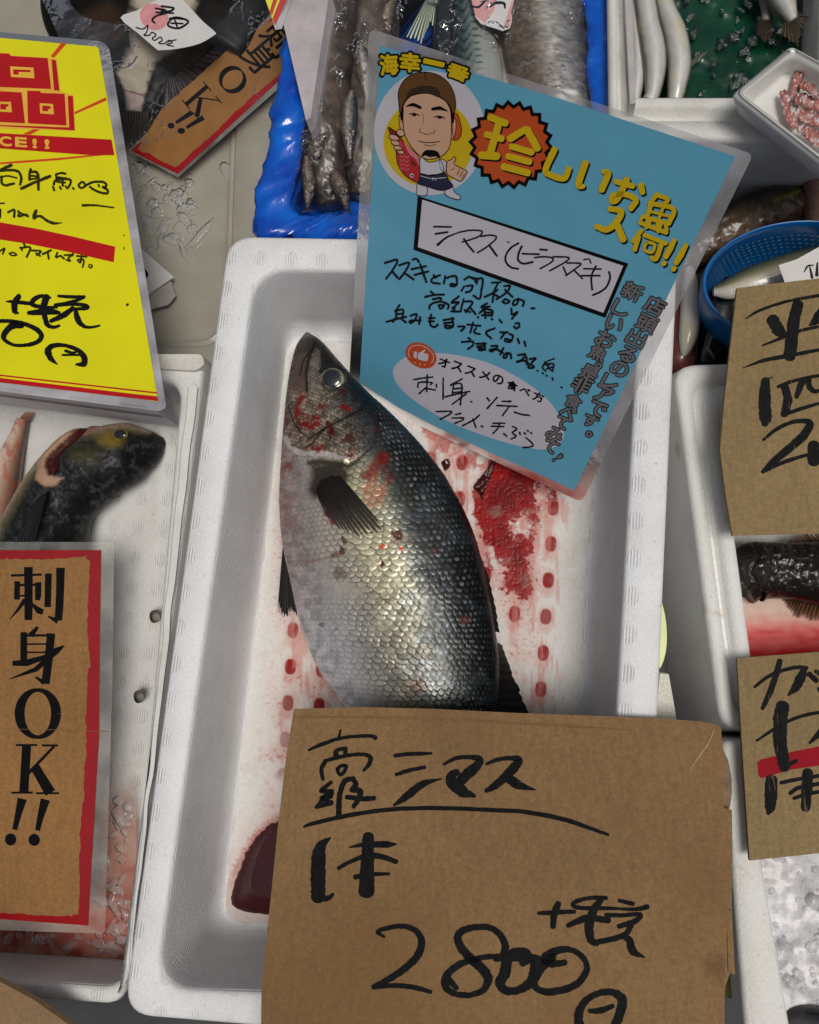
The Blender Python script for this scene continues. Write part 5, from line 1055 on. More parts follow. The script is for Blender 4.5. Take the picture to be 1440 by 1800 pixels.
# --- right hand cardboard signs -------------------------------------------------------------
pr = plane_z((1296, 506), .150, (1500, 482), .150, (1288, 942), .128)
o0 = pr.on([(1420, 720)])[0].copy(); o0[2] -= .008
sg = thing('cardboard_sign', o0, 'brown cardboard price sign by the blue colander, brush lettered with a large 2', 'cardboard sign', 'hand lettered cardboard price signs')
sheet('card_face', pr, [(1296, 506), (1440, 489), (1640, 468), (1640, 930), (1440, 938), (1288, 942), (1276, 870), (1266, 792), (1274, 700)], M_kraft2, sg, 0, .0035)
cN = crop(1290, 500, 5)
ink('lettering', pr, [((10, 26, 26, 28, 30, 28), [(105, 302), (200, 242), (330, 190), (500, 142), (750, 98), (900, 80)]), ((110, 112, 80), [(340, 310), (390, 395), (430, 440)]), ((96, 104, 110, 112), [(566, 172), (532, 300), (514, 450), (492, 630)]), ((18, 30, 30, 26), [(255, 536), (440, 462), (600, 402), (860, 350)]),
    ((6, 34, 40, 36, 26), [(75, 736), (250, 672), (430, 636), (600, 604), (860, 552)]), ((20, 100, 100), [(668, 358), (740, 300), (830, 180)]), ((70, 104, 112, 112, 60), [(280, 842), (272, 950), (274, 1080), (278, 1180), (272, 1226)]), ((10, 14), [(342, 812), (262, 846)]),
    ((30, 32, 30, 28), [(390, 900), (520, 850), (750, 800), (900, 780)]), ((70, 80, 76, 70), [(448, 900), (474, 1000), (462, 1080), (445, 1140)]), ((34, 36, 26, 26), [(428, 1148), (600, 1090), (750, 1045), (900, 1000)]), ((64, 56, 40), [(605, 848), (580, 910), (552, 990)]), ((48, 52, 44, 30, 30), [(660, 830), (664, 895), (706, 938), (760, 930), (860, 890)]),
    ((26, 34, 36, 48, 70, 78, 72, 60, 34), [(260, 1366), (380, 1270), (520, 1208), (640, 1202), (668, 1236), (600, 1340), (454, 1470), (344, 1560), (254, 1648)]), ((30, 36, 30, 26), [(258, 1646), (450, 1558), (650, 1498), (760, 1488)]), ((104, 110), [(702, 1412), (706, 1556)])], M_dry, sg, cN, 5, .0005, rough_edge=.05)
pl_ = plane_z((1296, 1157), .122, (1500, 1146), .122, (1318, 1512), .118)
o0 = pl_.on([(1420, 1330)])[0].copy(); o0[2] -= .008
sg = thing('cardboard_sign', o0, 'brown cardboard price sign with a red stripe under its brush lettering, above the crushed ice', 'cardboard sign', 'hand lettered cardboard price signs')
sheet('card_face', pl_, [(1296, 1157), (1440, 1146), (1640, 1132), (1640, 1480), (1440, 1500), (1318, 1513), (1306, 1330)], M_kraft2, sg, 0, .0035)
cO = crop(1290, 1140, 5)
M_rink = plain('red_marker', lin(146, 20, 34), .7, .2, 60, spec=.1)
sheet('red_stripe', pl_, cO([(205, 1000), (240, 975), (500, 910), (760, 858), (1100, 790), (1100, 960), (750, 1030), (500, 1065), (240, 1142), (214, 1110)]), M_rink, sg, .0003)
ink('lettering', pl_, [((24, 32, 34, 34, 40), [(182, 340), (280, 262), (400, 202), (550, 166), (640, 172)]), ((50, 90, 80, 20), [(622, 176), (588, 262), (546, 340), (480, 410)]), ((52, 54, 56, 36), [(406, 110), (372, 230), (312, 400), (252, 528)]), (46, [(662, 222), (728, 284)]), (40, [(722, 200), (800, 250)]), ((30, 60), [(745, 350), (840, 480)]),
    ((120, 128, 120, 110, 90), [(428, 505), (412, 620), (405, 800), (430, 950), (446, 1050)]), ((46, 34), [(420, 1056), (552, 985)]), ((22, 30, 30, 32, 32), [(202, 810), (350, 712), (500, 630), (650, 580), (800, 556)]), ((20, 70), [(666, 832), (780, 720)]),
    ((108, 110, 92, 30), [(330, 1150), (326, 1300), (318, 1400), (302, 1452)]), (34, [(415, 1180), (560, 1150), (800, 1112)]), (36, [(496, 1272), (580, 1222), (800, 1180)]), (34, [(530, 1316), (650, 1280), (800, 1250)]), ((96, 98, 78), [(650, 1090), (642, 1250), (632, 1406)])], M_dry, sg, cO, 5, .0006, rough_edge=.05)

# --- red framed sign at the left ------------------------------------------------------------
ps = plane_z((178, 967), .112, (0, 967), .112, (155, 1627), .086)
o0 = ps.on([(60, 1300)])[0].copy(); o0[2] -= .004
sg = thing('laminated_sign', o0, 'tall laminated kraft sign with a red border, lying over the dark headed fish', 'laminated sign', 'red bordered sashimi signs')
sheet('film', ps, rquad([(-240, 952), (200, 953), (197, 1200), (184, 1642), (-240, 1628)], [0, 5, 0, 8, 0]), M_lam2, sg, -.0006)
sheet('red_border', ps, [(-220, 967), (178, 967), (176, 1100), (174, 1300), (168, 1400), (162, 1500), (155, 1627), (-220, 1600)], M_red, sg, 0)
kp = [(-205, 984), (60, 983), (110, 982), (145, 979), (152, 976), (150, 983), (157, 985), (157, 1010), (155, 1040), (154, 1100), (155, 1140), (158, 1160), (160, 1170), (155, 1176), (153, 1230), (151, 1290), (152, 1320), (149, 1345), (148, 1400), (142, 1440), (141, 1480), (139, 1520), (140, 1560), (138, 1608), (100, 1611), (60, 1609), (-205, 1590)]
sheet('kraft_face', ps, jag(kp, .9, 6, 3), M_kraftr, sg, .0002)
cP = crop(0, 700, 3); cQ = crop(0, 1200, 3)
ink('printing', ps, [(13, [(58, 935), (220, 930)]), ((46, 44, 44, 40), [(150, 890), (151, 1000), (151, 1100), (150, 1170)]), (30, [(92, 965), (90, 1062)]), (13, [(80, 986), (215, 983)]), ((34, 34, 24), [(202, 970), (202, 1040), (198, 1066)]), (10, [(95, 1042), (130, 1042)]), ((24, 16, 4), [(132, 1062), (100, 1110), (52, 1166)]), ((10, 34, 30), [(166, 1082), (205, 1120), (228, 1128)]), ((36, 34), [(256, 924), (252, 1102)]), ((46, 42, 42, 40), [(320, 894), (318, 1000), (314, 1100), (308, 1172)]), ((8, 30), [(254, 1150), (306, 1176)])], M_black, sg, cP, 3, .0005, rough_edge=0, sharp=True)
ink('printing', ps, [((14, 34), [(200, 1206), (162, 1252)]), (36, [(126, 1234), (126, 1398)]), (13, [(112, 1252), (286, 1250)]), ((44, 44, 44), [(270, 1240), (258, 1370), (240, 1506)]), (9, [(126, 1297), (260, 1296)]), (9, [(126, 1340), (260, 1340)]), ((26, 36, 22), [(66, 1398), (140, 1396), (262, 1358)]), ((8, 34, 26, 4), [(338, 1306), (300, 1330), (190, 1430), (48, 1482)]), ((10, 26), [(188, 1470), (236, 1502)])], M_black, sg, cP, 3, .0005, rough_edge=0, sharp=True)
a_ = np.linspace(0, 2 * PI, 61)
ow = 33 + 20 * np.abs(np.cos(a_)) ** 1.2 - 14 * np.abs(np.sin(a_)) ** 2
ink('printing', ps, [(list(ow), [(200 + 96 * math.cos(x), 163 + 124 * math.sin(x)) for x in a_]), (48, [(141, 330), (126, 584)]), (11, [(84, 329), (197, 329)]), (11, [(60, 580), (174, 580)]), ((14, 18), [(288, 334), (150, 478)]), (11, [(222, 331), (306, 331)]), ((50, 58), [(182, 440), (266, 582)]), (11, [(190, 583), (312, 583)]), ((50, 34, 26), [(118, 612), (96, 700), (78, 776)]), ((50, 36, 26), [(240, 616), (216, 700), (198, 780)])], M_black, sg, cQ, 3, .0005, rough_edge=0, sharp=True)
multi_sheet('printing', ps, [cQ(ell(57, 827, 30, 32)), cQ(ell(181, 829, 30, 32))], M_black, sg, .0005)
ink('fold_line', ps, [(.8, [(-200, 1279), (60, 1282), (150, 1285), (192, 1286)])], M_crease, sg, off=.0006, rough_edge=.3)
# --- the same kind of sign wedged under plastic at the top
pt = plane_z((260, 270), .040, (500, 60), .055, (312, 304), .040)
o0 = pt.on([(380, 180)])[0].copy(); o0[2] -= .003
sg = thing('laminated_sign', o0, 'red bordered kraft sign lying aslant beside the black flatfish under film', 'laminated sign', 'red bordered sashimi signs')
cR = crop(180, 0, 1440 / 340); sR = 1440 / 340
sheet('film', pt, cR([(190, 1120), (562, 1318), (1420, 560), (1560, 300), (1420, -60)]), M_lam2, sg, -.0004)
sheet('red_border', pt, cR([(210, 1122), (562, 1294), (1340, 575), (1560, 380), (1560, -200), (1270, 122)]), M_red, sg, 0)
sheet('kraft_face', pt, cR(jag([(262, 1108), (548, 1246), (820, 1000), (960, 860), (1200, 650), (1330, 540), (1540, 340), (1540, -110), (1270, 150), (1050, 262), (720, 560), (450, 800)], 4, 40, 6)), plain('kraft_dark', lin(140, 96, 46), .5, .15, 40), sg, .0002)
def rotp(cx, cy, pts, sc):    # local sign axes: right = (.65,.76), down = (-.76,.65)
    return [(cx + sc * (.65 * x - .76 * y), cy + sc * (.76 * x + .65 * y)) for x, y in pts]
oo = rotp(970, 592, [(62 * math.cos(x), 112 * math.sin(x)) for x in a_], 1)
oo = rotp(970, 592, [(100 * math.cos(x), 88 * math.sin(x)) for x in a_], 1)
ink('printing', pt, [(list(30 * np.abs(np.cos(a_)) + 9), rotp(970, 592, [(84 * math.cos(x), 92 * math.sin(x)) for x in a_], 1)),
    (32, rotp(738, 752, [(-55, -100), (-55, 100)], 1)), (9, rotp(738, 752, [(-100, -104), (-10, -104)], 1)), (9, rotp(738, 752, [(-100, 104), (-10, 104)], 1)), (10, rotp(738, 752, [(80, -100), (-45, 10)], 1)), (9, rotp(738, 752, [(40, -104), (110, -104)], 1)), ((30, 36), rotp(738, 752, [(-20, -10), (66, 100)], 1)), (9, rotp(738, 752, [(20, 104), (110, 104)], 1)),
    ((38, 24), [(668, 836), (548, 914)]), ((38, 24), [(754, 874), (626, 950)])], M_black, sg, cR, sR, .0004, rough_edge=0, sharp=True)
multi_sheet('printing', pt, [cR(ell(512, 935, 26, 22)), cR(ell(588, 974, 28, 22))], M_black, sg, .0004)
glyphs('printing', pt, [('身', (1165, 432), (150, 175), (-170, 145)), ('刺', (1300, 290), (150, 175), (-170, 145))], M_black, sg, cR, .0004, spread=3)

# --- yellow sign and the white blocks -------------------------------------------------------
py_ = plane_z((172, 82), .108, (0, 66), .108, (278, 705), .150)
o0 = py_.on([(60, 400)])[0].copy(); o0[2] -= .004
ys = thing('laminated_sign', o0, 'bright yellow laminated sign with red blocks and handwriting, propped on a white block', 'laminated sign', 'yellow shop signs')
M_yp = plain('yellow_paper', lin(222, 216, 6), .3, .07, 14, coat=.35)
M_yo = plain('yellow_orange', lin(228, 178, 62), .35, .05, 40, coat=.3)
sheet('film', py_, rquad([(-300, 28), (190, 72), (292, 716), (280, 722), (-300, 650)], [0, 22, 6, 6, 0]), M_lam, ys, -.0006)
sheet('paper', py_, rquad([(-290, 40), (173, 82), (278, 706), (-290, 622)], [0, 5, 2, 0]), M_yp, ys, 0)
cK = crop(0, 80, 1440 / 210); cL = crop(0, 280, 6); cM = crop(0, 500, 6)
multi_sheet('printing', py_, [cK(p) for p in ([(745, -40), (800, -20), (650, 150), (610, 130)], [(900, 800), (1278, 622), (1285, 662), (900, 830)], [(400, 1008), (490, 1008), (370, 1075), (270, 1068)], [(0, 1408), (700, 1355), (1100, 1318), (1250, 1322), (700, 1382), (0, 1432)])], plain('print_orange_red', lin(208, 66, 20), .35, .06, 40, coat=.3), ys, .0002)
M_yred = plain('yellow_sign_red', lin(180, 6, 14), .32, .1, 20, coat=.35)
multi_sheet('print_edges', py_, [cK(p) for p in ([(-900, 60), (110, 92), (130, 120), (580, 145), (690, 165), (728, 550), (890, 600), (910, 1030), (-900, 970)],)], M_yo, ys, .0002)
multi_sheet('printed_blocks', py_, [cK(p) for p in ([(-800, 60), (112, 98), (132, 126), (575, 152), (618, 524), (-800, 470)], [(622, 166), (676, 180), (718, 545), (652, 540)], [(-800, 505), (262, 566), (303, 938), (-800, 880)], [(328, 545), (478, 548), (500, 572), (780, 582), (803, 965), (338, 938)], [(818, 606), (880, 610), (902, 1024), (-800, 925), (-800, 905), (0, 958), (836, 988)], [(-800, 1010), (1345, 1135), (1380, 1322), (1100, 1322), (-800, 1180)])], M_yred, ys, .0004)
multi_sheet('printing', py_, [cK(p) for p in ([(124, 252), (406, 268), (416, 396), (134, 380)], [(-60, 678), (132, 680), (146, 806), (-60, 796)], [(480, 696), (640, 706), (652, 832), (486, 818)])], M_yo, ys, .0006)
multi_sheet('printing', py_, [cK(p) for p in ([(160, 290), (370, 296), (372, 322), (225, 320), (225, 355), (162, 348)], [(5, 704), (105, 710), (105, 735), (76, 740), (76, 775), (5, 770)], [(512, 726), (610, 732), (612, 764), (580, 768), (580, 796), (512, 790)])], M_yred, ys, .0008)
glyphs('print_word', py_, [(c_, p_, r_, (4, 118)) for c_, p_, r_ in (('C', (68, 1155), (150, 10)), ('E', (256, 1166), (146, 10)), ('!', (420, 1182), (50, 4)), ('!', (568, 1190), (52, 4)))], M_yo, ys, cK, .0006, spread=7)
sheet('red_tape', py_, cL([(-300, 612), (0, 665), (400, 735), (800, 822), (1216, 922), (1200, 1086), (720, 976), (300, 892), (0, 846), (-300, 800)]), M_yred, ys, .0004)
M_olink = ink_mat('marker_on_yellow', (.022, .020, .004), .4)
ink('handwriting', py_, [((34, 36, 20), [(122, 62), (60, 88), (0, 112)]), (28, [(0, 122), (130, 115), (200, 136), (226, 200), (214, 268)]), (28, [(18, 180), (20, 250), (60, 274), (150, 256)]), (18, [(0, 190), (80, 176), (180, 198)]),
    (28, [(326, 104), (314, 150), (312, 218)]), (30, [(322, 132), (398, 150), (406, 322)]), (22, [(312, 172), (390, 180)]), (22, [(312, 214), (382, 202)]), ((34, 30, 34), [(226, 310), (350, 252), (530, 180)]),
    (26, [(590, 162), (640, 146), (692, 152)]), (26, [(592, 168), (602, 232)]), (24, [(602, 192), (702, 202)]), (26, [(568, 268), (592, 222), (720, 210), (748, 242), (722, 298)]), (22, [(604, 240), (690, 246)]), (24, [(662, 212), (662, 282)]), (24, [(560, 290), (574, 330)]), (22, [(630, 290), (646, 316)]), (22, [(690, 282), (712, 310)]), (22, [(766, 302), (782, 316)]),
    (24, [(862, 240), (830, 274), (860, 304), (900, 280), (884, 246), (862, 240)]), (26, [(890, 286), (980, 242), (1080, 240), (1122, 266), (1108, 298), (1080, 290), (1132, 322), (1134, 358), (1080, 356), (1000, 326), (948, 292)]), (20, [(1036, 266), (1050, 290)]), ((30, 22, 16), [(872, 486), (1000, 486), (1200, 510)]),
    (18, [(-40, 470), (0, 466), (46, 464)]), (24, [(6, 530), (0, 620)]), (26, [(86, 560), (150, 534), (150, 610)]), (24, [(190, 546), (222, 572), (300, 602)]), (24, [(204, 572), (198, 602), (282, 582)]), ((30, 46, 40), [(384, 540), (366, 590), (362, 622)]), ((24, 26, 30, 32, 6), [(352, 622), (424, 600), (500, 650), (574, 676), (658, 670)]),
    (20, [(0, 970), (50, 942), (28, 1000)]), (18, [(98, 994), (140, 984), (176, 1010), (130, 1016), (98, 994)]), (22, [(252, 888), (268, 926)]), (20, [(214, 930), (234, 962)]), (22, [(222, 936), (320, 932), (282, 1032)]), (22, [(330, 962), (432, 970), (388, 1012)]), (20, [(380, 990), (426, 1022)]), (22, [(540, 960), (450, 1002)]), (22, [(506, 986), (516, 1052)]), (22, [(606, 984), (592, 1034), (640, 1020), (678, 1050)]), (20, [(680, 1012), (770, 1010), (722, 1040), (742, 1072), (700, 1062)]), (14, [(766, 992), (780, 1002)]),
    (20, [(810, 1020), (916, 1030)]), (20, [(862, 1012), (850, 1090), (822, 1062), (884, 1062), (874, 1138)]), (16, [(938, 1112), (972, 1120), (962, 1146), (934, 1132)]), (14, [(1308, 800), (1312, 806)]), (12, [(1306, 930), (1312, 950)])], M_olink, ys, cL, 6, .0006, rough_edge=.09)
ink('price', py_, [((14, 38, 42, 40), [(66, 180), (130, 182), (220, 192), (332, 202)]), ((56, 70, 60, 14), [(200, 122), (156, 200), (160, 284), (198, 304)]), ((26, 40, 54, 50, 40, 30), [(532, 142), (440, 122), (360, 160), (344, 214), (470, 242), (600, 242)]), ((76, 70), [(492, 132), (458, 240)]), ((44, 56, 50, 40), [(302, 302), (440, 284), (560, 284), (624, 300)]), ((30, 40), [(340, 312), (600, 300)]), ((58, 52, 36, 30), [(468, 322), (502, 424), (566, 452), (626, 436)]),
    ((30, 38, 34), [(616, 122), (752, 132), (892, 130)]), ((30, 48, 30), [(882, 140), (740, 194), (580, 216)]), ((34, 36, 40, 40, 34), [(582, 222), (780, 210), (904, 222), (916, 250), (760, 262)]), ((50, 66, 40), [(772, 252), (664, 330), (536, 388)]), ((50, 66, 60, 36, 28, 22), [(802, 292), (816, 350), (842, 404), (902, 448), (980, 450), (1052, 434)]),
    ((40, 40, 46, 52, 54, 54, 48, 40, 34, 40, 62, 66, 80, 50), [(-60, 390), (60, 386), (200, 402), (330, 444), (416, 500), (438, 556), (390, 610), (280, 640), (150, 640), (58, 592), (40, 540), (88, 470), (150, 430), (236, 440)]), ((14, 60, 72, 54, 40, 48, 66, 70, 26), [(604, 842), (540, 784), (508, 700), (560, 648), (680, 644), (812, 688), (884, 762), (884, 836), (806, 846)]), ((34, 30, 24), [(692, 700), (760, 722), (800, 716)]), (24, [(660, 744), (840, 744)]), (34, [(1345, 214)])], M_ink, ys, cM, 6, .0006, rough_edge=.05)
multi_sheet('print_stripes', py_, [cM([(-1600, 780), (0, 950), (1440, 1112), (1655, 1136), (1658, 1152), (1440, 1129), (0, 966), (-1600, 796)]), cM([(-1600, 812), (0, 986), (1440, 1158), (1660, 1180), (1668, 1232), (1440, 1204), (0, 1032), (-1600, 860)])], M_yred, ys, .0003)
M_block = plain('white_painted_block', lin(206, 202, 210), .6, .06, 30, .2)
M_blockl = plain('block_grime', lin(120, 100, 92), .7, .3, 200)
def prism(name, top_px, ztop, zbot, mat, label, cat, inset_=0.0):
    T = at(top_px, ztop); n = len(T); B = T.copy(); B[:, 2] = zbot; B = B + (B.mean(0) - B) * np.array([1, 1, 0]) * inset_
    return tag(build(name, np.vstack([T, B]), [list(range(n))] + [[i, (i + 1) % n, n + (i + 1) % n, n + i] for i in range(n)] + [list(range(2 * n - 1, n - 1, -1))], mat), label, cat)
blk = prism('wooden_block', [(-290, 560), (212, 600), (238, 700), (-290, 632)], np.array([.120, .120, .132, .132]), .050, M_block, 'white painted wooden block propping the yellow sign at the left', 'block')
# plank grooves on the block's front face
fa, fb_ = at([(238, 700)], .132)[0], at([(-290, 632)], .132)[0]
def front_pt(t, z): p = fa + (fb_ - fa) * t; return np.array([p[0], p[1] - .0006, z])
V = []; F = []
for k, zz in enumerate((.108, .084, .080)):
    a0 = len(V); V += [front_pt(0, zz), front_pt(.99, zz), front_pt(.99, zz + .002), front_pt(0, zz + .002)]; F.append([a0, a0 + 1, a0 + 2, a0 + 3])
build('groove', V, F, M_blockl, blk)
# second block with the corner of another yellow sign, between the trays
blk2 = prism('wooden_block', [(484, -20), (580, -20), (546, 206), (538, 212)], np.array([.118, .118, .112, .112]), .04, plain('grey_wood_block', lin(176, 168, 172), .7, .15, 60, .3), 'white grained wedge block standing between the blue lined box and the flatfish', 'block')
po = plane_z((478, 20), .124, (520, -30), .124, (484, 70), .116)
o0 = po.on([(490, 20)])[0].copy()
ys2 = thing('laminated_sign', o0, 'small corner of a yellow sign with red stripes, on the grained wedge block', 'laminated sign', 'yellow shop signs')
sheet('film', po, [(455, -60), (484, 52), (496, 50), (530, -60)], M_lam, ys2, -.0005)
sheet('paper', po, [(460, -60), (467, 0), (480, 36), (516, -60)], M_yp, ys2, 0)
multi_sheet('print_stripes', po, [[(474, 20), (478, 28), (508, -60), (498, -60)], [(479, 32), (484, 44), (532, -60), (516, -60)]], M_yred, ys2, .0003)
# price tag on the flatfish
ptg = plane_z((212, 31), .078, (300, -20), .080, (300, 86), .084)
o0 = ptg.on([(300, 40)])[0].copy()
tg = thing('price_tag', o0, 'white paper price tag with a pink circle and writing, on the black flatfish', 'price tag', 'white paper price tags')
M_tag = plain('tag_paper', lin(206, 204, 202), .5, .04, 60)
sheet('paper', ptg, cR(list(smooth_closed([(135, 130), (260, 76), (400, 0), (520, -40), (600, 0), (740, 150), (838, 236), (830, 262), (720, 325), (560, 362), (430, 372), (400, 362), (270, 250)], 3))), M_tag, tg, 0)
sheet('pink_circle', ptg, cR(ell(385, 125, 108, 96, 40, .5)), plain('tag_pink', lin(206, 140, 142), .6, .15, 120), tg, .0002)
ink('handwriting', ptg, [(14, [(396, 62), (470, 74)]), (16, [(440, 46), (530, 60), (500, 84), (440, 80)]), (14, [(400, 92), (530, 98)]), ((14, 18, 14), [(470, 100), (400, 120), (372, 150), (392, 172)]), (16, [(500, 140), (560, 130), (640, 160), (570, 210), (490, 190), (520, 140), (600, 140)]), (14, [(540, 150), (560, 205)]), (14, [(510, 172), (600, 176)]),
    (10, [(250, 205), (300, 216), (330, 196), (340, 190), (330, 240), (310, 262), (350, 262), (370, 240), (400, 262), (372, 285), (392, 300), (430, 276), (446, 300), (420, 320), (460, 325), (500, 300), (520, 318), (480, 332), (530, 345)]), (10, [(490, 310), (550, 296)])], M_pen, tg, cR, sR, .0004)
# small tag beside the yellow sign
ptg = plane_z((240, 432), .034, (304, 488), .036, (262, 520), .034)
o0 = ptg.on([(266, 480)])[0].copy()
tg = thing('price_tag', o0, 'white paper price tag under the right edge of the yellow sign', 'price tag', 'white paper price tags')
sheet('paper', ptg, [(220, 410), (244, 433), (306, 487), (258, 520), (200, 540)], M_tag, tg, 0)
ink('handwriting', ptg, [((6, 10, 4), [(250, 472), (256, 482), (254, 490)]), ((2, 5), [(240, 476), (250, 474)])], M_pen, tg, off=.0003)
tag(patch('clear_ice_lump', [(256, 520), (300, 492), (310, 500), (308, 528), (288, 540), (256, 544)], .030, .008, film_mat('clear_ice', (.55, .52, .50), .35, .05, .2, 60, .4, 120), None) if False else build('paper_under_tag', at([(250, 525), (300, 492), (309, 520), (296, 536), (262, 545)], .0325), [[0, 1, 2, 3, 4]], plain('wet_paper', lin(170, 162, 160), .2, .1, 60)), 'wet pale scrap under the small white price tag', 'scrap')

# ------------------------------------------------------------------ box lined with blue plastic, top middle
M_bluebag, nt, b = new_mat('blue_plastic_liner')
n = noise_node(nt, 40, 4); nt.links.new(ramp(nt, n.outputs[0], [(.3, lin(2, 62, 168)), (.7, lin(6, 104, 214))]).outputs[0], b.inputs['Base Color'])
b.inputs['Roughness'].default_value = .16; b.inputs['Coat Weight'].default_value = .4; n2_ = noise_node(nt, 55, 5, stretch=(1, .35, 1)); add_bump(nt, b, n2_.outputs[0], .55, .004)
o0 = at([(770, 150)], 0)[0]; o0[2] = 0
bbox = thing('lined_box', o0, 'box lined with crinkled bright blue plastic, holding mackerel and other fish under film', 'fish box')
tub('blue_liner', M_bluebag, [(558, -300), (1076, -300), (1112, 440), (440, 414)], [(628, -260), (1008, -260), (1056, 384), (504, 368)], .098, [(600, -250), (1000, -250), (1040, 370), (520, 362)], .05, .012, .018, .02, bbox, jitter=.0065, fil=.012, ne=140, steps=((.3, .003), (.6, .002)))
def col_squid(u, v, x, y):
    c = stops_col([0, .3, .5, .7, 1], [(70, 56, 46), (126, 112, 98), (150, 138, 124), (112, 92, 76), (52, 40, 34)])(v)
    return c * (np.clip(.1 + 1.5 * fbm(x / 16, y / 22, 71, 5) ** 1.6, .08, 2) * (.6 + .8 * fbm(x / 3, y / 4, 72)))[..., None] * .62
def col_silver(u, v, x, y):
    c = stops_col([0, .25, .45, .65, .8, 1], [(92, 78, 64), (104, 92, 80), (170, 166, 160), (120, 120, 122), (58, 60, 64), (28, 30, 34)])(v)
    return c * (.25 + 1.2 * fbm(x / 7, y / 7, 74))[..., None] * (.6 + .8 * vnoise(x / 1.8, y / 1.8, 73))[..., None]
def col_mack(u, v, x, y):
    c = stops_col([0, .4, .6, .75, 1], [(150, 152, 148), (140, 148, 142), (96, 116, 112), (46, 64, 66), (24, 34, 38)])(v)
    stripes_ = sstep(.55, .75, np.sin(u * 105 + 3 * np.sin(v * 16)) * .5 + .5) * sstep(.5, .6, v); c = mixin(c, lin_arr([18, 24, 28]), .8 * stripes_)
    d = (np.sin(u * 150) > .55) & (np.abs(v - .46) < .05); return mixin(c, lin_arr([30, 36, 40]), .7 * d)
grp = 'fish under film in the blue lined box'
small_fish('brown_fish', 'mottled brown fish at the left inside the blue lined box', [(600, -120, 40), (590, -40, 50), (582, 60, 54), (574, 160, 52), (572, 250, 46), (574, 320, 36), (580, 362, 22)], .052, 1.0, col_squid, M_matfish, grp, amp=.004)
small_fish('brown_fish', 'second brown fish, between the mottled one and the poster in the blue lined box', [(670, -100, 34), (664, 0, 42), (655, 90, 44), (645, 190, 42), (640, 280, 36), (632, 345, 20)], .054, .9, lambda u, v, x, y: col_squid(u, v, x + 80, y + 40) * 1.05, M_matfish, grp, amp=.003)
small_fish('mackerel', 'striped mackerel with its tail spread at the top beside the shop name on the poster', [(800, -160, 40), (785, -90, 34), (772, -30, 24), (762, 10, 12)], .06, .9, col_mack, M_wetfish, grp, tail=([(750, -4), (772, -4)], [(714, 66), (740, 78), (756, 40), (772, 60)]), tailc=lin(150, 160, 140))
small_fish('mackerel', 'second striped mackerel, left of the pink tag in the blue lined box', [(822, -120, 36), (826, -60, 30), (826, 0, 34), (832, 60, 38), (838, 120, 46), (846, 170, 40)], .056, .9, lambda u, v, x, y: col_mack(u, 1 - v, x, y), M_wetfish, grp, tail=([(812, 30), (836, 30)], [(800, 112), (832, 120), (866, 112), (896, 126)]), tailc=lin(150, 152, 148))
small_fish('dark_mackerel', 'nearly black fish back between the two striped mackerels', [(790, -80, 22), (790, 0, 26), (786, 80, 26), (786, 150, 24)], .05, .9, lambda u, v, x, y: stops_col([0, .5, 1], [(20, 22, 24), (34, 38, 42), (16, 18, 20)])(v) * (.5 + fbm(x / 8, y / 8, 75))[..., None], M_wetfish, grp)
small_fish('grey_fish', 'brown bellied silver fish beside the right blue edge of the lined box', [(960, -160, 70), (962, -60, 84), (966, 40, 86), (975, 120, 82), (990, 200, 74), (1008, 290, 54), (1020, 350, 24)], .05, .75, col_silver, M_matfish, grp, amp=.003)
small_fish('pale_fish', 'pale fish strip lying below the pink tag in the blue lined box', [(900, -60, 20), (884, 20, 22), (886, 80, 24), (890, 140, 26), (900, 220, 26)], .052, .8, lambda u, v, x, y: stops_col([0, .5, 1], [(150, 122, 100), (196, 180, 160), (120, 96, 80)])(v) * (.7 + .5 * fbm(x / 8, y / 8, 76))[..., None], M_matfish, grp)
rb = np.random.default_rng(23)
for i, (x, y, a, L, w) in enumerate([(536, 40, 1.75, 120, 15), (548, 150, 1.5, 110, 16), (610, 60, 1.35, 130, 18), (560, 260, 1.9, 100, 17), (618, 220, 1.6, 120, 15), (596, 330, 1.2, 80, 14), (540, 320, 1.55, 90, 13), (690, 40, 1.7, 90, 14), (640, 130, 1.45, 100, 15)]):
    dx_, dy_ = math.cos(a) * L / 2, math.sin(a) * L / 2; kx = rb.uniform(-12, 12)
    spn = [(x - dx_, y - dy_, w * .35), (x - dx_ * .6 + kx * .6, y - dy_ * .6, w * .9), (x + kx, y, w), (x + dx_ * .6 + kx * .5, y + dy_ * .6, w * .6), (x + dx_, y + dy_, w * .22)]
    tn = [(x + dx_ * 1.0 - 3, y + dy_), (x + dx_ + 3, y + dy_)], [(x + dx_ * 1.22 - 14, y + dy_ * 1.25), (x + dx_ * 1.12, y + dy_ * 1.14), (x + dx_ * 1.22 + 12, y + dy_ * 1.2)]
    tone = rb.uniform(.5, 1.25); k_ = rb.integers(0, 3)
    small_fish('small_fish', 'small dark brown fish heaped among others in the left half of the blue lined box', spn, .072 + .010 * rb.random(), .8, (lambda u, v, x, y, tone=tone: col_squid(u, v, x * 1.6, y * 1.6) * tone * 1.3) if k_ else (lambda u, v, x, y, tone=tone: col_silver(u, v, x, y) * tone), M_matfish, 'small fish heaped in the blue lined box', tail=tn, tailc=lin(60, 50, 42), amp=.003, ns=80, nu=40)
ptg = plane_z((825, 10), .090, (905, -20), .094, (880, 55), .088)
o0 = ptg.on([(860, 10)])[0].copy(); tg = thing('price_tag', o0, 'crumpled pink and white paper price tag under film in the blue lined box', 'price tag', 'white paper price tags')
sheet('paper', ptg, [(822, -40), (836, 30), (846, 42), (884, 54), (896, 50), (912, 0), (920, -40)], M_tag, tg, 0)
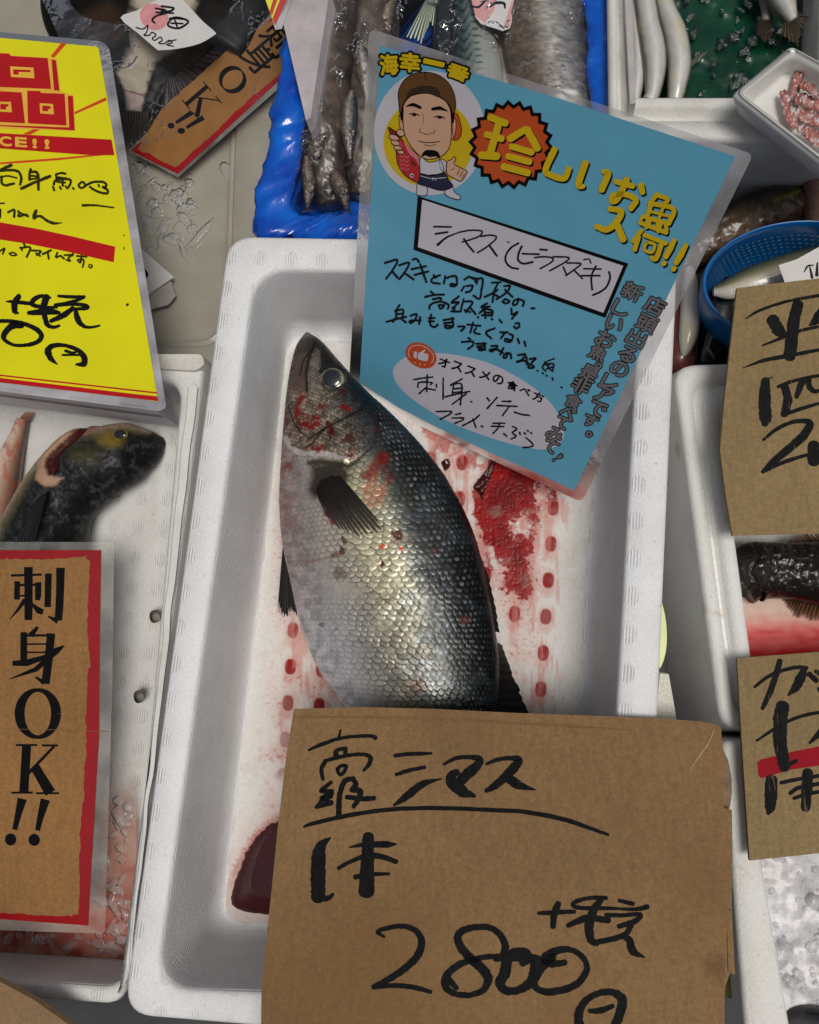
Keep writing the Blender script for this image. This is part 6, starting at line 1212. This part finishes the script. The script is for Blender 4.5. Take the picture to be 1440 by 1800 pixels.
multi_sheet('pink_stain', ptg, [[(824, -20), (836, 28), (852, 40), (868, 20), (878, -20)], [(884, 50), (894, 49), (908, 2), (900, 0)]], plain('tag_pink2', lin(206, 150, 152), .6, .12, 100), tg, .0002)
ink('handwriting', ptg, [((3, 4, 3), [(828, 10), (842, 12), (858, -4)]), ((3, 5, 5, 3), [(862, 12), (872, 5), (886, 6), (888, 14)]), ((3, 5, 4), [(905, 36), (908, 20), (916, 10)])], M_pen, tg, off=.0004)
# clear film over the blue box
M_wrap, nt, b = new_mat('clear_wrap'); out = nt.nodes['Material Output']
tr = nt.nodes.new('ShaderNodeBsdfTransparent'); gl = nt.nodes.new('ShaderNodeBsdfGlossy'); gl.inputs['Roughness'].default_value = .07
fr = nt.nodes.new('ShaderNodeFresnel'); fr.inputs['IOR'].default_value = 1.34; mx = nt.nodes.new('ShaderNodeMixShader')
n = noise_node(nt, 60, 3); bp = nt.nodes.new('ShaderNodeBump'); bp.inputs['Strength'].default_value = .12; bp.inputs['Distance'].default_value = .003; nt.links.new(n.outputs[0], bp.inputs['Height'])
for nd in (gl, fr): nt.links.new(bp.outputs[0], nd.inputs['Normal'])
nt.links.new(fr.outputs[0], mx.inputs[0]); nt.links.new(tr.outputs[0], mx.inputs[1]); nt.links.new(gl.outputs[0], mx.inputs[2]); nt.links.new(mx.outputs[0], out.inputs['Surface'])
def crumple(name, poly4, z, amp, n, m, mat, label, seed, sc=22):
    q = np.array(poly4, float); u, v = np.meshgrid(np.linspace(0, 1, n), np.linspace(0, 1, m))
    x = (q[0, 0] * (1 - u) + q[1, 0] * u) * (1 - v) + (q[3, 0] * (1 - u) + q[2, 0] * u) * v; y = (q[0, 1] * (1 - u) + q[1, 1] * u) * (1 - v) + (q[3, 1] * (1 - u) + q[2, 1] * u) * v
    nz = fbm(x / sc, y / (sc * 2.0), seed, 5); msk_ = sstep(.47, .6, fbm(x / 46, y / 70, seed + 5)); rd = msk_ * (np.exp(-((nz - .5) / .012) ** 2) + .6 * np.exp(-((nz - .6) / .010) ** 2)) + 1.5 * (fbm(x / 90, y / 90, seed + 1) - .5)
    return tag(build(name, at(np.stack([x.ravel(), y.ravel()], 1), (z + amp * (rd - .3)).ravel()), grid_faces(m, n), mat, smooth=True), label, 'plastic film')
crumple('plastic_film', [(560, -200), (1020, -200), (1058, 380), (512, 372)], .098, .0018, 330, 400, M_wrap, 'clear crinkled plastic film stretched over the fish in the blue lined box', 81, 34)

# ------------------------------------------------------------------ dark flatfish on the wet tray, under film
def col_flat(u, v, x, y):
    c = np.ones((*x.shape, 3)) * lin_arr([14, 12, 10]) * (.6 + .8 * fbm(x / 10, y / 10, 85))[..., None]
    pale = [(252, -60), (300, -40), (345, 0), (330, 60), (300, 92), (268, 110), (258, 150), (250, 185), (232, 190), (222, 160), (206, 128), (228, 96), (236, 50), (240, 0)]
    c = mixin(c, lin_arr([176, 166, 148]), sstep(4, -3, sdf(x, y, pale) + 7 * (fbm(x / 5, y / 5, 86) - .5)))
    c = mixin(c, lin_arr([64, 46, 32]), .6 * sstep(26, 8, sdf(x, y, [(150, 40), (190, 20), (200, 60), (170, 75)])))
    c = mixin(c, lin_arr([168, 150, 146]), .8 * sstep(4, -3, sdf(x, y, [(220, 160), (250, 165), (248, 195), (224, 192)])))
    c = mixin(c, lin_arr([110, 30, 28]), .8 * sstep(2.2, .6, dist_line(x, y, [(218, 158), (234, 162), (254, 168)])))
    return c
ff = small_fish('flatfish', 'black flatfish with white patches on the wet tray at the upper left, under clear film', [(330, -220, 150), (300, -120, 190), (280, -40, 196), (244, 40, 178), (240, 100, 116), (240, 150, 58), (236, 185, 40), (234, 205, 34)], .032, .28, col_flat, M_flat, parts=1, amp=.003)
FINC = lin(30, 20, 18)
fin('tail_fin', [(208, 196), (262, 196)], [(206, 262), (226, 268), (240, 264), (262, 232)], .040, .036, M_fin, ff, nr=11, seed=31, notch=.2)
fin('fin', [(400, -20), (370, 60), (330, 110), (290, 150)], [(450, 10), (424, 60), (380, 130), (280, 205)], .045, .038, M_fin, ff, nr=22, seed=32, notch=.1)
crumple('plastic_film', [(30, -100), (470, -100), (480, 170), (200, 280)], .066, .0010, 300, 280, M_wrap, 'clear wet plastic film over the black flatfish and the aslant kraft sign', 82, 40)
# thin melt water with bubbles and clear ice on the tray
M_ice, nt, b = new_mat('clear_ice'); out = nt.nodes['Material Output']
tr = nt.nodes.new('ShaderNodeBsdfTransparent'); tr.inputs[0].default_value = (.97, .97, .965, 1); gl = nt.nodes.new('ShaderNodeBsdfGlossy'); gl.inputs['Roughness'].default_value = .05
fr = nt.nodes.new('ShaderNodeFresnel'); fr.inputs['IOR'].default_value = 1.3; mx = nt.nodes.new('ShaderNodeMixShader')
n = noise_node(nt, 150, 3); bp = nt.nodes.new('ShaderNodeBump'); bp.inputs['Strength'].default_value = .12; bp.inputs['Distance'].default_value = .002; nt.links.new(n.outputs[0], bp.inputs['Height'])
for nd in (gl, fr): nt.links.new(bp.outputs[0], nd.inputs['Normal'])
df = nt.nodes.new('ShaderNodeBsdfDiffuse'); df.inputs[0].default_value = (.85, .86, .87, 1); m0 = nt.nodes.new('ShaderNodeMixShader'); m0.inputs[0].default_value = .13; nt.links.new(tr.outputs[0], m0.inputs[1]); nt.links.new(df.outputs[0], m0.inputs[2])
nt.links.new(fr.outputs[0], mx.inputs[0]); nt.links.new(m0.outputs[0], mx.inputs[1]); nt.links.new(gl.outputs[0], mx.inputs[2]); nt.links.new(mx.outputs[0], out.inputs['Surface'])
M_whiteice, nt, b = new_mat('white_ice'); nn_ = noise_node(nt, 160, 5); nt.links.new(ramp(nt, nn_.outputs[0], [(.3, lin(186, 184, 186)), (.7, lin(226, 226, 230))]).outputs[0], b.inputs['Base Color'])
b.inputs['Roughness'].default_value = .18; nt.links.new(ramp(nt, nn_.outputs[0], [(.35, (.15,) * 3), (.65, (.6,) * 3)]).outputs[0], b.inputs['Alpha']); b.inputs['Coat Weight'].default_value = .2; b.inputs['Roughness'].default_value = .3; add_bump(nt, b, nn_.outputs[0], .15, .002)
def lump(c, rx, ry, h, rr, nu=12, nv=6):
    """angular ice lump: half ellipsoid with random facets, pixel centre and radii"""
    V = []; a = np.linspace(0, 2 * PI, nu, endpoint=False); ro = rr.uniform(0, PI)
    k = rr.uniform(.72, 1.18, nu)
    for j, t in enumerate(np.linspace(0, .96, nv)):
        s = math.cos(t * PI / 2) ** .7
        x = rx * s * k * np.cos(a); y = ry * s * k * np.sin(a)
        V.append((c[0] + x * math.cos(ro) - y * math.sin(ro), c[1] + x * math.sin(ro) + y * math.cos(ro), h * math.sin(t * PI / 2) * (1 + .12 * rr.standard_normal(nu))))
    return V, nu, nv
def ice_field(name, spots, z, mat, label, smooth=False, seed=0, kind='stuff'):
    rr = np.random.default_rng(seed); VV = []; FF = []; k = 0
    for (x, y, rx, ry, h) in spots:
        L, nu, nv = lump((x, y), rx, ry, h, rr)
        for lx, ly, lz in L: VV.append(at(np.stack([lx, ly], 1), z + lz * (.55 if smooth else 1)))
        f = grid_faces(nv, nu, True) + k; FF += [list(q) for q in f]; FF.append(list(range(k + (nv - 1) * nu, k + nv * nu))); k += nv * nu
    return tag(build(name, np.vstack(VV), FF, mat, smooth=smooth), label, 'ice', kind=kind)
rr = np.random.default_rng(8); sp = []
for i in range(60): x, y = rr.uniform(225, 345), rr.uniform(290, 440); sp.append((x, y, rr.uniform(3, 16), rr.uniform(3, 12), rr.uniform(.001, .0035))) if (x - 225) < 150 - abs(y - 360) * .5 else None
sp += [(352, 412, 40, 7, .003), (322, 440, 6, 24, .003), (336, 360, 10, 12, .003), (300, 420, 14, 12, .003), (400, 300, 20, 12, .002)]
ice_field('melting_ice', sp, .0255, M_ice, 'clear melting ice and bubbles on the wet tray right of the yellow sign', True, 8)
sp = [(rr.uniform(190, 232), rr.uniform(1405, 1500), rr.uniform(5, 16), rr.uniform(5, 14), rr.uniform(.002, .005)) for i in range(14)] + [(rr.uniform(170, 225), rr.uniform(1500, 1670), rr.uniform(6, 22), rr.uniform(5, 14), rr.uniform(.002, .004)) for i in range(26)] + [(rr.uniform(-20, 190), rr.uniform(1636, 1684), rr.uniform(5, 16), rr.uniform(4, 10), rr.uniform(.0015, .003)) for i in range(18)] + [(213, 1432, 24, 18, .006)]
ice_field('melting_ice', sp, .044, M_ice, 'clear melting ice floating in the bloody water of the left foam box', True, 9)
# crushed ice, lower right
sp = []
for i in range(420):
    x, y = rr.uniform(1296, 1620), rr.uniform(1430, 1960); s = rr.choice([3, 5, 8, 13, 20], p=[.42, .30, .18, .08, .02]); sp.append((x, y, s * rr.uniform(.7, 1.3), s * rr.uniform(.6, 1.2), s / 2600 * rr.uniform(.6, 1.3)))
ice_field('crushed_ice', sp, .0720, M_whiteice, 'crushed white ice filling the lower right foam box', True, 10)
gx, gy = np.meshgrid(np.linspace(1290, 1640, 150), np.linspace(1400, 1980, 220))
M_icebed, nt, b = new_mat('packed_ice'); nn_ = noise_node(nt, 110, 6); n2_ = noise_node(nt, 28, 4); n3_ = noise_node(nt, 520, 5)
nt.links.new(mixc(nt, mixc(nt, (1, 1, 1), ramp(nt, n3_.outputs[0], [(.35, (.55, .54, .54)), (.5, (1, 1, 1))]).outputs[0], .4), mixc(nt, ramp(nt, nn_.outputs[0], [(.3, lin(176, 174, 176)), (.7, lin(214, 214, 218))]).outputs[0], ramp(nt, n2_.outputs[0], [(.35, (.78, .77, .76)), (.65, (1, 1, 1))]).outputs[0], 1.0, 'MULTIPLY'), 1.0, 'MULTIPLY'), b.inputs['Base Color']); b.inputs['Roughness'].default_value = .35; b.inputs['Coat Weight'].default_value = .12; add_bump(nt, b, nn_.outputs[0], .22, .002)
tag(build('packed_ice', at(np.stack([gx.ravel(), gy.ravel()], 1), (.0715 + .005 * (fbm(gx / 60, gy / 60, 91, 3) - .5)).ravel()), grid_faces(220, 150), M_icebed, smooth=True), 'packed ice bed under the crushed ice in the lower right foam box', 'ice', kind='stuff')
small_fish('dark_fish', 'dark fish poking out of the crushed ice in the bottom right corner', [(1372, 1800, 8), (1395, 1788, 16), (1420, 1790, 22), (1450, 1800, 26), (1500, 1820, 26), (1560, 1850, 20)], .066, 1.0, lambda u, v, x, y: stops_col([0, .5, 1], [(90, 88, 90), (60, 60, 62), (26, 26, 28)])(v) * (.6 + .8 * fbm(x / 6, y / 6, 93))[..., None], M_wetfish)

# ------------------------------------------------------------------ green lined box: white fish, ice
def col_white(u, v, x, y):
    c = stops_col([0, .15, .5, .85, 1], [(84, 84, 80), (160, 160, 156), (206, 206, 204), (170, 168, 160), (76, 74, 68)])(v) * (.82 + .3 * fbm(x / 9, y / 14, 95))[..., None]
    return mixin(c, lin_arr([186, 172, 124]), .35 * sstep(.62, .75, fbm(x / 16, y / 22, 96)))
g2 = 'white bellied fish in the green lined box'
small_fish('white_fish', 'slim white fish squeezed between the blue liner and the foam box wall', [(1078, -60, 10), (1084, 40, 9), (1090, 100, 9), (1092, 140, 7), (1096, 178, 4)], .098, .9, col_white, M_wetfish, g2, tail=([(1092, 140), (1098, 140)], [(1090, 184), (1100, 182)]), tailc=lin(120, 112, 106))
small_fish('white_fish', 'white fish nearest the left wall of the green lined box', [(1114, -40, 12), (1118, 40, 14), (1122, 80, 15), (1122, 130, 14), (1117, 176, 9)], .08, .9, col_white, M_wetfish, g2)
small_fish('white_fish', 'middle one of three white fish in the green lined box', [(1128, -40, 18), (1140, 40, 20), (1148, 80, 22), (1152, 120, 20), (1147, 165, 14), (1140, 178, 12)], .084, .9, col_white, M_wetfish, g2)
small_fish('white_fish', 'rightmost of three white fish in the green lined box, plump, with its fin sticking out', [(1160, -30, 14), (1172, 20, 18), (1186, 60, 22), (1194, 110, 22), (1190, 150, 18), (1186, 178, 13)], .084, .9, col_white, M_wetfish, g2, tail=([(1204, 112), (1210, 122)], [(1246, 88), (1240, 96)]), tailc=lin(110, 112, 96))
small_fish('silver_fish', 'silver fish tail hanging in from the top right over the green plastic', [(1352, -60, 30), (1372, -10, 26), (1386, 20, 16), (1394, 36, 9)], .09, .9, col_white, M_wetfish, g2, tail=([(1380, 34), (1404, 28)], [(1372, 60), (1404, 82), (1408, 56), (1424, 28)]), tailc=lin(60, 50, 36))
small_fish('brown_tail_fish', 'dark fish tail left of the silver fish tail in the green lined box', [(1340, -60, 16), (1344, -10, 12), (1346, 20, 8), (1346, 36, 8)], .084, .9, lambda u, v, x, y: stops_col([0, .5, 1], [(90, 84, 80), (150, 146, 146), (80, 74, 70)])(v), M_wetfish, g2, tail=([(1334, 32), (1358, 32)], [(1330, 60), (1346, 76), (1358, 62)]), tailc=lin(52, 40, 32))
sp = [(rr.uniform(1206, 1420), rr.uniform(-20, 168), rr.uniform(4, 15), rr.uniform(4, 13), rr.uniform(.003, .008)) for i in range(46)]
ice_field('melting_ice', sp, .0745, M_ice, 'clear ice pieces on the green plastic of the top right box', False, 12)
tag(prism('foam_divider', [(1096, -60), (1108, -60), (1118, 182), (1108, 182)], .122, .06, plain('divider', lin(178, 172, 172), .4, .12, 60), 'a', 'b'), 'thin pale upright sheet standing at the left wall of the green lined box', 'divider')
# white tray of pink fillets
M_styro = plain('styrofoam_tray', lin(214, 214, 210), .4, .05, 50, .1, coat=.2)
o0 = at([(1400, 180)], .125)[0]
st_t = thing('styrofoam_tray', o0, 'white styrofoam tray with pink sliced fish, set askew at the right edge', 'tray')
tub('tray_body', M_styro, [(1392, 76), (1620, 200), (1560, 372), (1288, 162)], [(1394, 92), (1606, 206), (1548, 352), (1306, 163)], .150, [(1390, 122), (1560, 215), (1525, 315), (1346, 176)], .130, .004, .006, .008, st_t, fil=.004, zb=.127, draft=.006)
def col_sash(u, v, x, y):
    c = stops_col([0, .3, .6, 1], [(150, 96, 88), (176, 116, 106), (164, 108, 102), (128, 78, 74)])(v) * (.75 + .5 * fbm(x / 5, y / 5, 101))[..., None]
    return mixin(c, lin_arr([210, 210, 214]), .75 * sstep(.58, .66, fbm(x / 7, y / 7, 102)) * sstep(150, 175, y))
for i, (lb, spn) in enumerate([('pink slice of raw fish standing topmost in the styrofoam tray', [(1398, 118, 4), (1404, 128, 8), (1402, 144, 9), (1396, 162, 8), (1390, 174, 4)]), ('long pink slice of raw fish at the left of the tray pile', [(1374, 160, 4), (1380, 172, 8), (1384, 190, 8), (1390, 208, 9), (1400, 224, 6)]),
                              ('pink slice of raw fish lying right of the topmost slice', [(1406, 150, 5), (1420, 152, 8), (1430, 160, 8), (1436, 172, 4)]), ('silver skinned slice of raw fish in the middle of the tray pile', [(1396, 176, 6), (1410, 176, 12), (1424, 180, 12), (1440, 186, 10), (1456, 192, 5)]),
                              ('pink slice of raw fish across the centre of the tray pile', [(1386, 196, 4), (1402, 200, 10), (1420, 206, 12), (1440, 214, 10), (1460, 222, 5)]), ('lowest pink slice of raw fish, nearest the edge of the picture', [(1402, 226, 4), (1416, 230, 9), (1430, 240, 12), (1446, 252, 12), (1466, 262, 5)])]):
    small_fish('fish_slice', lb, spn, .133 + .003 * (i % 3), .5, col_sash, M_wetfish, 'raw fish slices in the styrofoam tray', ns=40, nu=24, cat='fish slice', amp=.006)

# ------------------------------------------------------------------ dark bin behind the colander
M_dark = plain('dark_bin', lin(38, 30, 26), .4, .3, 20)
o0 = at([(1330, 430)], 0)[0]; o0[2] = 0
gx, gy = np.meshgrid(np.linspace(1150, 1700, 40), np.linspace(250, 660, 40))
tag(build('bin_floor', at(np.stack([gx.ravel(), gy.ravel()], 1), (.012 + .004 * fbm(gx / 30, gy / 30, 111)).ravel()), grid_faces(40, 40), M_dark, smooth=True), 'dark wet bin floor in the shadow around the blue colander', 'bin')
def col_brown(u, v, x, y):  # bin fish tones darkened to stand in for the shade over them
    c = stops_col([0, .3, .6, .85, 1], [(70, 48, 32), (92, 72, 52), (74, 60, 46), (26, 22, 16), (12, 10, 8)])(v) * (.3 + 1.2 * fbm(x / 5, y / 5, 113))[..., None]
    return mixin(c, lin_arr([150, 156, 60]), .75 * sstep(5, 1.5, dist_line(x, y, [(1364, 352), (1385, 344), (1404, 336)])) * (np.sin(x * 1.6) > -.3))
small_fish('brown_fish', 'brown scaly fish with a yellow green streak lying behind the blue colander', [(1180, 470, 20), (1230, 430, 34), (1290, 398, 38), (1340, 372, 38), (1390, 360, 32), (1430, 352, 20)], .03, .9, col_brown, M_matfish, amp=.003)
small_fish('brown_fish', 'pinkish brown fish at the right edge above the blue colander', [(1440, 300, 30), (1446, 350, 34), (1450, 400, 34), (1452, 450, 26)], .035, .9, lambda u, v, x, y: stops_col([0, .5, 1], [(120, 92, 80), (150, 124, 110), (90, 66, 56)])(v) * (.7 + .5 * fbm(x / 6, y / 6, 115))[..., None], M_matfish)
def col_squidw(u, v, x, y):
    c = stops_col([0, .2, .5, .8, 1], [(150, 146, 138), (196, 192, 184), (208, 204, 192), (186, 180, 168), (120, 112, 100)])(v)
    return mixin(c, lin_arr([190, 186, 120]), .6 * sstep(15, 4, np.hypot((x - 1210) * 1.2, (y - 582) * .5)))
small_fish('white_squid', 'pale white squid hanging beside the right edge of the poster, left of the blue colander', [(1212, 470, 8), (1214, 500, 15), (1214, 540, 18), (1212, 575, 18), (1208, 600, 15), (1204, 618, 9), (1202, 626, 4)], .06, .7, col_squidw, M_wetfish, cat='squid')
small_fish('red_squid', 'reddish brown squid under the pale one, at the far corner of the right foam box', [(1190, 470, 14), (1192, 530, 20), (1196, 590, 24), (1198, 630, 26), (1206, 655, 18)], .045, .8, lambda u, v, x, y: stops_col([0, .5, 1], [(90, 40, 34), (132, 70, 58), (84, 44, 36)])(v) * (.6 + .7 * fbm(x / 7, y / 7, 116))[..., None], M_wetfish, cat='squid')
small_fish('dark_fish', 'nearly black fish with a pale gill edge below the blue colander', [(1236, 640, 14), (1244, 612, 22), (1256, 580, 28), (1270, 540, 30), (1290, 500, 26)], .04, .9, lambda u, v, x, y: mixin(stops_col([0, .5, 1], [(18, 22, 22), (30, 36, 38), (10, 12, 14)])(v), lin_arr([150, 144, 126]), .8 * sstep(3.5, 1, dist_line(x, y, [(1244, 612), (1250, 620), (1256, 630)]))), M_wetfish)

# blue colander: rim, perforated bowl, base
M_col = plain('blue_colander', lin(2, 96, 164), .3, .08, 20, coat=.3); M_colh = plain('colander_hole', lin(150, 176, 184), .4, .4, 300)
C0 = at([(1412, 492)], .105)[0]; Rc = np.linalg.norm((at([(1236, 492)], .105) - C0)[0])
o0 = C0.copy(); o0[2] = .02; colr = thing('colander', o0, 'round blue plastic colander with small holes at the right edge, holding silver fish', 'colander')
an = np.linspace(0, 2 * PI, 120, endpoint=False)
def circ(r, z): return np.stack([C0[0] + r * np.cos(an), C0[1] + r * .66 * np.sin(an), np.full(an.shape, z)], 1)
prof = [(.955, .100), (.97, .104), (.985, .1055), (1.0, .105), (1.008, .102), (1.003, .097), (.985, .095)]
V = np.vstack([circ(Rc * r, z) for r, z in prof]); build('rim', V, [list(f) for f in grid_faces(len(prof), 120, True)], M_col, colr, smooth=True)
prof = [(.958, .1000), (.952, .096), (.94, .088), (.91, .072), (.86, .058), (.78, .047), (.66, .041), (.40, .038), (.02, .037)]
V = np.vstack([circ(Rc * r, z) for r, z in prof] + [circ(Rc * (r + .03), z - .003) for r, z in prof[::-1]]); build('bowl', V, [list(f) for f in grid_faces(2 * len(prof), 120, True)], M_col, colr, smooth=True)
VV = []; FF = []; k = 0
for j, t in enumerate(np.linspace(.12, .86, 8)):
    zz = .094 - .05 * t; rc = np.interp(zz, [p[1] for p in prof[::-1]], [p[0] for p in prof[::-1]])
    for i in range(84):
        a = 2 * PI * (i + .5 * (j % 2)) / 84
        if not (.15 * PI < a < 1.12 * PI): continue
        c = np.array([C0[0] + Rc * rc * math.cos(a) * .985, C0[1] + Rc * rc * .66 * math.sin(a) * .985, zz + .0015]); tx = np.array([-math.sin(a), .66 * math.cos(a), 0]); tx /= np.linalg.norm(tx); s = .0010
        VV += [c - tx * s + [0, 0, -s], c + tx * s + [0, 0, -s], c + tx * s + [0, 0, s], c - tx * s + [0, 0, s]]; FF.append([k, k + 1, k + 2, k + 3]); k += 4
h_ = build('holes', VV, FF, M_colh, colr); h_['kind'] = 'stuff'
def col_sard(u, v, x, y):
    c = stops_col([0, .3, .5, .62, .75, 1], [(206, 200, 184), (216, 212, 200), (186, 180, 156), (128, 124, 92), (96, 98, 76), (50, 54, 48)])(v)
    return c * (.8 + .3 * (np.sin(u * 160 + np.round(v * 26) * PI) > 0))[..., None]
small_fish('silver_fish', 'silver fish with a greenish back lying in the blue colander', [(1254, 512, 8), (1280, 508, 18), (1320, 496, 26), (1370, 482, 30), (1430, 464, 30), (1500, 444, 24)], .062, .8, lambda u, v, x, y: col_sard(u, v, x, y), M_wetfish, parts=1)
small_fish('silver_fish', 'fish head with a dark cheek, under the silver fish in the blue colander', [(1270, 530, 10), (1284, 534, 18), (1306, 536, 22), (1340, 530, 24), (1400, 520, 20)], .048, .8, lambda u, v, x, y: mixin(col_sard(u, v, x, y), lin_arr([40, 42, 34]), .75 * sstep(1302, 1282, x)), M_wetfish, parts=1)
ptg = plane_z((1372, 470), .100, (1440, 440), .100, (1384, 500), .098)
o0 = ptg.on([(1410, 470)])[0].copy(); tg = thing('price_tag', o0, 'white paper price tag in the blue colander at the right edge, over the silver fish', 'price tag', 'white paper price tags')
sheet('paper', ptg, [(1369, 466), (1400, 456), (1440, 434), (1480, 415), (1500, 480), (1384, 508)], M_tag, tg, 0)
ink('handwriting', ptg, [((3, 5), [(1424, 470), (1428, 488)]), ((3, 6), [(1437, 462), (1436, 484)]), ((2, 4, 2), [(1414, 478), (1420, 468), (1430, 466)])], M_pen, tg, off=.0003)

# ------------------------------------------------------------------ cardboard corner at the lower left, and the gap under the boxes
pk = plane_z((0, 1722), .135, (130, 1800), .128, (0, 1800), .126)
tag(sheet('cardboard_sheet', pk, [(-200, 1640), (0, 1726), (60, 1758), (136, 1812), (250, 1900), (-200, 1900)], kraft_mat('kraft_card_light', lin(146, 118, 88)), None, 0, .0035), 'corner of a pale brown cardboard sheet in the lower left corner of the picture', 'cardboard sheet')

for o in scene.objects:
    if '_o' in o: del o['_o']
